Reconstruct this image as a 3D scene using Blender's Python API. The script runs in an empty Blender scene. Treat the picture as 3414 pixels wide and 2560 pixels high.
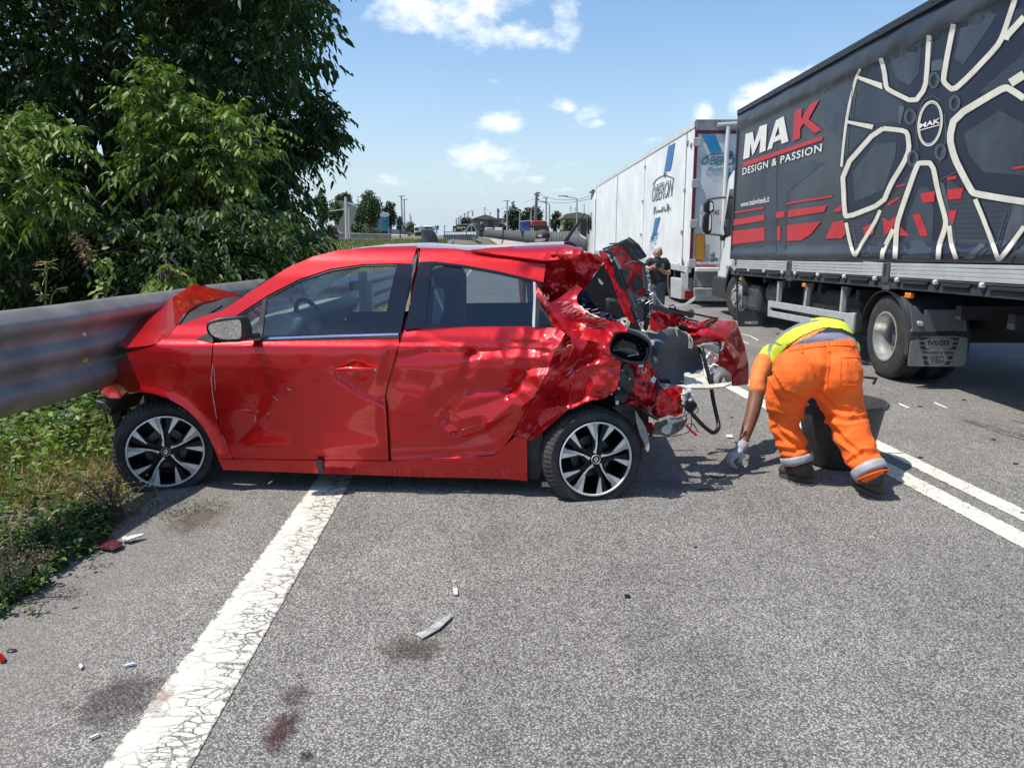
import bpy, bmesh, math, random
import numpy as np
from mathutils import Vector, Matrix, noise
from mathutils.geometry import delaunay_2d_cdt
R = math.radians
rnd = random.Random(11)
SC = bpy.context.scene
COL = SC.collection
# ------------------------------------------------------------------ camera
H = 1.6
PITCH = 0.191309
F = 2562.0                       # focal length, in pixels of the 3414 px wide photograph
cam_d = bpy.data.cameras.new('camera')
cam = bpy.data.objects.new('camera', cam_d)
COL.objects.link(cam)
cam.location = (0, 0, H)
cam.rotation_euler = (math.pi/2 - PITCH, 0, 0)
cam_d.sensor_width = 36
cam_d.lens = F/3414*36
cam_d.clip_start = 0.05
cam_d.clip_end = 6000
SC.camera = cam
# ------------------------------------------------------------------ sun and sky
SUN = Vector((-0.50, -0.13, 1.0)).normalized()
ELEV = math.asin(SUN.z)
AZ = math.atan2(SUN.x, SUN.y)
sd = bpy.data.lights.new('sun', 'SUN')
sd.energy = 4.6
sd.angle = R(0.53)
sd.color = (1.0, 0.95, 0.86)
sun = bpy.data.objects.new('sun', sd)
COL.objects.link(sun)
sun.rotation_euler = SUN.to_track_quat('Z', 'Y').to_euler()
sun.location = (-20, -5, 40)
W = bpy.data.worlds.new('World')
SC.world = W
W.use_nodes = True
VS = SC.view_settings
VS.view_transform = 'Standard'
VS.look = 'None'
VS.gamma = 1.0
VS.exposure = 0.30
VS.use_curve_mapping = False

# pixel helpers: points of the photograph as rays into the place
CR = {'A1': (300, 750, 1.7464), 'A2': (1200, 750, 1.746), 'A3': (1750, 750, 2.2125), 'A4': (2350, 1000, 2.304),
      'T1': (1950, 350, 2.0733), 'T2': (2400, 0, 1.8432), 'T3': (2380, 800, 2.1393), 'B1': (1000, 550, 2.212),
      'G1': (0, 750, 2.2122), 'G2': (0, 0, 1.6592), 'G3': (0, 1250, 1.6589), 'G4': (300, 1560, 1.58),
      'R1': (1900, 950, 3.0167), 'R2': (1650, 780, 3.0167), 'F1': (700, 820, 3.16), 'W1': (300, 1300, 4.148),
      'W2': (1780, 1330, 4.483), 'B2': (1000, 620, 4.424), 'B3': (1500, 620, 4.022), 'L1': (2800, 1400, 3.6026),
      'T4': (2380, 850, 4.254), 'T5': (2800, 900, 3.6026), 'M1': (2000, 780, 4.74), 'K1': (1000, 0, 1.4747),
      'D': (0, 0, 1/1.5434), 'S': (0, 0, 1.0)}

def q(c, s):
    x0, y0, k = CR[c]
    out = []
    for t in s.split():
        a, b = t.split(',')
        out.append((x0 + float(a)/k, y0 + float(b)/k))
    return out

def ray(p):
    a = (p[0]-1707)/F
    b = (p[1]-1280)/F
    return Vector((a, math.cos(PITCH)-b*math.sin(PITCH), -math.sin(PITCH)-b*math.cos(PITCH)))
EYE = Vector((0, 0, H))
def G(p, z=0.0):
    d = ray(p)
    return EYE + d*((z-H)/d.z)
def AY(p, y):
    d = ray(p)
    return EYE + d*(y/d.y)
def AX(p, x):
    d = ray(p)
    return EYE + d*(x/d.x)
def proj(P):
    P = Vector(P)-EYE
    f = P.y*math.cos(PITCH)-P.z*math.sin(PITCH)
    u = P.y*math.sin(PITCH)+P.z*math.cos(PITCH)
    return (1707+F*P.x/f, 1280-F*u/f)

# ------------------------------------------------------------------ materials
MATS = {}
class NT:
    def __init__(s, m):
        s.m = m
        s.t = m.node_tree
        s.b = s.t.nodes['Principled BSDF']
        s.o = s.t.nodes['Material Output']
    def n(s, typ, **kw):
        d = s.t.nodes.new(typ)
        for k, v in kw.items():
            if k.startswith('i_'):
                d.inputs[k[2:].replace('_', ' ')].default_value = v
            else:
                setattr(d, k, v)
        return d
    def l(s, a, b):
        s.t.links.new(a, b)
    def noise(s, scale, detail=4, rough=.55, vec=None, dist=0):
        d = s.n('ShaderNodeTexNoise')
        d.inputs['Scale'].default_value = scale
        d.inputs['Detail'].default_value = detail
        d.inputs['Roughness'].default_value = rough
        d.inputs['Distortion'].default_value = dist
        s.l(vec if vec is not None else s.co(), d.inputs['Vector'])
        return d.outputs['Fac']
    def co(s):
        if not hasattr(s, '_co'):
            s._co = s.n('ShaderNodeTexCoord').outputs['Object']
        return s._co
    def ramp(s, fac, stops, interp='LINEAR'):
        d = s.n('ShaderNodeValToRGB')
        e = d.color_ramp.elements
        d.color_ramp.interpolation = interp
        while len(e) < len(stops):
            e.new(0.5)
        for el, (p, c) in zip(e, stops):
            el.position = p
            el.color = (c, c, c, 1) if isinstance(c, (int, float)) else (*c, 1)
        s.l(fac, d.inputs['Fac'])
        return d.outputs['Color']
    def mix(s, fac, a, b, mode='MIX'):
        d = s.n('ShaderNodeMix', data_type='RGBA', blend_type=mode)
        for sock, v in ((d.inputs[0], fac), (d.inputs[6], a), (d.inputs[7], b)):
            if isinstance(v, (int, float)):
                sock.default_value = v
            elif isinstance(v, tuple):
                sock.default_value = (*v, 1)
            else:
                s.l(v, sock)
        return d.outputs[2]
    def math(s, op, a, b=0.0, clamp=False):
        d = s.n('ShaderNodeMath', operation=op, use_clamp=clamp)
        for sock, v in ((d.inputs[0], a), (d.inputs[1], b)):
            if isinstance(v, (int, float)):
                sock.default_value = v
            else:
                s.l(v, sock)
        return d.outputs[0]
    def bump(s, h, strength=.3, dist=.01):
        d = s.n('ShaderNodeBump')
        d.inputs['Strength'].default_value = strength
        d.inputs['Distance'].default_value = dist
        s.l(h, d.inputs['Height'])
        s.l(d.outputs[0], s.b.inputs['Normal'])

def mat(name, col=(.5, .5, .5), rough=.6, metal=0., var=.12, vscale=6., bump=0., bscale=80., coat=0., spec=.5, emit=None, trans=None):
    if name in MATS:
        return MATS[name]
    m = bpy.data.materials.new(name)
    m.use_nodes = True
    t = NT(m)
    b = t.b
    b.inputs['Base Color'].default_value = (*col, 1)
    b.inputs['Roughness'].default_value = rough
    b.inputs['Metallic'].default_value = metal
    b.inputs['Specular IOR Level'].default_value = spec
    b.inputs['Coat Weight'].default_value = coat
    b.inputs['Coat Roughness'].default_value = .03
    if var:
        f = t.noise(vscale, 5)
        c2 = tuple(x*(1-var*1.6) for x in col)
        c1 = tuple(min(1, x*(1+var)) for x in col)
        t.l(t.mix(t.ramp(f, [(.3, 0.), (.7, 1.)]), c2, c1), b.inputs['Base Color'])
        t.l(t.math('ADD', rough-.06, t.math('MULTIPLY', f, .12)), b.inputs['Roughness'])
    if bump:
        t.bump(t.noise(bscale, 3), bump, .004)
    MATS[name] = m
    return m

# ------------------------------------------------------------------ object helpers
def tag(o, label=None, cat=None, group=None, kind=None):
    if label: o['label'] = label
    if cat: o['category'] = cat
    if group: o['group'] = group
    if kind: o['kind'] = kind
    return o

def thing(name, loc, label, cat, group=None, rz=0):
    o = bpy.data.objects.new(name, None)
    COL.objects.link(o)
    o.location = loc
    o.rotation_euler.z = rz
    o.empty_display_size = .2
    tag(o, label, cat, group)
    return o

def link(name, me, parent=None, keep=True):
    o = bpy.data.objects.new(name, me)
    COL.objects.link(o)
    if parent is not None:
        o.parent = parent
        if keep:
            # vertices are given in world space
            mw = wm(parent)
            o.matrix_parent_inverse = mw.inverted()
    return o

def wm(o):
    m = Matrix.LocRotScale(o.location, o.rotation_euler, o.scale)
    if o.parent:
        m = wm(o.parent) @ o.matrix_parent_inverse @ m
    return m

def smooth_by_angle(me, ang=35):
    bm = bmesh.new()
    bm.from_mesh(me)
    a = R(ang)
    for e in bm.edges:
        if len(e.link_faces) == 2:
            e.smooth = e.calc_face_angle(0) < a
    for f in bm.faces:
        f.smooth = True
    bm.to_mesh(me)
    bm.free()

def mesh(name, vs, fs, m, parent=None, smooth=None, thick=0, keep=True, bev=0):
    me = bpy.data.meshes.new(name)
    me.from_pydata([tuple(v) for v in vs], [], fs)
    me.update()
    ms = m if isinstance(m, (list, tuple)) else [m]
    for x in ms:
        me.materials.append(x)
    if smooth == 'all':
        me.shade_smooth()
    elif smooth:
        smooth_by_angle(me, smooth)
    o = link(name, me, parent, keep)
    if thick:
        md = o.modifiers.new('thickness', 'SOLIDIFY')
        md.thickness = abs(thick)
        md.offset = -1 if thick > 0 else 1
    if bev:
        md = o.modifiers.new('edge', 'BEVEL')
        md.width = bev
        md.segments = 2
        md.limit_method = 'ANGLE'
    return o

class MB:
    """collects shapes into one mesh"""
    def __init__(s):
        s.v = []
        s.f = []
    def add(s, vs, fs):
        n = len(s.v)
        s.v += [Vector(v) for v in vs]
        s.f += [tuple(i+n for i in f) for f in fs]
        return s
    def box(s, lo, hi, M=None):
        x0, y0, z0 = lo
        x1, y1, z1 = hi
        vs = [Vector(p) for p in ((x0, y0, z0), (x1, y0, z0), (x1, y1, z0), (x0, y1, z0), (x0, y0, z1), (x1, y0, z1), (x1, y1, z1), (x0, y1, z1))]
        if M is not None:
            vs = [M @ v for v in vs]
        return s.add(vs, [(0, 3, 2, 1), (4, 5, 6, 7), (0, 1, 5, 4), (1, 2, 6, 5), (2, 3, 7, 6), (3, 0, 4, 7)])
    def tube(s, pts, r, n=8, cap=True, flat=1.0, up=None):
        pts = [Vector(p) for p in pts]
        rs = r if isinstance(r, (list, tuple)) else [r]*len(pts)
        rings = []
        prev = None
        for i, p in enumerate(pts):
            d = (pts[min(i+1, len(pts)-1)]-pts[max(i-1, 0)]).normalized()
            if prev is None:
                a = Vector(up) if up else (Vector((0, 0, 1)) if abs(d.z) < .9 else Vector((1, 0, 0)))
                x = d.cross(a).normalized()
            else:
                x = (prev - d*prev.dot(d)).normalized()
            prev = x
            y = d.cross(x)
            rings.append([p + x*math.cos(2*math.pi*k/n)*rs[i] + y*math.sin(2*math.pi*k/n)*rs[i]*flat for k in range(n)])
        vs = [v for rg in rings for v in rg]
        fs = []
        for i in range(len(pts)-1):
            for k in range(n):
                a = i*n+k
                b = i*n+(k+1) % n
                fs.append((a, b, b+n, a+n))
        if cap:
            fs.append(tuple(range(n-1, -1, -1)))
            fs.append(tuple((len(pts)-1)*n+k for k in range(n)))
        return s.add(vs, fs)
    def prism(s, poly, dvec):
        """closed polygon of 3D points extruded by dvec"""
        n = len(poly)
        P = [Vector(p) for p in poly]
        vs = P + [p+Vector(dvec) for p in P]
        fs = [tuple(range(n)), tuple(range(2*n-1, n-1, -1))]
        fs += [(i, i+n, (i+1) % n+n, (i+1) % n) for i in range(n)]
        return s.add(vs, fs)
    def grid(s, rows):
        n = len(rows[0])
        vs = [p for r_ in rows for p in r_]
        fs = [(i*n+j, i*n+j+1, (i+1)*n+j+1, (i+1)*n+j) for i in range(len(rows)-1) for j in range(n-1)]
        return s.add(vs, fs)
    def lathe(s, prof, C, ax, n=32, x0=None, a0=0, a1=2*math.pi):
        """prof: list of (radius, along axis)"""
        ax = Vector(ax).normalized()
        x = Vector(x0) if x0 else (ax.orthogonal())
        x = (x-ax*x.dot(ax)).normalized()
        y = ax.cross(x)
        full = abs(a1-a0-2*math.pi) < 1e-6
        m = n if full else n+1
        rows = []
        for k in range(m):
            a = a0+(a1-a0)*k/n
            d = x*math.cos(a)+y*math.sin(a)
            rows.append([Vector(C)+d*r_+ax*h for r_, h in prof])
        if full:
            k = len(prof)
            vs = [p for r_ in rows for p in r_]
            fs = [(i*k+j, i*k+j+1, ((i+1) % m)*k+j+1, ((i+1) % m)*k+j) for i in range(m) for j in range(k-1)]
            return s.add(vs, fs)
        return s.grid(rows)
    def build(s, name, m, parent=None, smooth=30, bev=0, **kw):
        return mesh(name, s.v, s.f, m, parent, smooth=smooth, bev=bev, **kw)

def inpoly(x, y, P):
    c = False
    j = len(P)-1
    for i in range(len(P)):
        xi, yi = P[i]
        xj, yj = P[j]
        if (yi > y) != (yj > y) and x < (xj-xi)*(y-yi)/(yj-yi)+xi:
            c = not c
        j = i
    return c

def densify(P, step, closed=True):
    out = []
    n = len(P)
    for i in range(n if closed else n-1):
        a = P[i]
        b = P[(i+1) % n]
        L = math.hypot(b[0]-a[0], b[1]-a[1])
        k = max(1, int(round(L/step)))
        for j in range(k):
            t = j/k
            out.append((a[0]+(b[0]-a[0])*t, a[1]+(b[1]-a[1])*t))
    if not closed:
        out.append(P[-1])
    return out

def rounded(P, it=2, closed=True):
    """Chaikin corner cutting"""
    for _ in range(it):
        o = []
        n = len(P)
        for i in range(n if closed else n-1):
            a = P[i]
            b = P[(i+1) % n]
            o.append((a[0]*.8+b[0]*.2, a[1]*.8+b[1]*.2))
            o.append((a[0]*.2+b[0]*.8, a[1]*.2+b[1]*.8))
        if not closed:
            o = [P[0]]+o+[P[-1]]
        P = o
    return P

def tri2d(P, step, holes=(), seed=1, extra=()):
    """triangulated interior of a 2D polygon with a jittered hexagonal fill -> (points, triangles)"""
    rr = random.Random(seed)
    B = densify(P, step)
    vs = [Vector(p) for p in B]
    es = [(i, (i+1) % len(B)) for i in range(len(B))]
    for hl in holes:
        hb = densify(hl, step)
        k = len(vs)
        vs += [Vector(p) for p in hb]
        es += [(k+i, k+(i+1) % len(hb)) for i in range(len(hb))]
    for ln in extra:
        lb = densify(ln, step, False)
        k = len(vs)
        vs += [Vector(p) for p in lb]
        es += [(k+i, k+i+1) for i in range(len(lb)-1)]
    bd = np.array([[v.x, v.y] for v in vs])
    x0, y0 = bd.min(0)
    x1, y1 = bd.max(0)
    row = 0
    y = y0+step*.5
    while y < y1:
        x = x0+(step*.5 if row % 2 else 0)
        while x < x1:
            px = x+rr.uniform(-.12, .12)*step
            py = y+rr.uniform(-.12, .12)*step
            if inpoly(px, py, P) and not any(inpoly(px, py, h_) for h_ in holes):
                if ((bd[:, 0]-px)**2+(bd[:, 1]-py)**2).min() > (step*.5)**2:
                    vs.append(Vector((px, py)))
            x += step
        y += step*.87
        row += 1
    r_ = delaunay_2d_cdt(vs, es, [], 0, 1e-5)
    pts = [(v.x, v.y) for v in r_[0]]
    tr = []
    for f in r_[2]:
        cx = sum(pts[i][0] for i in f)/len(f)
        cy = sum(pts[i][1] for i in f)/len(f)
        if inpoly(cx, cy, P) and not any(inpoly(cx, cy, h_) for h_ in holes):
            a, b, c = [pts[i] for i in f[:3]]
            if abs((b[0]-a[0])*(c[1]-a[1])-(b[1]-a[1])*(c[0]-a[0])) < .03*step*step:
                continue      # sliver along the border
            if (b[0]-a[0])*(c[1]-a[1])-(b[1]-a[1])*(c[0]-a[0]) < 0:
                f = f[::-1]
            tr.append(tuple(f))
    used = sorted({i for f in tr for i in f})
    mp = {k: i for i, k in enumerate(used)}
    return [pts[i] for i in used], [tuple(mp[i] for i in f) for f in tr]

def seg_dist(px, py, L):
    """distance to a polyline and side (sign)"""
    best = 1e9
    sg = 1
    for i in range(len(L)-1):
        ax_, ay = L[i]
        bx, by = L[i+1]
        dx, dy = bx-ax_, by-ay
        l2 = dx*dx+dy*dy or 1e-9
        t = max(0., min(1., ((px-ax_)*dx+(py-ay)*dy)/l2))
        qx, qy = ax_+dx*t-px, ay+dy*t-py
        d = qx*qx+qy*qy
        if d < best:
            best = d
            sg = 1 if dx*(py-ay)-dy*(px-ax_) > 0 else -1
    return math.sqrt(best), sg

def fold(L, wl, wr, amp, p=1.0):
    """tent-shaped crease along a pixel polyline; + pushes in, - stands out"""
    def f(x, y):
        d, s_ = seg_dist(x, y, L)
        w = wl if s_ > 0 else wr
        if d >= w:
            return 0.
        return amp*(1-d/w)**p
    f.L = L
    return f
def soft(L, w, amp):
    def f(x, y):
        d, s_ = seg_dist(x, y, L)
        return amp*math.exp(-(d/w)**2)
    return f

def text_mesh(body, size, bold=0., shear=0., sp=1.0):
    cu = bpy.data.curves.new('lettering', 'FONT')
    cu.body = body
    cu.size = size
    cu.offset = bold
    cu.shear = shear
    cu.space_character = sp
    cu.align_x = 'LEFT'
    cu.resolution_u = 3
    o = bpy.data.objects.new('lettering_tmp', cu)
    COL.objects.link(o)
    dg = bpy.context.evaluated_depsgraph_get()
    dg.update()
    me = bpy.data.meshes.new_from_object(o.evaluated_get(dg))
    vs = [v.co.copy() for v in me.vertices]
    fs = [tuple(p.vertices) for p in me.polygons]
    bpy.data.objects.remove(o)
    bpy.data.curves.remove(cu)
    bpy.data.meshes.remove(me)
    return vs, fs

def text_quad(body, corners, bold=0., shear=0., sp=1.0, sub=0):
    """lettering stretched into a 3D quad (bottom left, bottom right, top right, top left)"""
    vs, fs = text_mesh(body, 1., bold, shear, sp)
    x0 = min(v.x for v in vs); x1 = max(v.x for v in vs)
    y0 = min(v.y for v in vs); y1 = max(v.y for v in vs)
    bl, br, tr, tl = [Vector(c) for c in corners]
    out = []
    for v in vs:
        s_ = (v.x-x0)/(x1-x0)
        t_ = (v.y-y0)/(y1-y0)
        out.append(bl*(1-s_)*(1-t_)+br*s_*(1-t_)+tr*s_*t_+tl*(1-s_)*t_)
    return out, fs

def copy_tree(o, parent=None, **kw):
    c = o.copy()
    COL.objects.link(c)
    if parent is not None:
        c.parent = parent
    for ch in [x for x in bpy.data.objects if x.parent == o]:
        copy_tree(ch, c)
    return c
# ------------------------------------------------------------------ world: Nishita sky with a few fair-weather clouds
def build_world():
    t = W.node_tree
    for n_ in list(t.nodes):
        t.nodes.remove(n_)
    out = t.nodes.new('ShaderNodeOutputWorld')
    bg = t.nodes.new('ShaderNodeBackground')
    bg.inputs['Strength'].default_value = 0.148
    t.links.new(bg.outputs[0], out.inputs[0])
    sky = t.nodes.new('ShaderNodeTexSky')
    sky.sky_type = 'NISHITA'
    sky.sun_disc = False
    sky.sun_elevation = ELEV
    sky.sun_rotation = AZ
    sky.air_density = 1.0
    sky.dust_density = 0.8
    sky.ozone_density = 1.6
    tc = t.nodes.new('ShaderNodeTexCoord')
    V = tc.outputs['Generated']
    def mth(op, a, b=0., c=None, clamp=False):
        d = t.nodes.new('ShaderNodeMath')
        d.operation = op
        d.use_clamp = clamp
        for i, v in enumerate((a, b) if c is None else (a, b, c)):
            if isinstance(v, (int, float)):
                d.inputs[i].default_value = v
            else:
                t.links.new(v, d.inputs[i])
        return d.outputs[0]
    sep = t.nodes.new('ShaderNodeSeparateXYZ')
    t.links.new(V, sep.inputs[0])
    # azimuth / elevation coordinates (radians)
    az = mth('ARCTAN2', sep.outputs['X'], sep.outputs['Y'])
    el = mth('ARCSINE', sep.outputs['Z'])
    cx = t.nodes.new('ShaderNodeCombineXYZ')
    t.links.new(az, cx.inputs[0])
    t.links.new(el, cx.inputs[1])
    def noi(scale, detail, rough, dist=0., sy=1.6):
        mp = t.nodes.new('ShaderNodeMapping')
        mp.inputs['Scale'].default_value = (1, sy, 1)
        t.links.new(cx.outputs[0], mp.inputs[0])
        d = t.nodes.new('ShaderNodeTexNoise')
        d.inputs['Scale'].default_value = scale
        d.inputs['Detail'].default_value = detail
        d.inputs['Roughness'].default_value = rough
        d.inputs['Distortion'].default_value = dist
        t.links.new(mp.outputs[0], d.inputs['Vector'])
        return d.outputs['Fac']
    n1 = noi(16, 8, .62, .3)
    n2 = noi(45, 6, .6)
    # clouds: (crop point, half width, half height in photo px, density)
    cl = [(q('K1', '600,40')[0], 150, 62, 1.15), (q('K1', '760,60')[0], 150, 60, 1.1), (q('K1', '860,0')[0], 160, 42, 1.0), (q('K1', '1010,185')[0], 150, 40, 1.15),
          (q('K1', '690,130')[0], 90, 40, .9), (q('K1', '940,100')[0], 50, 40, .7),
          (q('K1', '1325,110')[0], 58, 80, .85), (q('K1', '1290,60')[0], 40, 30, .8), (q('K1', '985,605')[0], 85, 30, 1.2), (q('K1', '1300,530')[0], 55, 25, 1.0),
          (q('K1', '1420,560')[0], 75, 36, .55), (q('K1', '1460,605')[0], 30, 16, .8), (q('K1', '1065,490')[0], 36, 20, .55), (q('K1', '940,405')[0], 30, 14, .4),
          (q('K1', '900,765')[0], 100, 45, 1.05), (q('K1', '960,815')[0], 200, 30, .75), (q('K1', '1165,880')[0], 45, 18, .9),
          (q('K1', '1290,935')[0], 60, 14, .9), (q('K1', '850,920')[0], 120, 30, .5), (q('K1', '400,880')[0], 60, 30, .4), (q('K1', '60,545')[0], 40, 30, .6),
          (q('K1', '1990,565')[0], 32, 30, 1.3), (q('T2', '250,570')[0], 70, 42, 1.3), (q('T2', '420,500')[0], 110, 32, 1.2), (q('T2', '160,660')[0], 60, 50, 1.1), (q('K1', '350,60')[0], 22, 20, .4),
          (q('K1', '1750,690')[0], 110, 18, .5), (q('K1', '950,850')[0], 320, 60, .45)]
    tot = None
    for p, w_, h_, dn in cl:
        d = ray(p).normalized()
        a0 = math.atan2(d.x, d.y)
        e0 = math.asin(d.z)
        dx = mth('DIVIDE', mth('SUBTRACT', az, a0), w_/F*1.02)
        dy = mth('DIVIDE', mth('SUBTRACT', el, e0), h_/F*1.05)
        r2 = mth('ADD', mth('MULTIPLY', dx, dx), mth('MULTIPLY', dy, dy))
        g = mth('MULTIPLY', mth('POWER', 2.718, mth('MULTIPLY', r2, -1.0)), dn)
        tot = g if tot is None else mth('MAXIMUM', tot, g)
    # clouds elsewhere in the sky, as the ones in view imply
    far = mth('MULTIPLY', mth('SUBTRACT', noi(4.2, 3, .5), .52, clamp=True), 3.2)
    side = mth('GREATER_THAN', mth('ABSOLUTE', az), .68)
    up = mth('GREATER_THAN', el, .06)
    tot = mth('MAXIMUM', tot, mth('MULTIPLY', mth('MULTIPLY', far, side), up))
    dens = mth('SUBTRACT', mth('ADD', tot, mth('MULTIPLY', mth('SUBTRACT', n1, .5), 2.3)), mth('MULTIPLY', mth('SUBTRACT', .72, n2), 1.0))
    msk = mth('MULTIPLY', mth('SUBTRACT', dens, .12), 1.15, clamp=True)
    msk = mth('MULTIPLY', msk, mth('MULTIPLY', tot, 3., clamp=True))
    msk = mth('MULTIPLY', msk, .74)
    lay = t.nodes.new('ShaderNodeMix')
    lay.data_type = 'RGBA'
    t.links.new(msk, lay.inputs[0])
    hs = t.nodes.new('ShaderNodeHueSaturation')
    hs.inputs['Saturation'].default_value = 1.22
    hs.inputs['Value'].default_value = 1.0
    t.links.new(sky.outputs[0], hs.inputs['Color'])
    hz = t.nodes.new('ShaderNodeMix')
    hz.data_type = 'RGBA'
    t.links.new(mth('POWER', 2.718, mth('MULTIPLY', mth('MAXIMUM', el, 0.), -7.0)), hz.inputs[0])
    t.links.new(hs.outputs[0], hz.inputs[6])
    hz.inputs[7].default_value = (3.25, 4.0, 4.75, 1)
    t.links.new(hz.outputs[2], lay.inputs[6])
    cr = t.nodes.new('ShaderNodeMix')
    cr.data_type = 'RGBA'
    t.links.new(mth('MULTIPLY', dens, .8, clamp=True), cr.inputs[0])
    cr.inputs[6].default_value = (6.0, 6.3, 6.9, 1)
    cr.inputs[7].default_value = (8.6, 8.5, 8.3, 1)
    t.links.new(cr.outputs[2], lay.inputs[7])
    t.links.new(lay.outputs[2], bg.inputs['Color'])
build_world()
# ------------------------------------------------------------------ ground
def asphalt_mat(name='asphalt'):
    m = bpy.data.materials.new(name)
    m.use_nodes = True
    t = NT(m)
    co = t.co()
    def vor(scale, feat='F1'):
        d = t.n('ShaderNodeTexVoronoi', feature=feat)
        d.inputs['Scale'].default_value = scale
        t.l(co, d.inputs['Vector'])
        return d
    v1 = vor(135)
    v2 = vor(280)
    st = t.ramp(v1.outputs['Color'], [(0, .08), (.35, .20), (.60, .34), (.82, .46), (1, .66)])
    st2 = t.ramp(v2.outputs['Color'], [(0, .14), (.5, .32), (1, .52)])
    gap = t.ramp(v1.outputs['Distance'], [(.30, 1.), (.64, .34)])
    c = t.mix(.32, st, st2)
    c = t.mix(1., c, gap, 'MULTIPLY')
    tint = t.mix(t.ramp(t.noise(35, 2), [(.4, 0.), (.6, 1.)]), (1.05, .985, .88), (1.0, .96, .90))
    c = t.mix(1., c, tint, 'MULTIPLY')
    big = t.ramp(t.noise(1.1, 6, .6), [(.3, .86), (.7, 1.12)])
    c = t.mix(1., c, big, 'MULTIPLY')
    mid = t.ramp(t.noise(9, 5, .6), [(.35, .9), (.65, 1.08)])
    c = t.mix(1., c, mid, 'MULTIPLY')
    # wheel tracks: long faint bands along the lane
    mpt = t.n('ShaderNodeMapping')
    mpt.inputs['Scale'].default_value = (1.1, .10, 1)
    t.l(co, mpt.inputs[0])
    c = t.mix(1., c, t.ramp(t.noise(1.3, 4, .6, vec=mpt.outputs[0]), [(.32, .86), (.5, 1.0), (.68, 1.10)]), 'MULTIPLY')
    # dusty grey-brown shoulder near the verge
    sep = t.n('ShaderNodeSeparateXYZ')
    t.l(co, sep.inputs[0])
    sh = t.math('MULTIPLY', t.math('SUBTRACT', -1.05, t.math('ADD', sep.outputs['X'], t.math('MULTIPLY', t.noise(2.2, 5), .5))), 1.6, clamp=True)
    c = t.mix(t.math('MULTIPLY', sh, .5), c, t.mix(t.noise(60, 4), (.10, .09, .08), (.30, .27, .24)))
    t.l(c, t.b.inputs['Base Color'])
    t.b.inputs['Roughness'].default_value = .82
    t.b.inputs['Specular IOR Level'].default_value = .35
    hh = t.math('SUBTRACT', t.math('MULTIPLY', t.math('SUBTRACT', 1., v1.outputs['Distance']), .7), t.math('MULTIPLY', v2.outputs['Distance'], .3))
    t.bump(hh, .6, .005)
    return m, t, c

M_ASPH, _t, _c = asphalt_mat()
def paint_mat():
    m, t, asp = asphalt_mat('worn_road_paint')
    co = t.co()
    # cracks run mostly across the line
    mp = t.n('ShaderNodeMapping')
    mp.inputs['Scale'].default_value = (1.0, 1.9, 1)
    dz = t.n('ShaderNodeTexNoise')
    dz.inputs['Scale'].default_value = 14
    dz.inputs['Detail'].default_value = 4
    t.l(co, dz.inputs['Vector'])
    ad = t.n('ShaderNodeVectorMath', operation='MULTIPLY_ADD')
    t.l(dz.outputs['Color'], ad.inputs[0])
    ad.inputs[1].default_value = (.07, .05, 0)
    t.l(co, ad.inputs[2])
    t.l(ad.outputs[0], mp.inputs[0])
    def crack(scale, w0, w1):
        v = t.n('ShaderNodeTexVoronoi', feature='DISTANCE_TO_EDGE')
        v.inputs['Scale'].default_value = scale
        t.l(mp.outputs[0], v.inputs['Vector'])
        return t.ramp(v.outputs['Distance'], [(w0, 1.), (w1, 0.)])
    msk = t.ramp(t.noise(2.6, 3), [(.42, .0), (.58, 1.)])
    dmg = t.attr = t.n('ShaderNodeAttribute', attribute_name='wear').outputs['Fac']
    a = t.math('MULTIPLY', crack(9.5, .012, .062), t.math('MULTIPLY', t.math('ADD', dmg, t.math('MULTIPLY', msk, .25), clamp=True), t.ramp(t.noise(6, 4, .6), [(.32, .15), (.5, 1.)])))
    b = t.math('MULTIPLY', crack(19, .02, .07), t.math('MULTIPLY', t.math('POWER', dmg, 2.), t.ramp(t.noise(4, 2), [(.36, 0.), (.52, 1.)])))
    n_ = t.ramp(t.noise(70, 4, .7), [(.3, 1.), (.42, 0.)])
    ed = t.n('ShaderNodeAttribute', attribute_name='edge').outputs['Fac']
    rag = t.math('MULTIPLY', t.math('SUBTRACT', t.math('MULTIPLY', t.math('SUBTRACT', t.noise(22, 5, .7), .42), .42), ed), 30., clamp=True)
    fac = t.math('ADD', a, t.math('MAXIMUM', b, t.math('MAXIMUM', rag, t.math('MULTIPLY', n_, .35))), clamp=True)
    pc = t.mix(t.noise(5, 5), (.56, .54, .46), (.72, .70, .61))
    pc = t.mix(t.ramp(t.noise(120, 3), [(.35, .25), (.55, 0.)]), pc, (.38, .37, .34))
    c = t.mix(fac, pc, asp)
    t.l(c, t.b.inputs['Base Color'])
    t.bump(t.math('SUBTRACT', t.noise(150, 3), t.math('MULTIPLY', fac, 1.2)), .5, .004)
    return m
M_PAINT = paint_mat()

def sheet(name, poly, z, m, kind='structure', parent=None):
    vs = [(p[0], p[1], z) for p in poly]
    o = mesh(name, vs, [tuple(range(len(vs)))], m, parent)
    if kind: o['kind'] = kind
    return o

def soil_mat():
    m = bpy.data.materials.new('dry_soil')
    m.use_nodes = True
    t = NT(m)
    c = t.mix(t.ramp(t.noise(3, 6), [(.35, 0.), (.65, 1.)]), (.10, .085, .055), (.13, .12, .045))
    c = t.mix(t.ramp(t.noise(40, 5), [(.3, 0.), (.7, 1.)]), c, (.19, .16, .11))
    t.l(c, t.b.inputs['Base Color'])
    t.b.inputs['Roughness'].default_value = .95
    t.bump(t.noise(60, 5), .8, .02)
    return m
M_SOIL = soil_mat()

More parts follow.
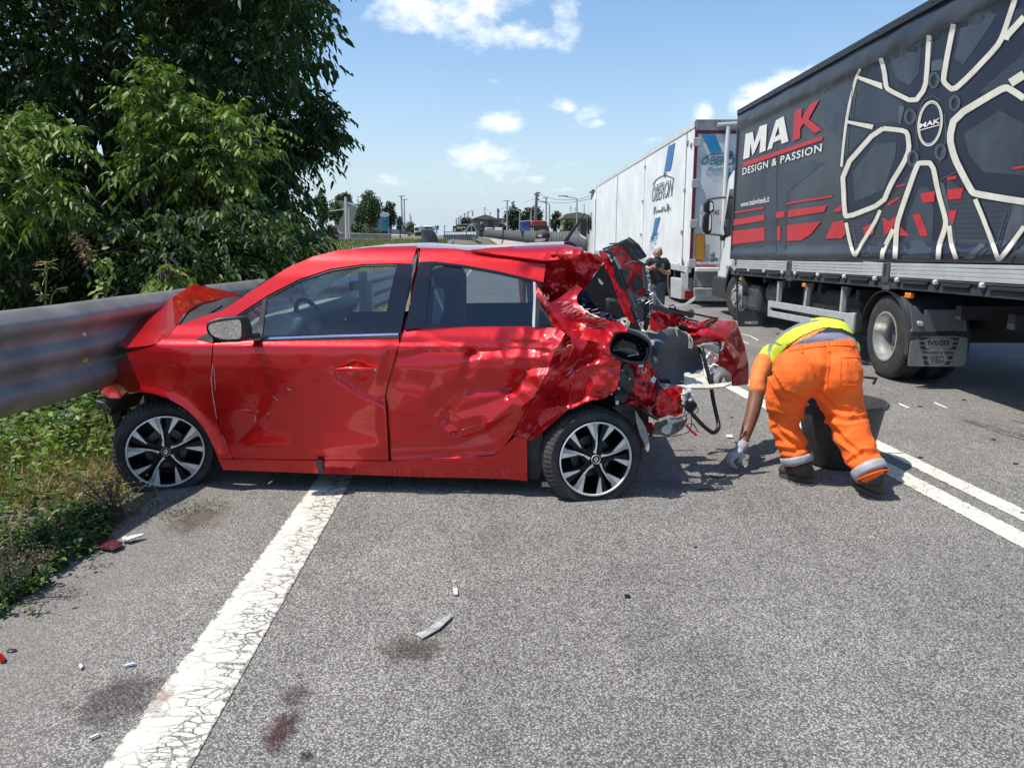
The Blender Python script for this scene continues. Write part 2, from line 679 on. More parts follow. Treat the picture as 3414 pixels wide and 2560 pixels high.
# ground that reaches the horizon, a little lower than the road
GR = MB()
ys = [-8, 0, 3, 6, 9, 13, 18, 26, 40, 60, 90, 140, 220, 400, 900, 3000]
xs_ = [-3000, -600, -200, -80, -40, -24, -16, -11, -8, -6, -4.5, -3.4, -2.7, -2.3, -2.12]
def gz(x, y):
    # verge behind the rail rises gently into a grassed bank
    k = max(0, min(1, (-2.2-x)/1.2))
    z = -0.006+.05*k
    if y > 14:
        z += min(1.05, (y-14)/62*1.1)*min(1, max(0, (-x-2.2)/2.5))
    return z
GR.grid([[Vector((x, y, gz(x, y))) for x in xs_] for y in ys])
GR.grid([[Vector((x, y, -.012)) for x in (-2.12, 20, 60, 200, 600, 3000)] for y in ys])
GR.build('ground', M_SOIL, smooth='all')['kind'] = 'structure'

road = sheet('road', [(-2.12, -6), (24, -6), (24, 150), (-9.5, 150), (-4.0, 60), (-2.3, 14)], 0, M_ASPH)

def ribbon(name, L, Rr, z, wear=None, n=26):
    """a painted strip between two edge lines of ground points"""
    rows = []
    wv = []
    for i in range(n+1):
        t_ = (i/n)
        a = L[0].lerp(L[1], t_)
        b = Rr[0].lerp(Rr[1], t_)
        row = []
        for j in range(7):
            s_ = j/6
            p = a.lerp(b, s_)
            row.append(Vector((p.x, p.y, z)))
            wv.append(wear(s_, t_))
        rows.append(row)
    o = MB().grid(rows).build(name, M_PAINT, None, smooth=None)
    at = o.data.attributes.new('wear', 'FLOAT', 'POINT')
    at.data.foreach_set('value', wv)
    a2_ = o.data.attributes.new('edge', 'FLOAT', 'POINT')
    a2_.data.foreach_set('value', [min(j, 6-j)/6 for i in range(n+1) for j in range(7)])
    o['kind'] = 'structure'
    return o
def ext(a, b, ya, yb):
    d = (b-a)/(b.y-a.y)
    return a+d*(ya-a.y), a+d*(yb-a.y)
LE = ext(G(q('S', '341,2560')[0]), G(q('S', '1021,1645')[0]), -1, 46)
RE = ext(G(q('S', '635,2560')[0]), G(q('S', '1142,1655')[0]), -1, 46)
ribbon('edge_line', LE, RE, .004, lambda s_, t_: .25+.95*min(1, max(0, (s_-.28)/.3)) if s_ < .86 else .55, 90)
# double centre line
n1 = G(q('L1', '2212,1550')[0]); m1 = G(q('L1', '2212,1350')[0])
p1 = G(q('L1', '2212,1225')[0]); r1 = G(q('L1', '2212,1075')[0])
f0 = G(q('A3', '1455,1190')[0])
dv = (f0-n1)
for a_, b_ in ((n1, m1), (p1, r1)):
    ribbon('centre_line', ext(a_, a_+dv, 2.2, 44), ext(b_, b_+dv, 2.2, 44), .004, lambda s_, t_: .32, 60)
# short white scribed marks left on the asphalt beside the lorry
M_CHALK = mat('white_chalk', (.7, .7, .66), .9)
for a, b in ((('T4', '395,1120 520,1150 630,1210')), (('T4', '410,1220 495,1260'))) and [(q('T4', '395,1120 520,1150 630,1210'), 0), (q('T4', '410,1220 495,1260'), 0), (q('T5', '715,1605 830,1657'), 0), (q('T5', '1140,1595 1290,1657'), 0)]:
    pts = [G(p, .006) for p in a]
    MB().tube(pts, .012, 5, flat=.25).build('chalk_mark', M_CHALK)['kind'] = 'structure'
# ------------------------------------------------------------------ shared vehicle pieces
M_RUB = mat('tyre_rubber', (.035, .034, .033), .82, var=.35, vscale=9, bump=.3, bscale=120)
M_BLK = mat('black_plastic', (.018, .018, .020), .45, var=.2)
M_DKG = mat('dark_grey_steel', (.045, .05, .058), .5, var=.25, vscale=4)
M_CHAS = mat('chassis_black', (.02, .021, .024), .7, var=.3)
M_WPAINT = mat('white_vehicle_paint', (.72, .73, .72), .35, var=.06, vscale=2.5, coat=.3)
M_ALU = mat('aluminium', (.52, .55, .54), .45, .35, var=.08, vscale=5, bump=.06, bscale=30)
M_ALUW = mat('satin_white_metal', (.66, .67, .65), .35, .2, var=.1, vscale=6)
M_RIM = mat('silver_rim', (.48, .48, .45), .32, .6, var=.15, vscale=9)
M_ORANGE = mat('amber_lens', (.75, .22, .02), .25, var=.1)
M_REDL = mat('red_lens', (.42, .015, .02), .3, var=.15)

def tyre(MBo, C, ax, Rr, rim, wd, n=96, flat=None, groove=.006, blocks=72, squash=0.):
    """tyre of revolution about ax (pointing to the visible face); flat clips it at a ground height"""
    C = Vector(C); ax = Vector(ax).normalized()
    x = ax.orthogonal().normalized()
    y = ax.cross(x)
    hw = wd/2
    prof = [(rim, -.01), (rim+.012, .004), (rim+(Rr-rim)*.35, .012), (rim+(Rr-rim)*.65, .010), (Rr-.018, -.006), (Rr-.006, -.022), (Rr, -.04),
            (Rr, -hw*.72), (Rr-groove*1.3, -hw*.76), (Rr-groove*1.3, -hw*.86), (Rr, -hw*.9), (Rr, -hw*1.1), (Rr-groove*1.3, -hw*1.14), (Rr-groove*1.3, -hw*1.24), (Rr, -hw*1.28),
            (Rr, -wd+.04), (Rr-.03, -wd+.01), (rim+.02, -wd+.0)]
    N = blocks*4
    rows = []
    for k in range(N):
        a = 2*math.pi*k/N
        g = groove if (k % 4 == 0) else 0
        d = x*math.cos(a)+y*math.sin(a)
        rw = []
        for i, (r_, h) in enumerate(prof):
            rr = r_ - (g if 4 <= i <= 7 or i >= 14 and i <= 15 else 0)
            p = C + d*rr + ax*h
            if flat is not None and p.z < flat:
                dz = flat-p.z
                out = 1 if i < 7 else -1
                p = p + ax*out*dz*.28*(1 if r_ > rim+.02 else .3)
                p.z = flat
            rw.append(p)
        rows.append(rw)
    kk = len(prof)
    vs = [p for r_ in rows for p in r_]
    fs = [(i*kk+j, i*kk+j+1, ((i+1) % N)*kk+j+1, ((i+1) % N)*kk+j) for i in range(N) for j in range(kk-1)]
    MBo.add(vs, fs)

def flatdecal(name, polys, mp, m, parent, step=None, holes=()):
    """thin printed shapes: polys are lists of pixel points, mp maps a pixel point to the surface"""
    for P in polys:
        mb = MB()
        pts, tr = tri2d(P, step or 24, holes=holes)
        mb.add([mp(p) for p in pts], tr)
        o = mb.build(name, m, parent, smooth=None)
    return o

def strip(L, w):
    """polygon of width w px along a px polyline"""
    n = len(L)
    a = []
    b = []
    for i in range(n):
        p0 = L[max(0, i-1)]
        p1 = L[min(n-1, i+1)]
        dx, dy = p1[0]-p0[0], p1[1]-p0[1]
        l = math.hypot(dx, dy) or 1
        nx, ny = -dy/l, dx/l
        ww = w[i] if isinstance(w, (list, tuple)) else w
        a.append((L[i][0]+nx*ww/2, L[i][1]+ny*ww/2))
        b.append((L[i][0]-nx*ww/2, L[i][1]-ny*ww/2))
    return a, b
def strip_mesh(mb, L, w, mp, closed=False, step=5):
    P = densify(L, step, False)
    if closed:
        P = densify(L+[L[0]], step, False)
    a, b = strip(P, w)
    mb.add([mp(p) for p in a]+[mp(p) for p in b], [(i, i+1, len(a)+i+1, len(a)+i) for i in range(len(a)-1)])

def thing_part(name, parent):
    o = bpy.data.objects.new(name, None)
    COL.objects.link(o)
    o.parent = parent
    o.matrix_parent_inverse = wm(parent).inverted()
    return o
# ------------------------------------------------------------------ dark curtain-sided lorry
TX0 = 4.19
lorry = thing('lorry', (5.4, 8.6, 0), 'dark curtain-sided lorry printed with a giant alloy wheel and red bands', 'lorry')
def lz(Y, zf, zn):
    t_ = (14.8-Y)/(14.8-6.33)
    return zf+(zn-zf)*t_
z_top = lambda Y: lz(Y, 3.80, 3.85)
z_cb = lambda Y: lz(Y, 1.15, 1.37)
z_db = lambda Y: lz(Y, .985, 1.20)
z_fb = lambda Y: lz(Y, .86, 1.075)
YF, YN = 14.82, 4.9
def cur_off(Y, z):
    zb, zt = z_cb(Y), z_top(Y)
    o = 0.
    a = z-zb
    if a < .17:
        o += .035*math.sin(math.pi*max(0., min(1., a/.17)))
    b = zt-z
    if b < .34:
        k = min(1, b/.34)
        o += .035*math.sin(math.pi*k)*(1+.5*noise.noise(Vector((Y*2.3, b*6, 0))))+.008*abs(noise.noise(Vector((Y*5, b*3, 2))))
    o += .014*noise.noise(Vector((Y*1.1, z*.7, 5)))+.004*math.sin(Y*math.pi/.6)
    return o
def cmap(d):
    def f(p):
        P = AX(p, TX0)
        for _ in range(2):
            P = AX(p, TX0-cur_off(P.y, P.z)-d)
        return P
    return f
mc = bpy.data.materials.new('printed_curtain')
mc.use_nodes = True
t = NT(mc)
wv = t.n('ShaderNodeTexWave', wave_type='BANDS', bands_direction='Y')
wv.inputs['Scale'].default_value = .9
wv.inputs['Distortion'].default_value = 2.5
t.l(t.co(), wv.inputs['Vector'])
c_ = t.mix(t.ramp(t.noise(.55, 3), [(.35, 0.), (.65, 1.)]), (.022, .026, .035), (.055, .062, .072))
c_ = t.mix(t.math('MULTIPLY', wv.outputs['Fac'], .25), c_, (.03, .034, .045))
t.l(c_, t.b.inputs['Base Color'])
t.b.inputs['Roughness'].default_value = .42
t.bump(t.noise(6, 3), .12, .02)
MATS['printed_curtain'] = mc
ny = 200
zs = [0, .01, .03, .05, .07, .10, .12, .15, .2, .3, .42, .55, .7, .85, 1]
rows = []
fr = sorted(set([i/70 for i in range(71)])) or [0, .006, .014, .022, .03, .038, .046, .055, .066, .1, .2, .35, .5, .65, .8, .875, .89, .905, .92, .935, .95, .965, .98, 1.0]
for i in range(ny+1):
    Y = YF+(YN-YF)*i/ny
    rows.append([Vector((TX0-cur_off(Y, z_cb(Y)+(z_top(Y)-z_cb(Y))*f_), Y, z_cb(Y)+(z_top(Y)-z_cb(Y))*f_)) for f_ in fr])
MB().grid(rows).build('curtain', mc, lorry, smooth='all')
# print on the curtain, one sheet above the next
curtain = [o for o in bpy.data.objects if o.name == 'curtain'][0]
M_CREAM = mat('print_cream', (.66, .64, .55), .5, var=.08)
M_PRED = mat('print_red', (.50, .022, .028), .5, var=.1)
M_PW = mat('print_white', (.74, .73, .68), .5, var=.05)
M_PNAVY = mat('print_navy', (.012, .014, .030), .45, var=.15)
M_PGREY = mat('print_slate', (.040, .050, .068), .45, var=.25, vscale=3)
M_PGREY3 = mat('print_warm_grey', (.22, .21, .185), .5, var=.15)
M_PINK = mat('print_near_black', (.008, .009, .016), .45, var=.1)
M_PGREY2 = mat('print_mid_grey', (.075, .085, .105), .45, var=.2)
md = bpy.data.materials.new('print_dotted_slate')
md.use_nodes = True
t = NT(md)
vv = t.n('ShaderNodeTexVoronoi', feature='F1')
vv.inputs['Scale'].default_value = 22
vv.inputs['Randomness'].default_value = .0
t.l(t.co(), vv.inputs['Vector'])
t.l(t.mix(t.ramp(vv.outputs['Distance'], [(.16, 1.), (.26, 0.)]), (.026, .033, .048), (.065, .075, .09)), t.b.inputs['Base Color'])
t.b.inputs['Roughness'].default_value = .45
# ghosted shapes behind
flatdecal('print', [q('T2', '300,735 350,720 345,1600 270,1600'), q('T2', '370,1120 560,985 640,1000 420,1180 400,1580 345,1590'), q('T2', '640,530 760,620 800,700 740,860 640,760')], cmap(.003), M_PGREY, curtain)
# body of the giant wheel
HUBY = AX(q('T2', '1292,760')[0], TX0).y
def mir(p):
    P = AX(p, TX0)
    return proj((TX0, 2*HUBY-P.y, P.z))
wl_ = q('T2', '862,425 842,470 812,570 778,740 757,900 745,1040 770,1340 805,1500 825,1590')
wr_ = [mir(p) for p in wl_][::-1]
flatdecal('print', [q('T2', '1866,-40')+[(p[0], p[1]) for p in wr_[::-1]]+q('T2', '1866,1500')], cmap(.004), M_PNAVY, curtain, step=60)
flatdecal('print', [q('T2', '862,425 1000,360 1150,290 1420,160 1760,20 1869,-40 1869,1500 1715,1600 825,1590 770,1340 745,1040 757,900 778,740 815,560')], cmap(.004), M_PNAVY, curtain)
flatdecal('print', [q('T2', '850,500 1000,550 1130,640 1100,750 960,760 780,720 800,600'), q('T2', '780,780 930,800 760,980'), q('T2', '1600,560 1869,330 1869,440 1780,520 1640,600'),
                    q('T2', '1720,230 1820,60 1869,50 1869,100 1760,220'), q('T2', '785,1370 960,1300 840,1540'), q('T2', '1110,1290 1190,1030 1000,1290 960,1430 870,1575 985,1580 1060,1400'), q('T2', '1400,1100 1540,1200 1690,1560 1460,1580 1380,1300'),
                    q('T2', '1600,1230 1800,1260 1720,1520')], cmap(.006), md, curtain)
flatdecal('print', [q('T2', '950,885 1085,878 1078,965 1010,1165 830,1240 815,1060'), q('T2', '1040,345 1240,255 1222,455 1165,525 1080,480'), q('T2', '1490,125 1740,15 1650,180 1495,400 1440,360'),
                    q('T2', '1500,820 1720,680 1869,760 1869,1080 1620,1060 1530,950'), q('T2', '1225,1150 1285,1150 1315,1300 1300,1590 1120,1590 1150,1350')], cmap(.006), M_PGREY, curtain)
flatdecal('print', [q('T2', '1275,235 1310,225 1302,345 1280,380'), q('T2', '1352,1115 1378,1130 1440,1420 1450,1510 1425,1490 1385,1290'), q('T2', '1500,1590 1605,1490 1640,1500 1560,1590'), q('T2', '1800,1260 1869,1250 1869,1400 1730,1520'),
                    q('T2', '1300,380 1365,360 1372,430 1300,440'), q('T2', '1098,650 1135,655 1110,770 1095,760'), q('T2', '1170,1090 1200,1060 1210,1080 1180,1130')], cmap(.008), M_PGREY2, curtain)
# red bands
reds = ['92,1302 272,1272 272,1283 92,1314', '412,1246 690,1202 690,1213 412,1258', '85,1352 275,1318 275,1355 83,1388', '345,1305 398,1298 398,1335 345,1342', '418,1293 660,1262 640,1303 418,1338',
        '690,1302 748,1258 742,1302', '80,1420 275,1398 275,1480 77,1502', '350,1392 372,1390 372,1480 350,1482', '410,1385 620,1362 560,1440 500,1478 412,1482', '692,1367 760,1355 772,1440 750,1465 650,1468',
        '1230,1190 1320,1175 1318,1240 1248,1246', '1397,1166 1497,1155 1480,1222 1402,1228', '1185,1320 1230,1315 1278,1450 1232,1452', '1000,1335 1042,1362 1085,1322 1062,1400 1012,1452',
        '1397,1090 1455,1080 1452,1100 1395,1110', '1085,1142 1140,1130 1140,1141 1085,1152', '1402,1300 1457,1290 1432,1380 1412,1342', '1112,1392 1162,1450 1106,1450', '1030,1250 1105,1205 1100,1225 1030,1270', '1800,1030 1869,1018 1869,1032 1800,1044', '880,1400 960,1360 940,1440 890,1450']
flatdecal('print', [q('T2', s_) for s_ in reds], cmap(.010), M_PRED, curtain)
mp = cmap(.012)
for s_, w_, cl in (('862,425 835,480 795,640 776,745 757,900 746,1025', 8, 0), ('988,360 1010,440 1020,530 1032,552 1195,632 1262,540 1274,400 1284,218', 15, 0),
                   ('1435,150 1395,350 1372,488 1380,512 1432,558 1530,470 1700,290 1735,230 1785,80 1815,-10', 17, 0), ('1869,105 1760,225 1755,245', 20, 0),
                   ('1869,605 1800,560 1762,538 1720,552 1440,720 1410,850 1440,970 1500,1090 1545,1172 1562,1190 1750,1222 1869,1240', 22, 0), ('1785,512 1869,458', 28, 0),
                   ('975,788 1110,800 1153,815 1163,920 1130,1000 1050,1130 1000,1250 775,1338 765,1300 752,1040', 15, 1), ('1075,1590 1085,1400 1100,1330 1212,1010 1232,1002 1305,1002 1340,1180 1388,1350 1384,1400 1345,1510 1340,1595', 16, 0),
                   ('1408,1388 1420,1500 1452,1592', 15, 0), ('775,1370 800,1500 828,1580 850,1530 950,1370 985,1292', 11, 0), ('1065,1410 1000,1540 994,1592', 14, 0),
                   ('1568,1225 1628,1370 1698,1560 1708,1600 1740,1570 1869,1392', 15, 0)):
    mb = MB(); strip_mesh(mb, rounded(q('T2', s_), 1, bool(cl)), w_, mp, cl); mb.build('print', M_CREAM, curtain, smooth=None)
    L_ = rounded(q('T2', s_), 1, bool(cl))
    Lm = [mir(p) for p in densify(L_+([L_[0]] if cl else []), 6, False)]
    Lm = [p for p in Lm if p[0] > 3425]
    if len(Lm) > 3 and max(abs(b[0]-a[0])+abs(b[1]-a[1]) for a, b in zip(Lm, Lm[1:])) < 120:
        ob = MB(); strip_mesh(ob, Lm, w_*1.6, mp); ob.build('print', M_CREAM, curtain, smooth=None)
    ob = MB(); strip_mesh(ob, [(x+2.6, y+2.2) for x, y in L_], w_*.9, cmap(.011), cl); ob.build('print', M_PGREY3, curtain, smooth=None)
    ob = MB(); strip_mesh(ob, L_, w_+6, cmap(.0095), cl); ob.build('print', M_PINK, curtain, smooth=None)
mb = MB()
def ell(cx, cy, rx, ry, rot, n=40):
    return [(cx+rx*math.cos(a)*math.cos(rot)-ry*math.sin(a)*math.sin(rot), cy+rx*math.cos(a)*math.sin(rot)+ry*math.sin(a)*math.cos(rot)) for a in [2*math.pi*i/n for i in range(n)]]
def qe(c, cx, cy, rx, ry, rot=0, n=40):
    k = CR[c]
    return [(k[0]+x/k[2], k[1]+y/k[2]) for x, y in ell(cx, cy, rx, ry, rot, n)]
strip_mesh(mb, qe('T2', 1292, 760, 72, 137, .12), 5, mp, True)
strip_mesh(mb, qe('T2', 1292, 760, 64, 126, .12), 2.5, mp, True)
mb.add([mp(p) for p in q('T2', '842,465 995,512 1000,552 848,488')], [(0, 1, 2, 3)])
mb.add([mp(p) for p in q('T2', '778,740 945,768 935,797 780,758')], [(0, 1, 2, 3)])
mb.build('print', M_CREAM, curtain, smooth=None)['kind'] = 'stuff'
mb = MB()
for cx, cy in ((1315, 495), (1442, 635), (1168, 718), (1185, 975), (1355, 935)):
    strip_mesh(mb, qe('T2', cx, cy, 30, 45, .1, 28), 6, mp, True)
    strip_mesh(mb, qe('T2', cx, cy, 20, 33, .1, 28), 2.5, mp, True)
for s_ in ('1220,930 1205,820 1210,720 1250,620 1310,590 1360,620', '1380,700 1390,850 1350,1000', '815,540 800,720', '835,560 815,730', '790,780 780,960', '1450,1060 1350,1110', '820,1400 845,1540', '1640,1370 1700,1500 1760,1300', '1570,1560 1610,1520', '1590,1580 1640,1530', '905,1500 935,1570'):
    strip_mesh(mb, q('T2', s_), 3, mp)
mb.build('print', M_PGREY2, curtain, smooth=None)['kind'] = 'stuff'
# lettering
mp = cmap(.014)
flatdecal('print', [q('T2', '143,982 158,825 202,811 212,880 245,778 290,763 281,926 243,942 250,850 214,934 200,958 188,880 181,968')], mp, M_PW, curtain)
flatdecal('print', [q('T2', '290,925 345,740 392,716 421,870 380,885 374,858 328,878 320,912')], mp, M_PW, curtain, holes=[q('T2', '338,845 367,826 360,775')])
flatdecal('print', [q('T2', '447,868 460,682 505,665 500,735 560,637 610,615 545,735 628,800 580,820 515,760 494,790 492,852'), q('T2', '143,1000 630,838 630,862 143,1028')], mp, M_PRED, curtain)
def lettering(name, body, crop, quad, mp_, m, parent, **kw):
    vs, fs = text_quad(body, [mp_(p) for p in q(crop, quad)], **kw)
    return MB().add(vs, fs).build(name, m, parent, smooth=None)
lettering('print', 'DESIGN & PASSION', 'T2', '138,1078 624,932 626,882 141,1034', mp, M_PW, curtain, bold=.012, sp=1.12)
lettering('print', 'www.makwheels.it', 'T2', '128,1275 304,1241 306,1202 130,1240', mp, M_PW, curtain, bold=.01)
lettering('print', 'MAK', 'T2', '1225,792 1352,757 1356,724 1229,762', mp, M_PW, curtain, bold=.03)
strip_mesh_mb = MB(); strip_mesh(strip_mesh_mb, q('T2', '1228,802 1350,768'), 3, mp); strip_mesh_mb.build('print', M_PW, curtain, smooth=None)

# box: roof, front wall, underside, top rail, boards
XR = TX0+2.5
mb = MB()
mb.grid([[Vector((TX0+.02+(XR-TX0-.04)*j/6, Y, z_top(Y)+.03+.05*math.sin(math.pi*j/6))) for j in range(7)] for Y in (YF, 10, YN)])
mb.grid([[Vector((x, YF, z)) for x in (TX0+.03, XR)] for z in (z_fb(YF), z_top(YF)+.03)])
mb.grid([[Vector((x, YN, z)) for x in (TX0+.03, XR)] for z in (z_fb(YN), z_top(YN)+.03)])
mb.grid([[Vector((XR, Y, z)) for Y in (YF, YN)] for z in (z_fb(YN), z_top(YN)+.03)])
mb.build('box_body', M_DKG, lorry)
def zbox(mb_, x0, x1, y0, y1, lo, hi, dlo=0, dhi=0, n=1):
    """box between two height functions, slanted with the body"""
    for i in range(n):
        a = y0+(y1-y0)*i/n
        b = y0+(y1-y0)*(i+1)/n
        vs = [Vector((x, y, f_(y)+d_)) for y in (a, b) for x in (x0, x1) for f_, d_ in ((lo, dlo), (hi, dhi))]
        mb_.add(vs, [(0, 1, 3, 2), (4, 6, 7, 5), (0, 4, 5, 1), (2, 3, 7, 6), (0, 2, 6, 4), (1, 5, 7, 3)])
mb = MB()
zbox(mb, TX0-.045, TX0+.06, YN, YF+.03, z_top, z_top, -.03, .055)
for k in range(17):
    Y = YF-.3-.58*k
    mb.lathe([(0, .008), (.014, .006), (.018, 0)], (TX0-.045, Y, z_top(Y)+.015), (-1, 0, 0), 8)
mb.build('roof_rail', M_BLK, lorry, bev=.008)
mb = MB()
zbox(mb, TX0-.03, TX0+.05, YF-.01, YF+.045, z_cb, z_top)
mb.build('corner_post', M_DKG, lorry, bev=.006)
# side boards
def Yat(crop, x, y=200):
    return AX(q(crop, '%g,%g' % (x, y))[0], TX0).y
brd = [(Yat('T3', 132, 170), Yat('T3', 527, 190)), (Yat('T3', 566, 190), Yat('T3', 1215, 200)), (Yat('T3', 1272, 220), YN)]
for a, b in brd:
    mb = MB()
    bd_ = thing_part('side_board', lorry)
    for j in range(4):
        mb = MB()
        lo = lambda Y, j=j: z_db(Y)+(z_cb(Y)-z_db(Y)-.012)*j/4+.003
        hi = lambda Y, j=j: z_db(Y)+(z_cb(Y)-z_db(Y)-.012)*(j+1)/4-.002
        zbox(mb, TX0-.022, TX0+.012, b, a, lo, hi)
        mb.build('plank', M_ALU, bd_, bev=.004)
M_POST = mat('post_steel', (.09, .095, .10), .45, .3, var=.2)
for (a, b) in ((brd[0][1], brd[1][0]), (brd[1][1], brd[2][0])):
    mb = MB()
    zbox(mb, TX0-.012, TX0+.05, b+.005, a-.005, z_fb, z_cb, -.02, 0)
    zbox(mb, TX0-.03, TX0-.012, b+.02, a-.02, z_db, z_cb, -.06, -.04)
    mb.build('board_post', M_POST, lorry, bev=.005)
    mb = MB()
    c_y = (a+b)/2
    mb.box((TX0-.036, c_y-.012, z_cb(c_y)-.15), (TX0-.030, c_y+.03, z_cb(c_y)-.03))
    mb.build('latch_slot', M_CHAS, lorry)
mb = MB()
zbox(mb, TX0+.0, TX0+.07, YN, YF+.02, z_fb, z_db, 0, -.02)
zbox(mb, TX0-.02, TX0+.05, YN, YF+.02, z_db, z_db, -.022, -.006)
mb.build('frame_rail', M_DKG, lorry, bev=.004)
for x in (158, 258, 368, 500, 592, 755, 945, 1165, 1325, 1600, 1935):
    Y = Yat('T3', x, 200+x*.06)
    mb = MB()
    zz = z_db(Y)
    mb.box((TX0-.045, Y-.022, zz-.045), (TX0-.0, Y+.022, zz-.005))
    mb.lathe([(0, .03), (.020, .028), (.022, 0)], (TX0-.02, Y, zz-.02), (-1, 0, 0), 10)
    mb.build('hinge', M_ALUW, lorry, bev=.004)
    mb = MB()
    mb.prism([(TX0-.02, Y-.035, zz-.045), (TX0-.02, Y+.035, zz-.045), (TX0-.02, Y+.02, zz-.085), (TX0-.02, Y+.008, zz-.085), (TX0-.02, Y, zz-.10), (TX0-.02, Y-.008, zz-.085), (TX0-.02, Y-.02, zz-.085)], (.025, 0, 0))
    mb.build('hinge_bracket', M_CHAS, lorry)
for a, b in ((175, 240), (272, 358), (392, 475), (617, 720), (790, 905), (980, 1112), (1357, 1540), (1645, 1845), (1985, 2250)):
    Ya, Yb = Yat('T3', a, 230), Yat('T3', b, 260)
    mb = MB()
    zbox(mb, TX0-.03, TX0+.01, Yb, Ya, z_db, z_db, -.062, -.030)
    mb.build('rope_box_lid', M_BLK, lorry, bev=.008)
    mb = MB()
    zbox(mb, TX0-.012, TX0+.01, Yb+.03, Ya-.03, z_fb, z_db, .028, -.062)
    mb.build('rope_box', M_CHAS, lorry, bev=.01)
# marker lamps
for c_, s_ in (('T3', '648,322'), ('T3', '1392,396'), ('T3', '196,279')):
    P = AX(q(c_, s_)[0], TX0+.03)
    MB().box((P.x-.02, P.y-.06, P.z-.03), (P.x+.03, P.y+.06, P.z+.03)).build('marker_lamp', M_ORANGE, lorry, bev=.01)
mb = MB(); P = AX(q('T3', '156,162')[0], TX0-.024); mb.box((P.x-.006, P.y-.05, P.z-.05), (P.x, P.y+.05, P.z+.05)); mb.build('square_badge', M_DKG, lorry, bev=.01)
# side guard
def plank(mb_, P4, x, th=.03):
    pts = [AX(p, x) for p in P4]
    mb_.prism(pts, (th, 0, 0))
for s_ in ('770,645 1860,822 1850,925 770,735', '770,785 1855,985 1850,1085 762,868'):
    mb = MB(); plank(mb, q('T4', s_), 4.20)
    mb.build('guard_plank', M_ALU, lorry, bev=.006)
mb = MB(); plank(mb, q('T4', '1850,822 1985,822 1960,1110 1840,1085'), 4.19, .04); mb.build('guard_end', M_ALU, lorry, bev=.01)
mb = MB(); plank(mb, q('T4', '768,645 790,650 785,870 762,868'), 4.195, .04); mb.build('guard_end', M_ALU, lorry)
for s_, s2 in (('900,370 925,374 905,663 885,660', '920,372 1025,365 990,495 965,500 925,480'), ('1300,450 1325,454 1295,725 1268,722', '1325,400 1420,400 1385,545 1340,545'), ('1808,450 1830,450 1805,806 1775,800', '1830,450 1940,460 1905,610 1835,590'),
                ('1815,975 1840,985 1835,1020 1812,1010')[:0] or ('1755,925 1790,930 1785,965 1755,960', '1755,925 1790,930 1785,965 1755,960')):
    mb = MB(); plank(mb, q('T4', s_), 4.235, .06); mb.build('guard_bracket', M_ALU, lorry, bev=.004)
    mb = MB(); plank(mb, q('T4', s2), 4.32, .02); mb.build('gusset', M_DKG, lorry)
# chassis, tanks
mb = MB()
mb.box((4.95, 5.0, .62), (5.05, 16.3, .86)); mb.box((5.85, 5.0, .62), (5.95, 16.3, .86))
for Y in (5.3, 6.6, 7.4, 9.6, 10.8, 12.0, 13.2):
    mb.box((4.3, Y-.05, .80), (6.6, Y+.05, .93))
mb.box((4.6, 8.5, .42), (6.3, 8.76, .58))
mb.box((4.4, 5.6, .35), (4.48, 5.66, .9)); mb.box((4.4, 5.5, .38), (6.5, 5.62, .50))
mb.build('chassis', M_CHAS, lorry)
mb = MB(); mb.grid([[Vector((x, Y, z_fb(Y)+.0)) for x in (TX0+.05, XR)] for Y in (YF, YN)]); mb.build('floor_underside', M_CHAS, lorry)
P = [AX(p, 4.30) for p in q('T4', '395,385 640,400 630,800 385,750')]
y1_, y0_ = P[0].y, P[2].y
zt_, zb_ = P[0].z, P[3].z
mb = MB(); mb.box((4.30, y0_, zb_), (4.85, y1_, zt_)); mb.build('battery_box', M_DKG, lorry, bev=.05)
mb = MB(); mb.box((4.288, y0_+.07, zb_+.08), (4.32, y1_-.07, zt_-.08)); mb.build('battery_cover', M_POST, lorry, bev=.012)
mb = MB()
for r_ in range(3):
    for k in range(8):
        for zc in (zt_-.15, zb_+.22):
            Y = y0_+.14+(y1_-y0_-.28)*k/7
            mb.box((4.284, Y-.012, zc-.03*r_-.008), (4.290, Y+.012, zc-.03*r_+.008))
mb.build('vent_holes', M_CHAS, lorry)
mb = MB(); mb.lathe([(0, -.35), (.24, -.35), (.27, -.32), (.27, .32), (.24, .35), (0, .35)], (4.62, y0_-.50, .62), (0, 1, 0), 28); mb.build('air_tank', M_DKG, lorry, smooth=35)
mb = MB(); mb.lathe([(0, .02), (.075, .015), (.085, -.02)], (4.37, y0_-.30, .66), (-1, 0, 0), 20); mb.build('tank_cap', M_BLK, lorry)
mb = MB(); mb.box((4.35, 9.6, .35), (5.0, 11.6, .88)); mb.build('fuel_tank', M_CHAS, lorry, bev=.06)
# front mudflap
YMF = 13.62
fl = [AY(p, YMF) for p in q('T4', '328,795 722,800 720,1040 345,1040')]
mb = MB().prism(fl, (0, .02, 0)); mb.build('mudflap', M_DKG, lorry)
lettering('mudflap_lettering', 'IVECO', 'T4', '442,982 620,978 622,940 442,944', lambda p: AY(p, YMF-.004), M_PW, lorry, bold=.03)
fl = [AY(p, YMF) for p in q('T4', '318,370 345,390 345,795 325,795')]
MB().prism(fl, (0, .03, 0)).build('mudguard_edge', M_DKG, lorry)

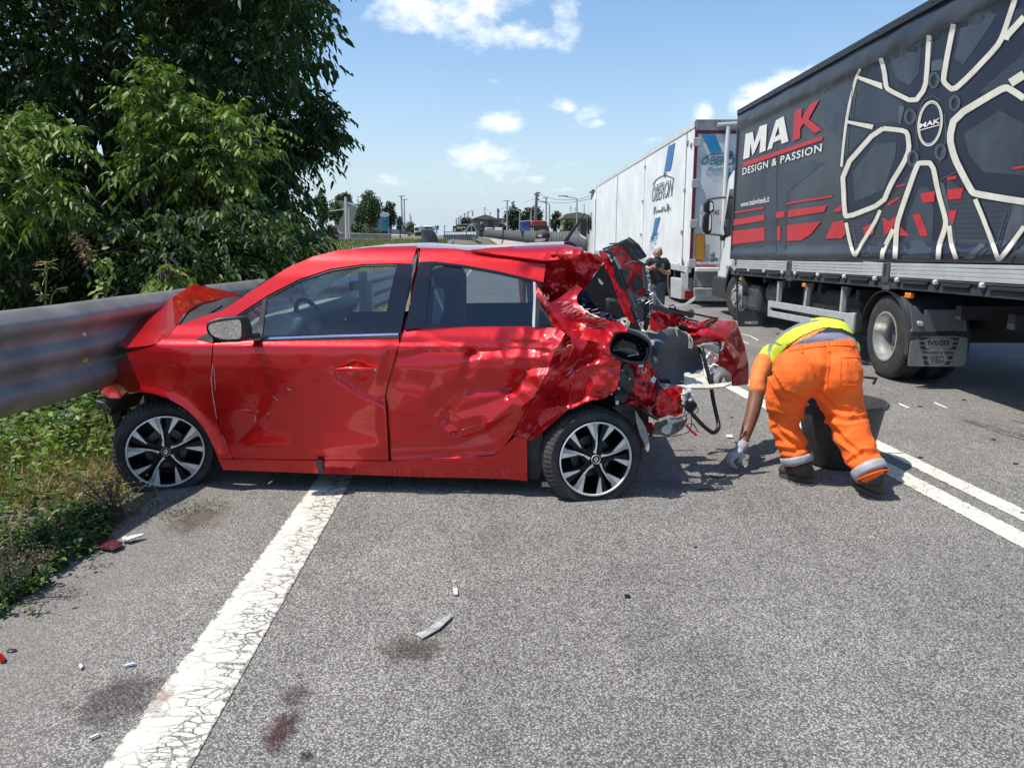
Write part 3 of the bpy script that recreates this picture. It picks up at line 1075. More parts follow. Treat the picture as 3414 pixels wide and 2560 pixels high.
def truck_wheel(C, face, Rr, rimR, wd, dish, flat=0.0, steer=0, name='wheel'):
    ax = Matrix.Rotation(steer, 3, 'Z') @ Vector((face, 0, 0))
    wr = thing_part(name, lorry)
    mb = MB(); tyre(mb, C, ax, Rr, rimR, wd, flat=flat, groove=.012, blocks=56); tm = mb.build('tyre', M_RUB, wr, smooth=38)
    mb = MB()
    if dish:   # deep dished rear wheel
        mb.lathe([(rimR+.012, .0), (rimR+.014, .012), (rimR-.004, .014), (rimR-.012, -.02), (rimR-.022, -.06), (rimR-.035, -.09), (rimR-.04, -.150)], C, ax, 48)
        mb.build('rim', M_RIM, wr, smooth=40)
        mb = MB(); mb.lathe([(rimR-.04, -.150), (rimR-.075, -.172), (.155, -.185), (.15, -.165), (.10, -.16), (.09, -.12), (.06, -.11), (0, -.11)], C, ax, 48); mb.build('wheel_disc', mat('dark_wheel_disc', (.10, .10, .11), .5, .3, var=.25, vscale=12), wr, smooth=40)
        hub = MB(); side = ax.cross(Vector((0, 0, 1)))
        for k in range(8):
            a = 2*math.pi*k/8+.3
            d = side*math.cos(a)+Vector((0, 0, 1))*math.sin(a)
            hub.lathe([(0, .004), (.036, .003), (.036, -.01)], Vector(C)+d*(rimR-.11)+ax*(-.172), ax, 16)
        hub.build('hand_holes', M_CHAS, wr)
        nb = MB()
        for k in range(8):
            a = 2*math.pi*k/8
            d = side*math.cos(a)+Vector((0, 0, 1))*math.sin(a)
            nb.lathe([(0, .02), (.012, .018), (.012, -.01)], Vector(C)+d*.125+ax*(-.15), ax, 6)
        nb.build('wheel_nuts', M_DKG, wr)
    else:
        mb.lathe([(rimR+.012, .0), (rimR-.006, .012), (rimR-.016, -.03), (rimR-.04, -.03), (rimR-.045, .045), (rimR-.065, .06), (.15, .075), (.145, .05), (.10, .05), (.09, .11), (0, .12)], C, ax, 48)
        mb.build('rim', M_RIM, wr, smooth=40)
        hub = MB(); side = ax.cross(Vector((0, 0, 1)))
        for k in range(8):
            a = 2*math.pi*k/8+.2
            d = side*math.cos(a)+Vector((0, 0, 1))*math.sin(a)
            hub.lathe([(0, .004), (.026, .003), (.026, -.01)], Vector(C)+d*(rimR-.085)+ax*.062, ax, 14)
            hub.lathe([(0, .02), (.011, .018), (.011, -.01)], Vector(C)+d*.125+ax*.07, ax, 6)
        hub.build('hub_bolts', M_CHAS, wr)
    return wr
truck_wheel((4.225, 8.64, .475), -1, .478, .268, .27, True)
truck_wheel((4.60, 8.64, .475), -1, .478, .268, .27, True)
truck_wheel((6.65, 8.64, .475), 1, .478, .268, .27, True)
truck_wheel((4.30, 14.55, .46), -1, .478, .268, .27, False, steer=.32)
truck_wheel((6.45, 14.55, .46), 1, .478, .268, .27, False)
# rear mudguards and flap
mb = MB()
for a0, a1 in ((R(12), R(168)),):
    rows = []
    for k in range(25):
        a = a0+(a1-a0)*k/24
        for_r = .56
        rows.append([Vector((x, 8.64-math.cos(a)*for_r, .46+math.sin(a)*(for_r if x > 4.22 else for_r-.03))) for x in (4.18, 4.185, 4.21, 4.5, 4.86)])
    mb.grid(rows)
mb.build('mudguard', M_BLK, lorry, smooth=50, thick=.01)
# front lip of the rear mudguard stands lower and lighter
mb = MB()
rows = []
for k in range(17):
    a = R(-8)+R(62)*k/16
    rows.append([Vector((x, 8.64-math.cos(a)*r_, .44+math.sin(a)*r_)) for x, r_ in ((4.165, .565), (4.16, .60), (4.165, .635), (4.25, .65), (4.8, .65))])
mb.grid(rows)
mb.build('mudguard_lip', M_DKG, lorry, smooth=50)
YFL = 7.94
M_FLAP = mat('grey_flap', (.23, .235, .235), .5, .1, var=.15, vscale=5)
M_FLAP2 = mat('grey_mudguard', (.14, .155, .165), .5, var=.15)
fp = lambda p, d=0: AY(p, YFL-d)
MB().prism([fp(p) for p in rounded(q('T5', '860,795 1530,795 1535,900 1520,1060 1490,1155 1440,1160 830,1157 820,1140'), 1)], (0, .012, 0)).build('mudflap', M_FLAP, lorry)
MB().prism([fp(p) for p in q('T5', '845,400 870,480 1030,540 1030,480 1480,480 1515,600 1530,740 850,740 880,700')], (0, .02, 0)).build('mudguard_back', M_FLAP2, lorry)
MB().prism([fp(p, .006) for p in q('T5', '855,738 1530,738 1532,795 855,795')], (0, .03, 0)).build('flap_bar', M_CHAS, lorry, bev=.005)
MB().prism([fp(p, .01) for p in q('T5', '930,615 1000,620 1020,680 940,670')], (0, .04, 0)).build('flap_bracket', M_ALUW, lorry, bev=.01)
M_INK = mat('dark_print', (.02, .02, .024), .5)
fd = lambda p: fp(p, .005)
lettering('flap_print', 'IVECO', 'T5', '1062,903 1316,903 1316,848 1062,848', fd, M_INK, lorry, bold=.035)
lettering('flap_print', 'VIVA BRESCIA DIESEL', 'T5', '985,1010 1375,1010 1375,980 985,980', fd, M_INK, lorry, bold=.02, shear=.1)
lettering('flap_print', 'VBD', 'T5', '1090,1120 1255,1120 1255,1038 1090,1038', fd, M_INK, lorry, bold=-.004)
flatdecal('flap_print', [q('T5', s_) for s_ in ('945,815 1100,812 1020,832 1005,845 958,845', '952,866 1015,866 1030,900 965,900', '960,918 1020,918 1040,945 1120,955 975,955', '1280,815 1440,815 1425,845 1375,845 1350,828', '1375,866 1428,866 1410,900 1345,900',
                    '1355,918 1412,918 1395,955 1270,955 1335,945', '988,1035 1045,1035 1055,1072 1000,1075', '1000,1095 1045,1095 1070,1130 1120,1140 1020,1140', '1310,1035 1365,1035 1350,1070 1290,1072', '1280,1095 1340,1095 1310,1140 1210,1140 1262,1130')], fd, M_INK, lorry)
# cab
XC = 4.36
cabp = lambda s_, x=XC, c='T1': [AX(p, x) for p in q(c, s_)]
yr, yf = 14.93, 16.45
def cabz(p):
    return p
prof = [(yr, .95), (yr, 2.75), (yr+.15, 2.88), (yf-.75, 2.86), (yf-.45, 2.74), (yf-.12, 1.75), (yf, 1.35), (yf+.02, .75), (yf-.1, .45), (yf-.55, .45), (yf-.6, .60), (yf-.65, .95)]
mb = MB().prism([(XC, y, z) for y, z in prof], (2.1, 0, 0))
mb.build('cab', M_WPAINT, lorry, bev=.05)
MB().prism([(XC-.008, y, z) for y, z in ((yr+.42, 1.62), (yr+.42, 2.48), (yf-.62, 2.5), (yf-.3, 1.75), (yf-.45, 1.55))], (.01, 0, 0)).build('side_window', mat('dark_glass', (.01, .012, .016), .08, var=0), lorry)
MB().prism([(XC+.08, yf-.105, 1.70), (XC+2.02, yf-.105, 1.70), (XC+2.0, yf-.44, 2.68), (XC+.1, yf-.44, 2.68)], (0, .02, .005)).build('windscreen', MATS['dark_glass'], lorry)
mb = MB().prism([(XC-.012, y, z) for y, z in ((yr+.1, 1.0), (yr+.1, 1.58), (yr+.14, 1.58), (yr+.14, 1.0))], (.01, 0, 0)); mb.build('door_seam', M_BLK, lorry)
# black wheel arch of the cab
rows = []
for k in range(17):
    a = R(5)+R(170)*k/16
    rows.append([Vector((x, 14.62-math.cos(a)*r_*1.0, .46+math.sin(a)*r_)) for x, r_ in ((XC-.16, .56), (XC-.17, .63), (XC-.02, .66), (XC+.4, .66))])
MB().grid(rows).build('wheel_arch', M_BLK, lorry, smooth=50, thick=.02)
MB().box((XC-.14, 15.2, .35), (XC+.2, 16.3, .75)).build('cab_step', M_BLK, lorry, bev=.03)
MB().box((XC-.1, 16.2, .4), (XC+2.2, 16.5, .75)).build('bumper', M_BLK, lorry, bev=.05)
# mirrors
XM = 4.02
mm = lambda s_, x=XM: [AX(p, x) for p in q('T1', s_)]
mir = thing_part('mirror', lorry)
mb = MB()
a_ = AX(q('T1', '975,640')[0], 4.34); b_ = AX(q('T1', '850,655')[0], XM)
mb.tube([a_, a_.lerp(b_, .5)+Vector((0, 0, .012)), b_, AX(q('T1', '835,700')[0], XM)], .022, 8)
mb.build('mirror_arm', M_BLK, mir); mb = MB()
a_ = AX(q('T1', '965,905')[0], 4.34); b_ = AX(q('T1', '835,888')[0], XM)
mb.tube([a_, b_, AX(q('T1', '822,860')[0], XM)], .022, 8)
mb.build('mirror_arm', M_BLK, mir)
def slab(crop, s_, Y, th, it=1):
    return MB().prism([AY(p, Y) for p in rounded(q(crop, s_), it)], (0, th, 0))
YM = AX(q('T1', '850,700')[0], XM).y
slab('T1', '828,665 892,660 893,735 870,748 822,742', YM, .10).build('mirror_housing', M_BLK, mir, bev=.012)
slab('T1', '822,748 882,745 878,880 860,888 812,880', YM, .10).build('mirror_housing', M_BLK, mir, bev=.012)
M_MIR = mat('mirror_glass', (.75, .77, .78), .03, 1.0, var=0)
slab('T1', '838,675 885,672 884,732 832,735', YM-.006, .004).build('mirror_glass', M_MIR, mir)
slab('T1', '830,758 874,755 870,872 822,868', YM-.006, .004).build('mirror_glass', M_MIR, mir)
slab('T1', '940,900 978,905 970,940 942,940', AX(q('T1', '950,920')[0], 4.3).y, .1).build('mirror_foot', M_BLK, lorry, bev=.01)

# ------------------------------------------------------------------ white box trailer
XT = 3.97
YT = 17.5
trailer = thing('articulated_trailer', (5.2, 24, 0), 'tall white trailer with a blue stripe and outlined lettering, behind the man in black', 'trailer')
tz = lambda Y, a, b: a+(b-a)*(Y-YT)/(37.5-YT)
ptop = [AX(p, XT) for p in q('T1', '765,112 80,552')]
pbot = [AX(p, XT) for p in q('T1', '700,1165 590,1138')]
YE = ptop[1].y
zt0, zt1 = ptop[0].z, ptop[1].z
zb0 = .86
ts = lambda Y: zt0+(zt1-zt0)*(Y-ptop[0].y)/(YE-ptop[0].y)
YT = ptop[0].y
M_TW = mat('trailer_white', (.76, .78, .76), .4, var=.09, vscale=1.2)
mb = MB()
# corrugated side: shallow vertical ribs
rows = []
n = 170
for i in range(n+1):
    Y = YT+.03+(YE-YT-.03)*i/n
    o_ = .004*(i % 4 in (1, 2))
    rows.append([Vector((XT-o_, Y, z)) for z in (zb0, ts(Y)-.12)])
mb.grid(rows)
mb.grid([[Vector((x, YT+.03, z)) for x in (XT, XT+2.55)] for z in (zb0, zt0-.1)])
mb.grid([[Vector((XT+2.55, Y, z)) for Y in (YT, YE)] for z in (zb0, 3.9)])
mb.grid([[Vector((x, Y, ts(Y))) for x in (XT, XT+2.55)] for Y in (YT, YE)])
mb.grid([[Vector((x, Y, zb0)) for x in (XT, XT+2.55)] for Y in (YT, YE)])
mb.build('box_body', M_TW, trailer, smooth=None)
mb = MB()
zbox(mb, XT-.02, XT+.05, YT, YE, ts, ts, -.13, 0)
mb.build('top_rail', mat('dull_white', (.6, .62, .6), .5, var=.1), trailer)
mb = MB(); zbox(mb, XT-.022, XT+.05, YT, YE, lambda y: zb0, lambda y: zb0, -.09, .05); mb.build('bottom_rail', M_ALU, trailer)
M_SEAM = mat('grey_seam', (.22, .24, .25), .6)
for x, w_ in ((222, .05), (78, .03), (410, .012), (690, .02)):
    Y = AX(q('T1', '%g,700' % x)[0], XT).y
    mb = MB(); zbox(mb, XT-.016, XT, Y-w_, Y+w_, lambda y: zb0+.05, lambda y: ts(y), 0, -.13)
    mb.build('panel_seam', M_SEAM if w_ > .015 else M_ALU, trailer)
for s_ in ('708,262', '688,592', '668,880', '398,668', '386,898', '415,430', '733,280'):
    P = AX(q('T1', s_)[0], XT-.02)
    MB().box((P.x-.01, P.y-.07, P.z-.04), (P.x+.02, P.y+.07, P.z+.04)).build('side_latch', M_SEAM, trailer)
sx = lambda p: AX(p, XT-.014)
M_TBLUE = mat('print_blue', (.03, .16, .38), .5, var=.15)
M_TTEAL = mat('print_teal', (.02, .36, .46), .5, var=.1)
M_TDK = mat('print_dark_blue', (.04, .08, .12), .5, var=.2)
flatdecal('print', [q('T1', '577,287 624,262 591,455 547,462'), q('T1', '484,787 521,772 495,885 458,945')], sx, M_TBLUE, trailer)
rr = random.Random(5)
mb = MB()
k_ = CR['T1']
for i in range(210):
    t_ = rr.random()**1.2
    y = 880+190*t_
    xc = 488-(y-880)*.30+rr.uniform(-24, 24)
    s2 = rr.uniform(2, 5)*(1.2-t_*.7)
    pp = [(xc, y), (xc+s2*.8, y+s2*.5), (xc, y+s2*1.6), (xc-s2*.6, y+s2)]
    mb.add([sx((k_[0]+a/k_[2], k_[1]+b/k_[2])) for a, b in pp], [(0, 1, 2, 3)])
mb.build('print', M_TBLUE, trailer, smooth=None)
lettering('print', 'OBERON', 'T1', '460,673 604,632 614,505 468,560', sx, M_TDK, trailer, bold=.02, shear=.1)
sx2 = lambda p: AX(p, XT-.020)
M_TL = mat('print_pale', (.72, .75, .76), .5)
lettering('print', 'OBERON', 'T1', '464,664 599,624 608,514 472,568', sx2, M_TL, trailer, bold=-.022, shear=.1)
mb = MB(); strip_mesh(mb, q('T1', '470,552 490,520 525,495 560,488 595,500 615,512'), 3, sx); strip_mesh(mb, qe('T1', 553, 482, 7, 14), 3, sx, True); mb.build('print', M_TDK, trailer, smooth=None)['kind'] = 'stuff'
def script_words(name, crop, segs, w_, mp_, m, parent):
    mb = MB()
    for s_ in segs:
        strip_mesh(mb, rounded(q(crop, s_), 2, False), w_, mp_, step=5)
    mb.build(name, m, parent, smooth=None)['kind'] = 'stuff'
script_words('print', 'T1', ['479,712 476,758', '474,716 486,702 490,716 480,732 492,752', '499,728 493,742 502,746 506,732 499,728', '512,724 508,742 517,742 518,724 518,742', '530,722 524,740 533,740 534,694 533,740', '546,700 545,738', '541,716 552,714',
                             '556,722 552,736 560,735 561,722 556,722', '568,680 568,730', '572,706 571,730', '580,700 577,682 574,745', '572,712 584,708', '584,716 588,706 584,728 592,724'], 2.0, sx, M_TDK, trailer)
lettering('print', 'STAS', 'T1', '637,1124 656,1124 656,1096 637,1096', sx, M_TDK, trailer)
flatdecal('print', [q('T1', '668,1035 686,1105 682,1130 667,1112')], sx, M_TDK, trailer)
# rear doors
ry = lambda p: AY(p, YT-.004)
ry2 = lambda p: AY(p, YT-.03)
rear_right = AY(q('T1', '1500,600')[0], YT).x
M_TREAR = mat('rear_door_white', (.66, .69, .70), .4, var=.08, vscale=2)
xr_ = XT+2.55
mb = MB()
mb.box((XT+.06, YT-.0, zb0+.1), (XT+1.26, YT+.03, zt0-.26)); mb.build('rear_door', M_TREAR, trailer, bev=.01)
mb = MB(); mb.box((XT+1.29, YT-.0, zb0+.1), (xr_-.06, YT+.03, zt0-.26)); mb.build('rear_door', M_TREAR, trailer, bev=.01)
M_TRED = mat('dark_red_frame', (.16, .018, .025), .5, var=.2)
mb = MB(); mb.box((XT, YT-.03, zb0+.05), (XT+.06, YT+.04, zt0)); mb.build('rear_frame_post', M_TRED, trailer)
mb = MB(); mb.box((XT+.06, YT-.02, zt0-.26), (xr_, YT+.04, zt0-.2)); mb.build('rear_frame_top', M_TRED, trailer)
mb = MB(); mb.box((XT+.0, YT-.035, zt0-.2), (xr_, YT+.04, zt0+.03)); mb.build('rear_header', mat('worn_grey', (.22, .24, .24), .6, var=.3, vscale=5), trailer, bev=.01)
for y in (258, 545, 822, 1095):
    P = AY(q('T1', '765,%d' % y)[0], YT)
    MB().box((XT-.03, YT-.05, P.z-.09), (XT+.13, YT-.0, P.z+.09)).build('hinge', mat('grey_hinge', (.42, .44, .44), .5, var=.15), trailer, bev=.01)
flatdecal('print', [q('T1', '808,205 900,207 950,322 875,333')], ry2, mat('print_bright_blue', (.02, .24, .46), .45), trailer)
flatdecal('print', [q('T1', '975,465 1050,465 1045,560 1000,578 985,520')], ry2, M_TTEAL, trailer)
lettering('print', 'OBERON', 'T1', '803,416 1092,416 1096,358 812,358', ry2, M_TDK, trailer, bold=.02, shear=.12)
lettering('print', 'OBERON', 'T1', '808,411 1090,411 1093,363 817,363', lambda p: AY(p, YT-.036), M_TTEAL, trailer, bold=-.012, shear=.12)
mb = MB(); strip_mesh(mb, q('T1', '840,358 880,342 950,335 1010,340 1060,358'), 3, ry2); strip_mesh(mb, qe('T1', 1008, 340, 12, 15), 4, ry2, True); mb.build('print', M_TDK, trailer, smooth=None)['kind'] = 'stuff'
script_words('print', 'T1', ['862,432 858,460', '856,436 874,428 876,440 862,446 884,456', '890,442 886,452 896,454 898,442 890,442', '906,442 902,454 914,452 912,440', '930,440 922,452 936,450 938,428 940,456', '985,430 984,456', '980,438 992,436', '998,442 996,452 1004,452 1004,440 998,442', '1025,428 1024,456', '1034,438 1033,456', '1050,428 1044,434 1043,462'], 2.2, ry2, M_TTEAL, trailer)
lettering('print', 'TAS', 'T1', '878,760 928,760 930,726 878,726', ry2, M_INK, trailer, bold=.03)
lettering('print', 'ES', 'T1', '802,755 822,750 822,735 802,738', ry2, M_INK, trailer)
flatdecal('rear_marker', [q('T1', '766,893 832,893 826,1086 762,1082')], ry2, mat('marker_red_orange', (.55, .12, .03), .45), trailer)
flatdecal('rear_marker', [q('T1', '772,900 827,900 821,1070 768,1066')], lambda p: AY(p, YT-.035), mat('marker_ochre', (.48, .24, .025), .45), trailer)
flatdecal('reflective_tape', [q('T1', '752,1112 910,1112 910,1127 752,1127')], ry2, M_REDL, trailer)
P = AY(q('T1', '990,150')[0], YT-.09); Q_ = AY(q('T1', '945,1110')[0], YT-.09)
mb = MB(); mb.tube([P, P.lerp(Q_, .5), Q_], .05, 12); mb.build('lock_rod', M_WPAINT, trailer)
P = AY(q('T1', '1030,140')[0], YT-.09)
mb = MB(); mb.tube([P+Vector((-.35, 0, .0)), P+Vector((.1, 0, .03)), P+Vector((.6, 0, .0))], .045, 10); mb.build('rod_bearing', M_ALU, trailer)
mb = MB(); P = AY(q('T1', '880,1065')[0], YT-.06)
mb.lathe([(0, .03), (.05, .02), (.06, 0)], P+Vector((0, 0, .1)), (0, -1, 0), 14); mb.lathe([(0, .03), (.07, .02), (.08, 0)], P, (0, -1, 0), 14); mb.box((P.x-.2, P.y, P.z-.05), (P.x+.15, P.y+.04, P.z+.02)); mb.build('door_lock', M_SEAM, trailer)
mb = MB(); mb.box((XT+.12, YT-.16, zb0-.06), (xr_, YT+.0, zb0+.03)); mb.build('dock_ledge', mat('sunlit_white', (.8, .79, .74), .5, var=.05), trailer, bev=.01)
mb = MB(); mb.box((XT+.12, YT-.05, zb0-.40), (xr_, YT+.0, zb0-.07)); mb.build('rear_beam', mat('dusty_beam', (.27, .27, .26), .7, var=.25, vscale=4), trailer)
mb = MB(); mb.box((XT+.10, YT-.12, zb0-.72), (xr_, YT-.04, zb0-.42)); mb.build('underrun_bar', mat('galvanised', (.30, .32, .32), .5, .3, var=.2), trailer, bev=.02)
mb = MB(); mb.prism([AY(p, YT-.14) for p in q('T1', '698,1165 712,1075 715,1150 712,1265 690,1270 668,1230 668,1160')], (0, .06, 0)); mb.build('corner_plate', M_WPAINT, trailer)
mb = MB(); mb.prism([AY(p, YT-.10) for p in q('T1', '690,1285 832,1285 832,1345 690,1345')], (0, .05, 0)); mb.build('tail_lamp', M_REDL, trailer, bev=.01)
mb = MB(); mb.prism([AX(p, XT+.0) for p in q('T1', '592,1190 665,1200 662,1345 592,1330')], (.5, 0, 0)); mb.build('tool_box', mat('pale_box', (.42, .44, .42), .5, var=.15), trailer, bev=.02)
# running gear in the dark below
for Y in (19.6, 21.0, 22.4):
    for x in (XT+.06, XT+2.2):
        mb = MB(); mb.lathe([(.28, 0), (.5, .01), (.52, -.04), (.52, -.30), (.3, -.33)], (x+(.3 if x > 5 else 0), Y, .52), (-1 if x < 5 else 1, 0, 0), 30); mb.build('wheel', M_RUB, trailer, smooth=40)
mb = MB(); mb.box((XT+.6, YT+.1, .5), (XT+.75, YE-1, zb0-.1)); mb.box((XT+1.8, YT+.1, .5), (XT+1.95, YE-1, zb0-.1)); mb.build('chassis_beam', M_CHAS, trailer)
# tractor at the far end: cab with mirror, left edge of the picture of the trailer
tractor = thing('tractor_unit', (5.0, YE+1.5, 0), 'white tractor cab with a black mirror at the far front end of the white trailer', 'truck cab')
cy = YE+.4
mb = MB().prism([(XT-.05, y, z) for y, z in ((cy, .9), (cy, 3.3), (cy+.2, 3.55), (cy+1.6, 3.3), (cy+2.0, 2.6), (cy+2.25, 1.4), (cy+2.25, .5), (cy, .5))], (2.5, 0, 0)); mb.build('cab', M_WPAINT, tractor, bev=.06)
MB().prism([(XT-.06, y, z) for y, z in ((cy+.9, 1.8), (cy+.9, 2.7), (cy+1.75, 2.7), (cy+2.0, 1.9))], (.02, 0, 0)).build('side_window', MATS['dark_glass'], tractor)
ym_ = cy+1.9
slab('B3', '1750,455 1762,452 1768,470 1835,480 1838,600 1830,695 1748,660', AX(q('B3', '1800,560')[0], XT-.35).y, .14).build('mirror_housing', M_BLK, tractor, bev=.02)
slab('B3', '1742,640 1752,645 1832,700 1835,716 1800,705 1748,675', AX(q('B3', '1800,560')[0], XT-.35).y-.02, .1).build('mirror_trim', M_WPAINT, tractor)
slab('B3', '1838,440 1895,380 1900,560 1850,690', AX(q('B3', '1800,560')[0], XT-.35).y+.3, .1).build('side_glass', MATS['dark_glass'], tractor)
# ------------------------------------------------------------------ crashed red hatchback
CO = G((1983, 1664))
CF = G((546, 1636))
CU = (CF-CO); CU.z = 0
CU = -CU.normalized()                    # front -> rear
CV = Vector((-CU.y, CU.x, 0))            # away from the camera
if CV.y < 0: CV = -CV
def c_uvz(P):
    d = P-CO
    return d.dot(CU), d.dot(CV), P.z
def c_pt(u, v, z):
    return Vector((CO.x, CO.y, 0))+CU*u+CV*v+Vector((0, 0, z))
def CVp(p, v):
    """ray against the plane v = const"""
    d = ray(p)
    n = CV
    o = c_pt(0, v, 0)
    return EYE+d*(n.dot(o-EYE)/n.dot(d))
SEC = [(.0, .10), (.15, .055), (.24, .02), (.34, .012), (.42, .004), (.55, -.018), (.70, -.036), (.82, -.046), (.90, -.044), (.945, -.034), (.965, -.012), (1.0, .004), (1.05, .035), (1.2, .105), (1.35, .175), (1.45, .235), (1.5, .285), (1.54, .36), (1.58, .50), (1.7, .9)]
def S(u, z):
    v = SEC[-1][1]
    if z <= SEC[0][0]:
        v = SEC[0][1]
    else:
        for (a, va), (b, vb) in zip(SEC, SEC[1:]):
            if z <= b:
                v = va+(vb-va)*(z-a)/(b-a)
                break
    if u < -2.55:
        v += (-2.55-u)**2*.75
    if u > -.2 and z > .9:
        v += (u+.2)**2*.12
    return v
def cmapc(p, D=0., off=0.):
    v = 0.
    P = CVp(p, v)
    for _ in range(4):
        u, _v, z = c_uvz(P)
        v = S(u, z)+D-off
        P = CVp(p, v)
    return P
def crum(P, amp, sc, seed=0.):
    q_ = Vector((P.x*sc+seed, P.y*sc*.4, P.z*sc))
    q_ = q_+noise.noise_vector(q_*1.3)*.35
    d, _ = noise.voronoi(q_, distance_metric='DISTANCE', exponent=2.5)
    r_ = d[1]-d[0]
    return amp*(.9*(min(1., r_*1.6)-.5)+.55*noise.noise(q_*2.1))
def red_paint():
    m = bpy.data.materials.new('metallic_red_paint')
    m.use_nodes = True
    t = NT(m)
    t.b.inputs['Metallic'].default_value = .66
    f = t.noise(3, 6)
    dust = t.ramp(t.noise(1.7, 8, .65), [(.5, 0.), (.85, .06)])
    fl = t.noise(700, 1)
    c = t.mix(fl, (.50, .0025, .005), (.66, .006, .010))
    c = t.mix(dust, c, (.42, .10, .08))
    t.l(c, t.b.inputs['Base Color'])
    t.l(t.math('ADD', .30, t.math('MULTIPLY', f, .16)), t.b.inputs['Roughness'])
    t.b.inputs['Coat Weight'].default_value = 1.
    t.b.inputs['Coat Roughness'].default_value = .035
    return m
M_RED = red_paint()
def red_torn():
    m = bpy.data.materials.new('creased_red_paint')
    m.use_nodes = True
    t = NT(m)
    t.b.inputs['Metallic'].default_value = .4
    co = t.co()
    mp = t.n('ShaderNodeMapping')
    mp.inputs['Scale'].default_value = (9, 9, 30)
    mp.inputs['Rotation'].default_value = (0, .6, 0)
    t.l(co, mp.inputs[0])
    sc = t.noise(2.2, 7, .7, vec=mp.outputs[0])
    sc2 = t.ramp(sc, [(.62, 0.), (.74, .55)])
    reg = t.ramp(t.noise(2.6, 4), [(.46, 0.), (.62, 1.)])
    c = t.mix(t.noise(5, 5), (.44, .005, .009), (.62, .012, .018))
    c = t.mix(t.math('MULTIPLY', sc2, reg), c, (.55, .22, .22))
    t.l(c, t.b.inputs['Base Color'])
    t.l(t.math('ADD', .30, t.math('MULTIPLY', sc2, .4)), t.b.inputs['Roughness'])
    t.b.inputs['Coat Weight'].default_value = .6
    t.b.inputs['Coat Roughness'].default_value = .06
    t.bump(t.math('ADD', t.noise(14, 4, .5), t.math('MULTIPLY', sc2, .3)), .22, .012)
    return m
M_RED2 = red_torn()
def glass_mat(name, tint, gloss=.06, rough=0.0):
    m = bpy.data.materials.new(name)
    m.use_nodes = True
    t = m.node_tree
    for n_ in list(t.nodes):
        t.nodes.remove(n_)
    o = t.nodes.new('ShaderNodeOutputMaterial')
    mx = t.nodes.new('ShaderNodeMixShader')
    tr = t.nodes.new('ShaderNodeBsdfTransparent'); tr.inputs[0].default_value = (*tint, 1)
    gl = t.nodes.new('ShaderNodeBsdfGlossy'); gl.inputs['Roughness'].default_value = rough+.01
    lw = t.nodes.new('ShaderNodeFresnel'); lw.inputs['IOR'].default_value = 1.5
    ad = t.nodes.new('ShaderNodeMath'); ad.operation = 'ADD'; ad.inputs[1].default_value = gloss
    t.links.new(lw.outputs[0], ad.inputs[0])
    t.links.new(ad.outputs[0], mx.inputs[0])
    t.links.new(tr.outputs[0], mx.inputs[1])
    t.links.new(gl.outputs[0], mx.inputs[2])
    t.links.new(mx.outputs[0], o.inputs[0])
    return m
M_GLASS = glass_mat('tinted_glass', (.74, .84, .82))
M_GLASSD = glass_mat('privacy_glass', (.40, .50, .54))
M_GLOSSB = mat('gloss_black_trim', (.006, .007, .010), .12, coat=.6, var=0)
M_CHROME = mat('chrome', (.75, .76, .76), .12, 1.0, var=.05)
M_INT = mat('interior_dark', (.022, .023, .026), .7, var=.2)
M_INTG = mat('interior_grey', (.20, .23, .23), .7, var=.1)
M_INTL = mat('interior_light', (.42, .46, .45), .8, var=.08)
M_UNDER = mat('underbody', (.03, .03, .032), .8, var=.3)

car = thing('crashed_car', tuple(c_pt(-1.3, .85, 0)), 'red hatchback wedged against the guard rail with its rear end torn open', 'car')
def panel(name, P, m=None, dents=(), step=11, off=0., cr=None, thick=.006, parent=None, seed=1, holes=(), smooth='all', extra=(), edge_in=None):
    pts, tr = tri2d(P, step, holes=holes, seed=seed, extra=[f.L for f in dents if hasattr(f, 'L')])
    vs = []
    for p in pts:
        D = sum(f(*p) for f in dents)
        Pw = cmapc(p, D, off)
        if cr:
            D += cr(p, Pw)
            Pw = cmapc(p, D, off)
        vs.append(Pw)
    o = shell(name, vs, tr, m or M_RED, parent or car, smooth, thick)
    return o, vs, tr
def shell(name, vs, tr, m, parent, smooth, thick):
    """sheet metal: the skin plus a folded-back edge with its own vertices"""
    if not thick:
        return mesh(name, vs, tr, m, parent, smooth=smooth)
    cnt = {}
    for f in tr:
        for i in range(len(f)):
            a, b = f[i], f[(i+1) % len(f)]
            k = (min(a, b), max(a, b))
            cnt[k] = None if k in cnt else (a, b)
    V2 = list(vs)
    F2 = list(tr)
    ns = [Vector((0, 0, 0)) for _ in vs]
    for f in tr:
        n_ = (vs[f[1]]-vs[f[0]]).cross(vs[f[2]]-vs[f[0]])
        for i in f: ns[i] += n_
    mp = {}
    dp = max(thick, .004)*2.2
    def e(i):
        if i not in mp:
            mp[i] = len(V2)
            n_ = ns[i].normalized() if ns[i].length > 0 else -CV
            if n_.dot(EYE-vs[i]) < 0: n_ = -n_
            V2.append(vs[i].copy()); V2.append(vs[i]-n_*dp)
        return mp[i]
    for v in cnt.values():
        if v:
            a, b = e(v[0]), e(v[1])
            F2.append((a, a+1, b+1, b))
    return mesh(name, V2, F2, m, parent, smooth=smooth)
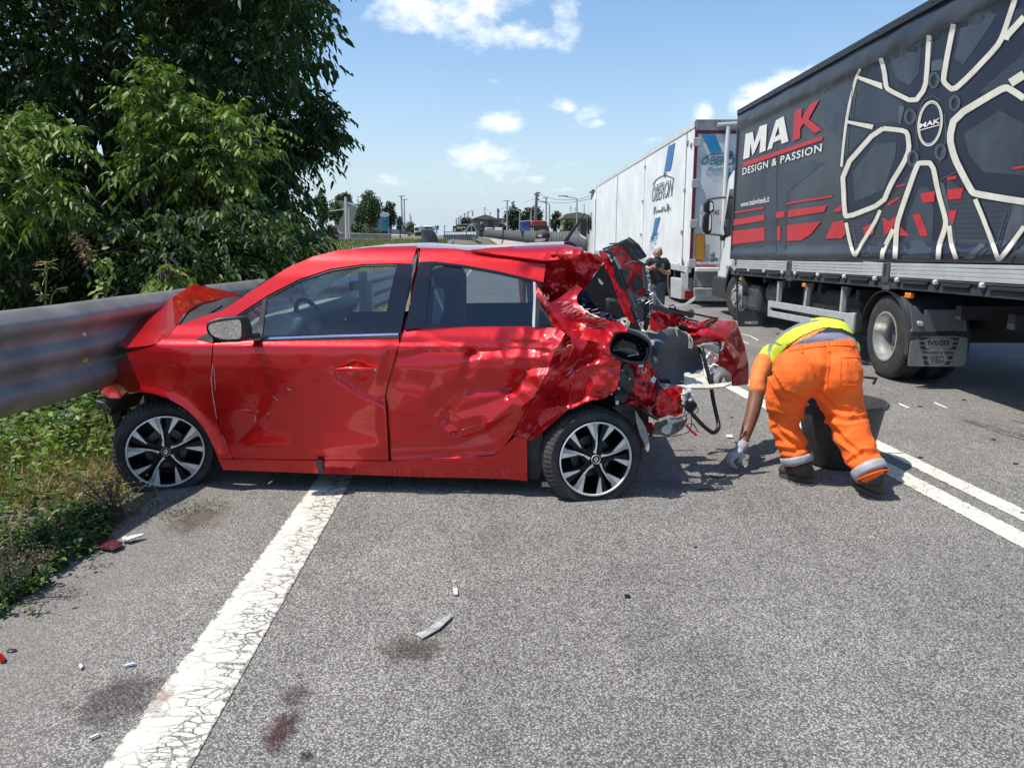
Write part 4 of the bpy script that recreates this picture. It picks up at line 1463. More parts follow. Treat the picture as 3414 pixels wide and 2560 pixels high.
def tps(cs):
    """thin-plate surface through control points"""
    n = len(cs)
    X = np.array([[c[0][0]/300, c[0][1]/300] for c in cs]); v = np.array([c[1] for c in cs])
    d = np.linalg.norm(X[:, None]-X[None], axis=2)
    K = np.where(d > 0, d*d*np.log(np.maximum(d, 1e-9)), 0)+np.eye(n)*1e-3
    Pm = np.hstack([np.ones((n, 1)), X])
    A = np.block([[K, Pm], [Pm.T, np.zeros((3, 3))]])
    w = np.linalg.lstsq(A, np.concatenate([v, np.zeros(3)]), rcond=None)[0]
    def f(p):
        x = np.array([p[0]/300, p[1]/300])
        r_ = np.linalg.norm(X-x, axis=1)
        k = np.where(r_ > 0, r_*r_*np.log(np.maximum(r_, 1e-9)), 0)
        return float(k@w[:n]+w[n]+x@w[n+1:])
    return f
def vpanel(name, ctrl, P, m, step=12, thick=.006, cr=None, parent=None, seed=3, smooth='all', holes=(), dents=()):
    """panel whose distance v comes from control points [(px, v)]"""
    pts, tr = tri2d(P, step, seed=seed, holes=holes)
    cs = [(q(c, s_)[0], v) for c, s_, v in ctrl]
    vs = []
    tf = tps(cs)
    for p in pts:
        v = tf(p)+sum(f(*p) for f in dents)
        Pw = CVp(p, v)
        if cr:
            Pw = CVp(p, v+cr(Pw))
        vs.append(Pw)
    return shell(name, vs, tr, m, parent or car, smooth, thick)
def mirror_side(name, vs, tr, m, dv=0., thick=0):
    out = []
    for P in vs:
        u, v, z = c_uvz(P)
        out.append(c_pt(u, 1.72-v+dv, z))
    return mesh(name, out, [t_[::-1] for t_ in tr], m, car, smooth='all')

ARCH_F = q('A1', '185,1000 215,985 300,972 370,982 450,1008 540,1058 620,1130 680,1210 720,1290 745,1358')
fender = q('A1', '205,748 345,714 450,655 505,590 620,545 770,498 800,530 845,535 720,610 615,668 720,692 712,705 704,820 709,950 735,1120 765,1230 832,1360')+ARCH_F[::-1]+q('A1', '165,930 155,800 225,765')
lip = [soft(ARCH_F, 16, -.018), soft(ARCH_F, 45, -.012)]
panel('front_fender', fender, dents=lip+[fold(q('A1', '225,765 400,745 700,716'), 3, 26, .0)], step=10)
side_frame = q('A1', '770,498 905,410 1035,322 1160,245 1300,185 1450,148 1650,128 1905,122 1872,226 1790,224 1590,228 1400,255 1230,310 1100,375 1030,412 845,532 800,530')
sf = panel('side_frame', side_frame, step=11)
mirror_side('side_frame', sf[1], sf[2], M_INTL)
door_f = q('A1', '720,690 985,672 1797,660 1799,690 1768,790 1738,900 1716,990 1722,1080 1738,1370 838,1360 771,1230 741,1120 716,950 711,820 718,706')
dd = [fold(q('A1', '1440,880 1520,935 1600,985 1712,1030'), 14, 50, .022), fold(q('A1', '1712,1030 1735,1372'), 30, 30, .008),
      soft(q('A1', '1560,840 1560,841'), 30, .022), soft(q('A1', '760,1250 900,1330'), 60, .008), fold(q('A1', '1010,940 960,1150'), 90, 40, .006),
      soft(q('A1', '1760,760 1735,900'), 26, .02), soft(q('A1', '860,1330 1720,1338'), 14, .010), soft(q('A1', '960,1290 1700,1295'), 30, -.010)]
df = panel('front_door', door_f, dents=dd, step=10)
mirror_side('far_front_door', df[1], df[2], M_INT, .01)
# handle
hn = thing_part('door_handle', car)
hp = q('A1', '1440,842 1500,838 1640,842 1680,838')
mb = MB(); mb.tube([cmapc(hp[0], 0, .012), cmapc(hp[1], 0, .038), cmapc(hp[2], 0, .036), cmapc(hp[3], 0, .016)], [.010, .014, .014, .013], 10, flat=1.0); mb.build('handle_grip', M_RED, hn, smooth=50)
mb = MB(); C_ = cmapc(q('A1', '1664,842')[0], 0, .03); mb.lathe([(0, .012), (.008, .012), (.010, 0)], C_, -CV, 12); mb.build('key_lock', M_CHROME, hn)
# belt trim, glass, pillars
panel('chrome_strip', q('A1', '985,656 1400,640 1795,630 1795,642 1400,653 988,669'), M_CHROME, step=12, off=.008)
panel('belt_seal', q('A1', '990,668 1400,653 1796,642 1797,657 1400,664 992,678'), M_BLK, step=12, off=.004)
panel('front_window', q('A1', '1030,415 1100,378 1230,313 1400,258 1590,231 1785,229 1748,400 1705,630 1003,646'), M_GLASS, step=22, off=-.018, thick=0)
panel('quarter_window', q('A1', '845,535 1008,440 970,625 905,600'), M_GLASS, step=22, off=-.018, thick=0)
panel('window_divider', q('A1', '1006,424 1030,413 1001,650 967,645'), M_BLK, step=12, off=-.004)
panel('window_trim', q('A1', '845,533 1030,412 1100,375 1230,310 1400,255 1590,228 1790,225 1790,237 1590,240 1405,268 1236,323 1106,388 1034,426 850,546'), M_BLK, step=14, off=-.006)
panel('b_pillar', q('A1', '1788,229 1873,228 1862,330 1836,480 1806,632 1702,634 1746,400'), M_GLOSSB, step=16, off=-.003)
panel('mirror_triangle', q('A1', '615,668 700,615 712,640 716,684'), M_BLK, step=12, off=.003)
# door jamb seen through the sprung gap
panel('door_jamb', q('A1', '1905,130')+q('A2', '345,160 330,300 285,480 255,640 225,760 205,900 200,1370 140,1370')+q('A1', '1690,1000 1740,900 1800,700 1860,480 1890,226'), M_RED, step=16, off=-.045)
panel('jamb_seal', q('A2', '318,175 332,170 322,260 262,480 235,620 215,700 203,700 222,620 250,470 308,260'), M_BLK, step=10, off=-.01)
# rear side
rail_r = q('A2', '352,132 560,138 760,165 1085,200 1068,335 1010,318 800,268 600,232 430,212 346,216')
rr_ = panel('roof_rail', rail_r, M_RED, dents=[fold(q('A2', '640,145 760,165 1085,200'), 14, 10, .02), soft(q('A2', '1000,250 1080,260'), 25, .015)], step=10)
mirror_side('roof_rail', rr_[1], rr_[2], M_INTL)
def crw(x0, x1, amp, sc, seed=0):
    def f(p, P):
        k = max(0., min(1., (p[0]-x0)/(x1-x0)))
        return crum(P, amp*k, sc, seed) if k > 0 else 0.
    return f
a2 = lambda s_: q('A2', s_)
door_r = a2('222,722 250,635 262,610 370,593 1005,590 1130,600 1200,618 1232,660 1240,715 1215,770 1150,840 1110,890 1030,990 960,1085 890,1220 830,1300 780,1335 540,1358 182,1370 178,1000 192,880 216,780')
rdents = [fold(a2('1190,640 1130,740 1090,860 1010,1000 930,1070 780,1140 600,1190'), 60, 26, -.050), fold(a2('640,742 800,732 960,720 1100,745'), 26, 34, .028),
          fold(a2('230,770 400,742 650,745'), 30, 22, .014), fold(a2('650,745 610,900 640,960 900,945'), 24, 30, .016), fold(a2('880,960 910,890 960,840 1100,830 1230,770'), 24, 40, .034),
          fold(a2('480,1060 400,940 230,900'), 50, 40, .014), fold(a2('480,1060 560,980 700,930 900,900'), 40, 50, .014), fold(a2('175,1300 540,1290 740,1210 900,1080'), 40, 22, .022),
          fold(a2('500,1130 570,1190 700,1160'), 24, 30, .028), soft(a2('620,1230 620,1231'), 60, .014), soft(a2('380,700 380,701'), 80, .010),
          fold(a2('262,612 330,600 640,740'), 24, 70, .010), fold(a2('860,660 950,720'), 40, 40, .014), soft(a2('200,1350 540,1335 770,1310'), 12, .012)]
dr = panel('rear_door', door_r, M_RED, dents=rdents, step=6.5, smooth=20, cr=crw(q('A2', '700,0')[0][0], q('A2', '1080,0')[0][0], .024, 6., 3))
mirror_side('far_rear_door', dr[1], dr[2], M_INT, .01)
panel('rear_window_frame', a2('262,610 346,217 430,213 600,233 800,269 1010,319 1012,330 800,281 600,245 440,226 420,240 395,400 384,583 1004,578 1005,592 370,594'), M_GLOSSB, step=13, off=.0)
panel('rear_window', a2('425,225 590,240 800,278 1006,322 1012,420 1002,583 378,590 398,400'), M_GLASSD, step=24, off=-.018, thick=0)
panel('window_divider', a2('1008,330 1022,335 1026,430 1018,596 1002,594 1010,420'), M_ALU, step=12, off=.0)
panel('black_corner_trim', a2('1024,425 1034,428 1126,590 1116,598 1018,596'), M_BLK, step=12, off=.006)
panel('corner_trim_inset', a2('1045,500 1056,495 1108,570 1108,586 1040,584'), M_GLOSSB, step=10, off=.012)
# quarter panel, badly crumpled
quarter = a2('1012,322 1062,400 1105,455 1160,425 1240,365 1262,345 1295,372 1262,412 1262,450 1290,490 1370,535 1450,560 1510,562 1556,600 1556,622 1480,622 1452,690 1456,760 1520,800 1515,870 1490,960 1435,1000 1300,1030 1200,1082 1120,1148 1050,1213 990,1255 893,1224 963,1087 1033,992 1113,892 1153,842 1218,772 1243,717 1235,660 1203,616 1130,598 1120,580 1075,480 1032,420')
qd = [fold(a2('1062,400 1110,500 1180,590 1240,690 1285,755'), 16, 40, -.055), fold(a2('1285,755 1215,850 1110,1000 930,1225'), 36, 60, .065), fold(a2('1320,670 1440,690 1462,760'), 40, 24, -.035),
      fold(a2('1285,755 1330,670'), 30, 30, -.03), fold(a2('1110,1000 1180,980 1300,1000 1440,990'), 40, 24, .03), fold(a2('1250,560 1400,590 1450,620'), 40, 30, .03),
      fold(a2('1100,440 1250,480 1330,540'), 30, 40, -.02), fold(a2('1340,700 1360,840 1300,960'), 50, 30, .03), soft(a2('990,1255 1120,1148 1300,1030 1435,1000'), 10, -.02)]
def qcr(p, P):
    k = .55+.45*max(0, min(1, (p[1]-q('A2', '0,600')[0][1])/60))
    return crum(P, .050*k, 4.6, 1.)+crum(P, .012*k, 11, 7.)
panel('quarter_panel', quarter, M_RED2, dents=qd, step=5.5, cr=qcr, smooth=32)
# crushed c pillar / roof edge: overhangs, so it lies in its own shade
def overhang(y0, k):
    def f(x, y):
        return max(0., (y-y0))*k
    return f
yq = q('A2', '0,170')[0][1]
panel('crushed_pillar', a2('1085,195 1180,140 1290,140 1305,165 1380,172 1422,200 1402,240 1362,290 1312,378 1293,374 1262,347 1240,367 1160,427 1105,457 1060,402 1058,330 1072,300'), M_RED2,
      dents=[overhang(yq, .0022), fold(a2('1090,215 1200,260 1260,330 1250,360'), 30, 30, .06), fold(a2('1290,150 1250,250 1262,345'), 24, 24, -.05), fold(a2('1070,320 1160,300 1230,320'), 20, 26, .05)], step=5.5,
      cr=lambda p, P: crum(P, .060, 5.5, 5)+crum(P, .014, 13, 2), off=.04, smooth=32)
panel('buckled_roof_edge', a2('640,146 760,133 900,124 1190,113 1292,132 1306,160 1290,172 1180,200 1085,208 800,172'), M_RED, dents=[fold(a2('900,124 1190,113 1292,132'), 8, 30, .05), fold(a2('1180,118 1200,200'), 20, 20, .03)], step=7,
      cr=crw(q('A2', '1050,0')[0][0], q('A2', '1250,0')[0][0], .03, 9, 2), off=.025)
# sill
panel('sill', q('A1', '745,1362 835,1365 1738,1375')+q('A2', '540,1363 783,1341 907,1229 972,1252 974,1490 860,1478 350,1466')+q('A1', '1210,1442 775,1425'), M_RED, step=13,
      dents=[soft(q('A1', '800,1395 1738,1405')+q('A2', '800,1400'), 10, -.008)])
panel('dangling_trim', q('A1', '1312,1370 1352,1372 1356,1445 1330,1450'), M_DKG, step=10, off=.03)
panel('arch_liner', a2('972,1255 1060,1195 1075,1300 1045,1480 988,1484 974,1400'), M_DKG, step=12, off=-.06)
# scratches on the torn metal
M_SCR = mat('bare_scratches', (.62, .30, .30), .5, .1, var=.2, vscale=60)
def alld(dn, cr):
    def f(p):
        D = sum(g(*p) for g in dn)
        Pw = cmapc(p, D, 0)
        if cr: D += cr(p, Pw)
        return cmapc(p, D, .0035)
    return f
sc = MB()
r5 = random.Random(8)
for (x0, y0, x1, y1, n_, w_, dn, cr_, slope) in ((1010, 840, 1230, 900, 14, 50, rdents, crw(q('A2', '700,0')[0][0], q('A2', '1080,0')[0][0], .024, 6., 3), -1.2), (960, 700, 1200, 760, 16, 45, rdents, crw(q('A2', '700,0')[0][0], q('A2', '1080,0')[0][0], .024, 6., 3), -.4),
                                                (1130, 440, 1250, 520, 16, 60, qd, qcr, -.35), (1230, 490, 1420, 620, 34, 50, qd, qcr, -.12), (1040, 400, 1100, 470, 12, 26, qd, qcr, 1.6), (1150, 640, 1220, 740, 8, 40, rdents, crw(q('A2', '700,0')[0][0], q('A2', '1080,0')[0][0], .024, 6., 3), -.9)):
    mpf = alld(dn, cr_)
    for i in range(n_):
        x = r5.uniform(x0, x1); y = r5.uniform(y0, y1)
        L_ = r5.uniform(.4, 1)*w_; w2 = r5.uniform(.8, 3.2)
        a = math.atan(slope)+r5.uniform(-.25, .25)
        dx, dy = math.cos(a), math.sin(a)
        pp = []
        for t_, ww in ((0, .3), (.3, 1), (.6, .6), (.8, 1), (1, .2)):
            pp.append((x+dx*L_*t_-dy*w2*ww+r5.uniform(-1, 1), y+dy*L_*t_+dx*w2*ww))
        for t_, ww in ((1, .2), (.8, .7), (.6, 1), (.3, .6), (0, .3)):
            pp.append((x+dx*L_*t_+dy*w2*ww, y+dy*L_*t_-dx*w2*ww+r5.uniform(-1, 1)))
        k_ = CR['A2']
        S_ = [(k_[0]+a_/k_[2], k_[1]+b_/k_[2]) for a_, b_ in pp]
        W_ = [mpf(p) for p in S_]
        sc.add(W_, [(0, 1, 8, 9), (1, 2, 7, 8), (2, 3, 6, 7), (3, 4, 5, 6)])
o_ = sc.build('scratches', M_SCR, car, smooth=None); o_['kind'] = 'stuff'
mb = MB()
for s_, w_ in (('714,810 706,900 716,1000 738,1130', 5), ('770,1225 800,1290', 4), ('1150,955 1172,960', 10), ('1065,995 1095,1020', 5), ('965,1110 958,1145', 6), ('722,830 730,960', 3)):
    strip_mesh(mb, q('A1', s_), w_/1.75, lambda p: cmapc(p, sum(g(*p) for g in dd), .006), step=6)
o_ = mb.build('paint_chips', M_SCR, car, smooth=None); o_['kind'] = 'stuff'

# hood bent upwards against the rail
HD = [('A1', '165,700', .16), ('A1', '200,640', .32), ('A1', '240,600', .42), ('A1', '330,520', .60), ('A1', '430,455', .80), ('A1', '600,348', 1.0), ('A1', '700,365', 1.05), ('A1', '885,408', 1.18), ('A1', '740,432', .80), ('A1', '610,468', .50),
      ('A1', '545,515', .30), ('A1', '500,588', .10), ('A1', '450,655', .05), ('A1', '345,700', .04), ('A1', '215,714', .10), ('A1', '300,620', .30), ('A1', '400,560', .40), ('A1', '500,470', .58), ('A1', '560,420', .74), ('A1', '420,620', .16), ('A1', '620,420', .8)]
vpanel('hood', HD, rounded(q('A1', '163,695 195,640 240,598 330,518 430,455 520,395 590,352 612,350 700,365 885,406 885,410 740,433 655,452 605,470 560,502 530,540 502,588 450,655 400,684 345,702 215,716 170,706'), 1), M_RED, step=10,
       dents=[fold(q('A1', '270,615 400,590 510,585'), 12, 50, .02), fold(q('A1', '440,460 540,500 520,560'), 30, 60, -.015)])
mb = MB()
rg = [CVp(p, v) for p, v in zip(q('A1', '240,600 330,520 430,455 600,348 700,365 885,408'), (.42, .60, .80, 1.0, 1.05, 1.18))]
mb.grid([rg, [P+CV*.35+Vector((0, 0, -.12)) for P in rg], [P+CV*.5+Vector((0, 0, -.3)) for P in rg]])
mb.build('hood_far_half', M_RED, car, smooth='all', thick=.006)
vpanel('cowl', [('A1', '505,588', .16), ('A1', '560,502', .40), ('A1', '740,434', .85), ('A1', '885,412', 1.2), ('A1', '800,470', .55), ('A1', '640,545', .22)], q('A1', '503,589 530,541 562,503 607,471 656,453 740,434 888,410 860,440 770,496 640,546 560,578'), M_INT, step=14, thick=0)
mb = MB()
mb.tube([CVp(p, .35) for p in q('A1', '530,580 600,565 700,510 770,470')], .010, 6)
mb.build('wiper_arm', M_BLK, car)

# roof, windscreen and far shell
def curve_w(P):
    return [cmapc(p) for p in P]
near = curve_w(densify(q('A1', '1035,322 1160,245 1300,185 1450,148 1650,128 1905,122')+q('A2', '560,138 760,134 900,124 1190,113'), 60, False))
rows = []
for P in near:
    u, v, z = c_uvz(P)
    rw = []
    for j in range(11):
        t_ = j/10
        rw.append(c_pt(u, v+.012+(1.72-.024-2*v)*t_, z+.026*math.sin(math.pi*t_)-.012))
    rows.append(rw)
MB().grid(rows).build('roof', M_RED, car, smooth='all')
MB().grid([[p+Vector((0, 0, -.03)) for p in r_] for r_ in rows]).build('headliner', M_INTL, car, smooth='all')
scr = curve_w(densify(q('A1', '770,498 905,410 1035,322'), 30, False))
rows = []
for P in scr:
    u, v, z = c_uvz(P)
    rows.append([c_pt(u-.16*math.sin(math.pi*j/8), v+(1.72-2*v)*j/8, z) for j in range(9)])
MB().grid(rows).build('windscreen', M_GLASS, car, smooth='all')
# floor, bulkheads, far sill
u0 = c_uvz(CVp(q('A1', '300,900')[0], 0))[0]
mb = MB()
def cbox(mb_, u0_, u1_, v0_, v1_, z0_, z1_):
    mb_.add([c_pt(u, v, z) for u in (u0_, u1_) for v in (v0_, v1_) for z in (z0_, z1_)], [(0, 1, 3, 2), (4, 6, 7, 5), (0, 4, 5, 1), (2, 3, 7, 6), (0, 2, 6, 4), (1, 5, 7, 3)])
cbox(mb, -2.2, -.45, .09, 1.63, .17, .24)
cbox(mb, -2.9, -2.2, .35, 1.4, .22, .8)
cbox(mb, -.45, .35, .30, 1.45, .25, .6)
mb.build('floorpan', M_UNDER, car)
mb = MB(); cbox(mb, -2.2, -.3, 1.62, 1.68, .2, .5); cbox(mb, -2.2, -2.15, .1, 1.62, .24, .9); mb.build('inner_walls', M_INT, car)
# dashboard, wheel, seats
pr = lambda s_, v, c='F1': [c_uvz(CVp(p, v)) for p in q(c, s_)]
db = pr('330,900 560,800 700,690 1000,660 1160,700 1130,800 960,960 560,1000 330,980', .5)
MB().prism([c_pt(u, .16, z) for u, v, z in db], CV*1.4).build('dashboard', M_INTG, car, bev=.03)
db2 = pr('600,900 760,800 940,790 1010,850 990,960 620,990', .3)
MB().prism([c_pt(u, .2, z-.0) for u, v, z in db2], CV*.45).build('instrument_binnacle', M_INT, car, bev=.02)
wc = CVp(q('F1', '1090,830')[0], .42)
wax = (CU*.90+Vector((0, 0, .42))-CV*.12).normalized()
mb = MB()
xw = wax.orthogonal().normalized(); yw = wax.cross(xw)
mb.tube([wc+xw*math.cos(a)*.18+yw*math.sin(a)*.18 for a in [2*math.pi*i/36 for i in range(37)]], .016, 8, cap=False)
sw = thing_part('steering_wheel', car)
mb.build('wheel_ring', M_INT, sw, smooth='all')
mb = MB(); mb.lathe([(0, .03), (.05, .025), (.07, -.01), (0, -.03)], wc, wax, 20); mb.tube([wc-xw*.17, wc+xw*.17], .018, 6, flat=.5); mb.tube([wc, wc-yw*.17], .018, 6, flat=.5); mb.build('wheel_hub', M_INTG, sw, smooth=40)
MB().prism([CVp(p, .5) for p in q('F1', '1010,785 1075,765 1112,810 1100,845 1040,865')], CV*.01).build('display_screen', M_INTL, car)
MB().prism([CVp(p, 1.5) for p in q('F1', '1400,745 1430,780 1480,770 1485,745 1515,738 1522,770 1490,800 1430,808')], CV*.02).build('inner_door_handle', M_CHROME, car)
def seat(v0, name='front_seat'):
    st = thing_part(name, car)
    bk = pr('440,250 560,225 600,300 600,620 420,780 375,700 400,500', v0+.25, 'A2')
    mb = MB().prism([c_pt(u, v0, z) for u, v, z in bk], CV*.5); mb.build('seat_back', M_INT, st, bev=.05)
    us = [b_[0] for b_ in bk]
    mb = MB(); cbox(mb, min(us)-.45, min(us)+.12, v0, v0+.5, .38, .56); mb.build('seat_cushion', M_INT, st, bev=.05)
    return st
seat(.30); seat(.98)
MB().prism([CVp(p, .285) for p in rounded(q('A2', '430,375 460,362 490,375 492,480 460,590 415,600 425,480'), 1)], CV*.01).build('seat_side_trim', M_INTL, car)
mb = MB(); cbox(mb, -.75, -.25, .25, 1.5, .42, .60); cbox(mb, -.38, -.18, .25, 1.5, .60, 1.02); mb.build('rear_bench', M_INT, car, bev=.05)
mb = MB(); mb.tube([c_pt(-1.35, 1.5, 1.42), c_pt(-1.30, 1.5, .9), c_pt(-1.28, 1.55, .5)], .02, 6, flat=.2); mb.build('seat_belt', M_BLK, car)
mb = MB(); P_ = CVp(q('F1', '1500,420')[0], .75); mb.prism([P_+CV*.09*a+Vector((0, 0, .03*b)) for a, b in ((-1, -1), (1, -1), (1, 1), (-1, 1))], CU*.03); mb.build('rear_view_mirror', M_BLK, car)

# exterior mirror, folded so that its glass faces the road
mr = thing_part('wing_mirror', car)
vm = -.17
mtilt = lambda P: [p-CV*(.40*(p.z-1.03)-.30*(c_uvz(p)[0]-c_uvz(CVp(q('A1', '795,610')[0], vm))[0])) for p in P]
mb = MB().prism(mtilt([CVp(p, vm) for p in rounded(q('A1', '688,600 698,562 760,536 880,530 906,545 916,620 903,672 860,690 780,690 722,672 694,632'), 2)]), CV*.07); mb.build('mirror_housing', M_BLK, mr, bev=.018)
mb = MB()
gp_ = [CVp(p, vm-.006) for p in rounded(q('A1', '704,592 730,566 868,548 880,560 871,655 852,668 775,668 718,642'), 2)]
cz = sum(p.z for p in gp_)/len(gp_)
cu_ = sum(c_uvz(p)[0] for p in gp_)/len(gp_)
gp_ = mtilt(gp_)
mb.prism(gp_, CV*.006); mb.build('mirror_glass', M_MIR, mr)
mb = MB(); mb.tube([CVp(q('A1', '890,650')[0], -.12), CVp(q('A1', '970,640')[0], .0)], .03, 10, flat=.7); mb.build('mirror_stalk', M_BLK, mr)

# ---- wheels of the car
M_MACH = mat('machined_alloy', (.74, .74, .70), .36, .35, var=.08, vscale=30)
M_WBLK = mat('wheel_black', (.006, .006, .007), .4, var=.2, spec=.3)
M_DISC = mat('brake_disc', (.12, .12, .12), .45, .7, var=.2)
def car_wheel(C, yaw, camber, rot, parent, flat, rr=.229, tr_=.312):
    w = thing_part('wheel', parent)
    ax = Matrix.Rotation(yaw, 3, 'Z') @ Vector((0, -1, 0))
    side = Vector((0, 0, 1)).cross(ax).normalized()
    ax = (Matrix.Rotation(camber, 3, side) @ ax).normalized()
    up = ax.cross(side).normalized()
    if up.z < 0: up = -up
    right = up.cross(ax)
    if right.x < 0: right = -right
    C = Vector(C)
    mb = MB(); tyre(mb, C, ax, tr_, rr-.004, .195, flat=flat, groove=.006, blocks=64)
    mb.build('tyre', M_RUB, w, smooth=38)
    mb = MB(); mb.lathe([(rr-.002, .012), (rr-.002, -.01), (rr-.02, -.03), (rr-.03, -.15), (rr-.03, -.19), (.0, -.19)], C, ax, 48); mb.build('rim_barrel', M_WBLK, w, smooth=40)
    mb = MB(); mb.lathe([(0, -.085), (.128, -.085), (.128, -.10), (0, -.10)], C, ax, 40); mb.build('brake_disc', M_DISC, w, smooth=30)
    mb = MB(); mb.lathe([(rr, .010), (rr+.002, .016), (rr-.006, .018), (rr-.010, .008)], C, ax, 72); mb.build('rim_edge', M_MACH, w, smooth=40)
    # spokes: five tulips of two blades
    black = MB(); mach = MB(); slit = MB(); bolt = MB()
    def pt(x, y, th, h):
        c_, s_ = math.cos(th), math.sin(th)
        return C+right*((x*c_+y*s_)*rr)+up*((-x*s_+y*c_)*rr)+ax*h
    st = [(-.022, .15), (-.022, .40), (-.045, .60), (-.100, .84), (-.070, .985), (-.235, .955), (-.095, .53), (-.060, .33), (-.095, .17)]
    bl = [(-.245, .952), (-.405, .895), (-.105, .50), (-.100, .545)]
    dome = lambda y: .004+.012*(1-min(1, y))
    for k in range(5):
        th = rot+2*math.pi*k/5
        for sg in (1, -1):
            o1 = [(-x*sg if sg < 0 else x, y) for x, y in st]
            o2 = [(-x if sg < 0 else x, y) for x, y in bl]
            mach = MB()
            for poly in (o1, o2):
                if sg < 0: poly = poly[::-1]
                a = [pt(x, y, th, dome(math.hypot(x, y))) for x, y in poly]
                b = [pt(x, y, th, dome(math.hypot(x, y))-.010) for x, y in poly]
                n_ = len(a)
                mach.add(a+b, [tuple(range(n_))]+[(i, i+n_, (i+1) % n_+n_, (i+1) % n_) for i in range(n_)])
            mach.build('spoke_face', M_MACH, w, smooth=None)
            bb = [(-.02, .12), (-.02, .42), (-.06, .99), (-.42, .90), (-.13, .45), (-.14, .16)]
            bb = [(-x if sg < 0 else x, y) for x, y in bb]
            if sg < 0: bb = bb[::-1]
            a = [pt(x, y, th, dome(math.hypot(x, y))-.006) for x, y in bb]
            b = [pt(x*1.0, y, th, -.045) for x, y in bb]
            black = MB(); black.add(a+b, [tuple(range(6))]+[(i, i+6, (i+1) % 6+6, (i+1) % 6) for i in range(6)])
            black.build('spoke_base', M_WBLK, w, smooth=None)
        # bolts lie between the tulips
        d = pt(0, 1, th+math.pi/5, 0)-C
        d = d.normalized()
        bolt.lathe([(.0, -.006), (.011, -.006), (.012, -.02)], C+d*.054, ax, 8)
        bolt.lathe([(.020, -.012), (.022, -.014), (.022, -.03)], C+d*.054, ax, 12)
    mb = MB(); mb.lathe([(0, -.02), (.075, -.022), (.085, -.05)], C, ax, 24); mb.build('hub', M_WBLK, w, smooth=None)
    bolt.build('wheel_bolts', M_DISC, w, smooth=None)
    mb = MB(); mb.lathe([(0, .016), (.026, .016), (.031, .010), (.031, -.02)], C, ax, 28); mb.build('centre_cap', M_GLOSSB, w, smooth=30)
    mb = MB()
    ring = [(-.0, .085), (.06, .0), (.0, -.085), (-.06, .0)]
    inn = [(-.0, .035), (.025, .0), (.0, -.035), (-.025, .0)]
    a = [pt(x, y, .2, .0175) for x, y in ring]; b = [pt(x, y, .2, .0175) for x, y in inn]
    mb.add(a+b, [(i, (i+1) % 4, 4+(i+1) % 4, 4+i) for i in range(4)]); mb.lathe([(.026, .017), (.0275, .0185), (.029, .015)], C, ax, 28)
    mb.build('cap_emblem', M_MACH, w, smooth=None)
    return w
def at_depth(p, Y):
    return AY(p, Y)
CRW = at_depth(q('W2', '915,893')[0], CO.y+.0)
CFW = at_depth(q('W1', '1048,845')[0], CF.y+.04)
car_wheel(CRW, R(13), R(-3), R(10), car, .003)
car_wheel(CFW, R(22), R(0), R(1), car, -.03)
for u_, nm in ((0, 0), (-2.72, 1)):
    mb = MB(); tyre(mb, c_pt(u_, 1.62, .31), CV, .312, .22, .19, flat=0.0, blocks=40); mb.build('far_tyre', M_RUB, car, smooth=38)
# dark arch linings
for C_, u_ in ((CRW, 0), (CFW, 1)):
    mb = MB()
    uu, vv_, zz = c_uvz(C_)
    rows = []
    for k in range(15):
        a = R(25)+R(130)*k/14
        rows.append([c_pt(uu-math.cos(a)*.40, v, .30+math.sin(a)*.40) for v in (.06, .2, .42)])
    mb.grid(rows)
    mb.grid([[c_pt(uu+x, .43, z) for x in (-.33, .33)] for z in (.12, .58)])
    mb.build('wheel_housing', M_UNDER, car, smooth=40)
# ------------------------------------------------------------------ torn rear end of the car
def vprism(s_, crop, v, th, m, name, bev=0, it=0, parent=None, smooth=30):
    P = q(crop, s_)
    if it: P = rounded(P, it)
    vv = v if callable(v) else (lambda p: v)
    mb = MB().prism([CVp(p, vv(p)) for p in P], CV*th)
    return mb.build(name, m, parent or car, bev=bev, smooth=smooth)
def bar(mb_, crop, s_, v, w_, th):
    """flat bar of pixel width w_ and depth th along a polyline, on the plane v"""
    L = q(crop, s_)
    a, b = strip(L, w_/CR[crop][2])
    vv = v if isinstance(v, (list, tuple)) else [v]*len(L)
    n_ = len(L)
    A = [CVp(p, x) for p, x in zip(a, vv)]; B_ = [CVp(p, x) for p, x in zip(b, vv)]
    A2_ = [p+CV*th for p in A]; B2_ = [p+CV*th for p in B_]
    fs = []
    for i in range(n_-1):
        j = i+1
        fs += [(i, j, n_+j, n_+i), (2*n_+i, 3*n_+i, 3*n_+j, 2*n_+j), (i, 2*n_+i, 2*n_+j, j), (n_+i, n_+j, 3*n_+j, 3*n_+i)]
    fs += [(0, n_, 3*n_, 2*n_), (n_-1, 3*n_-1, 4*n_-1, 2*n_-1)]
    mb_.add(A+B_+A2_+B2_, fs)
M_TRIM = mat('rear_trim_plastic', (.035, .040, .045), .5, var=.25, vscale=12, bump=.1, bscale=60)
M_GREYP = mat('boot_lining', (.085, .10, .112), .75, var=.18, vscale=3, bump=.15, bscale=50)
M_DUST = mat('dusty_plastic', (.30, .28, .24), .8, var=.3, vscale=14)
M_CREAMP = mat('cream_plastic', (.55, .53, .44), .6, var=.2, vscale=20)
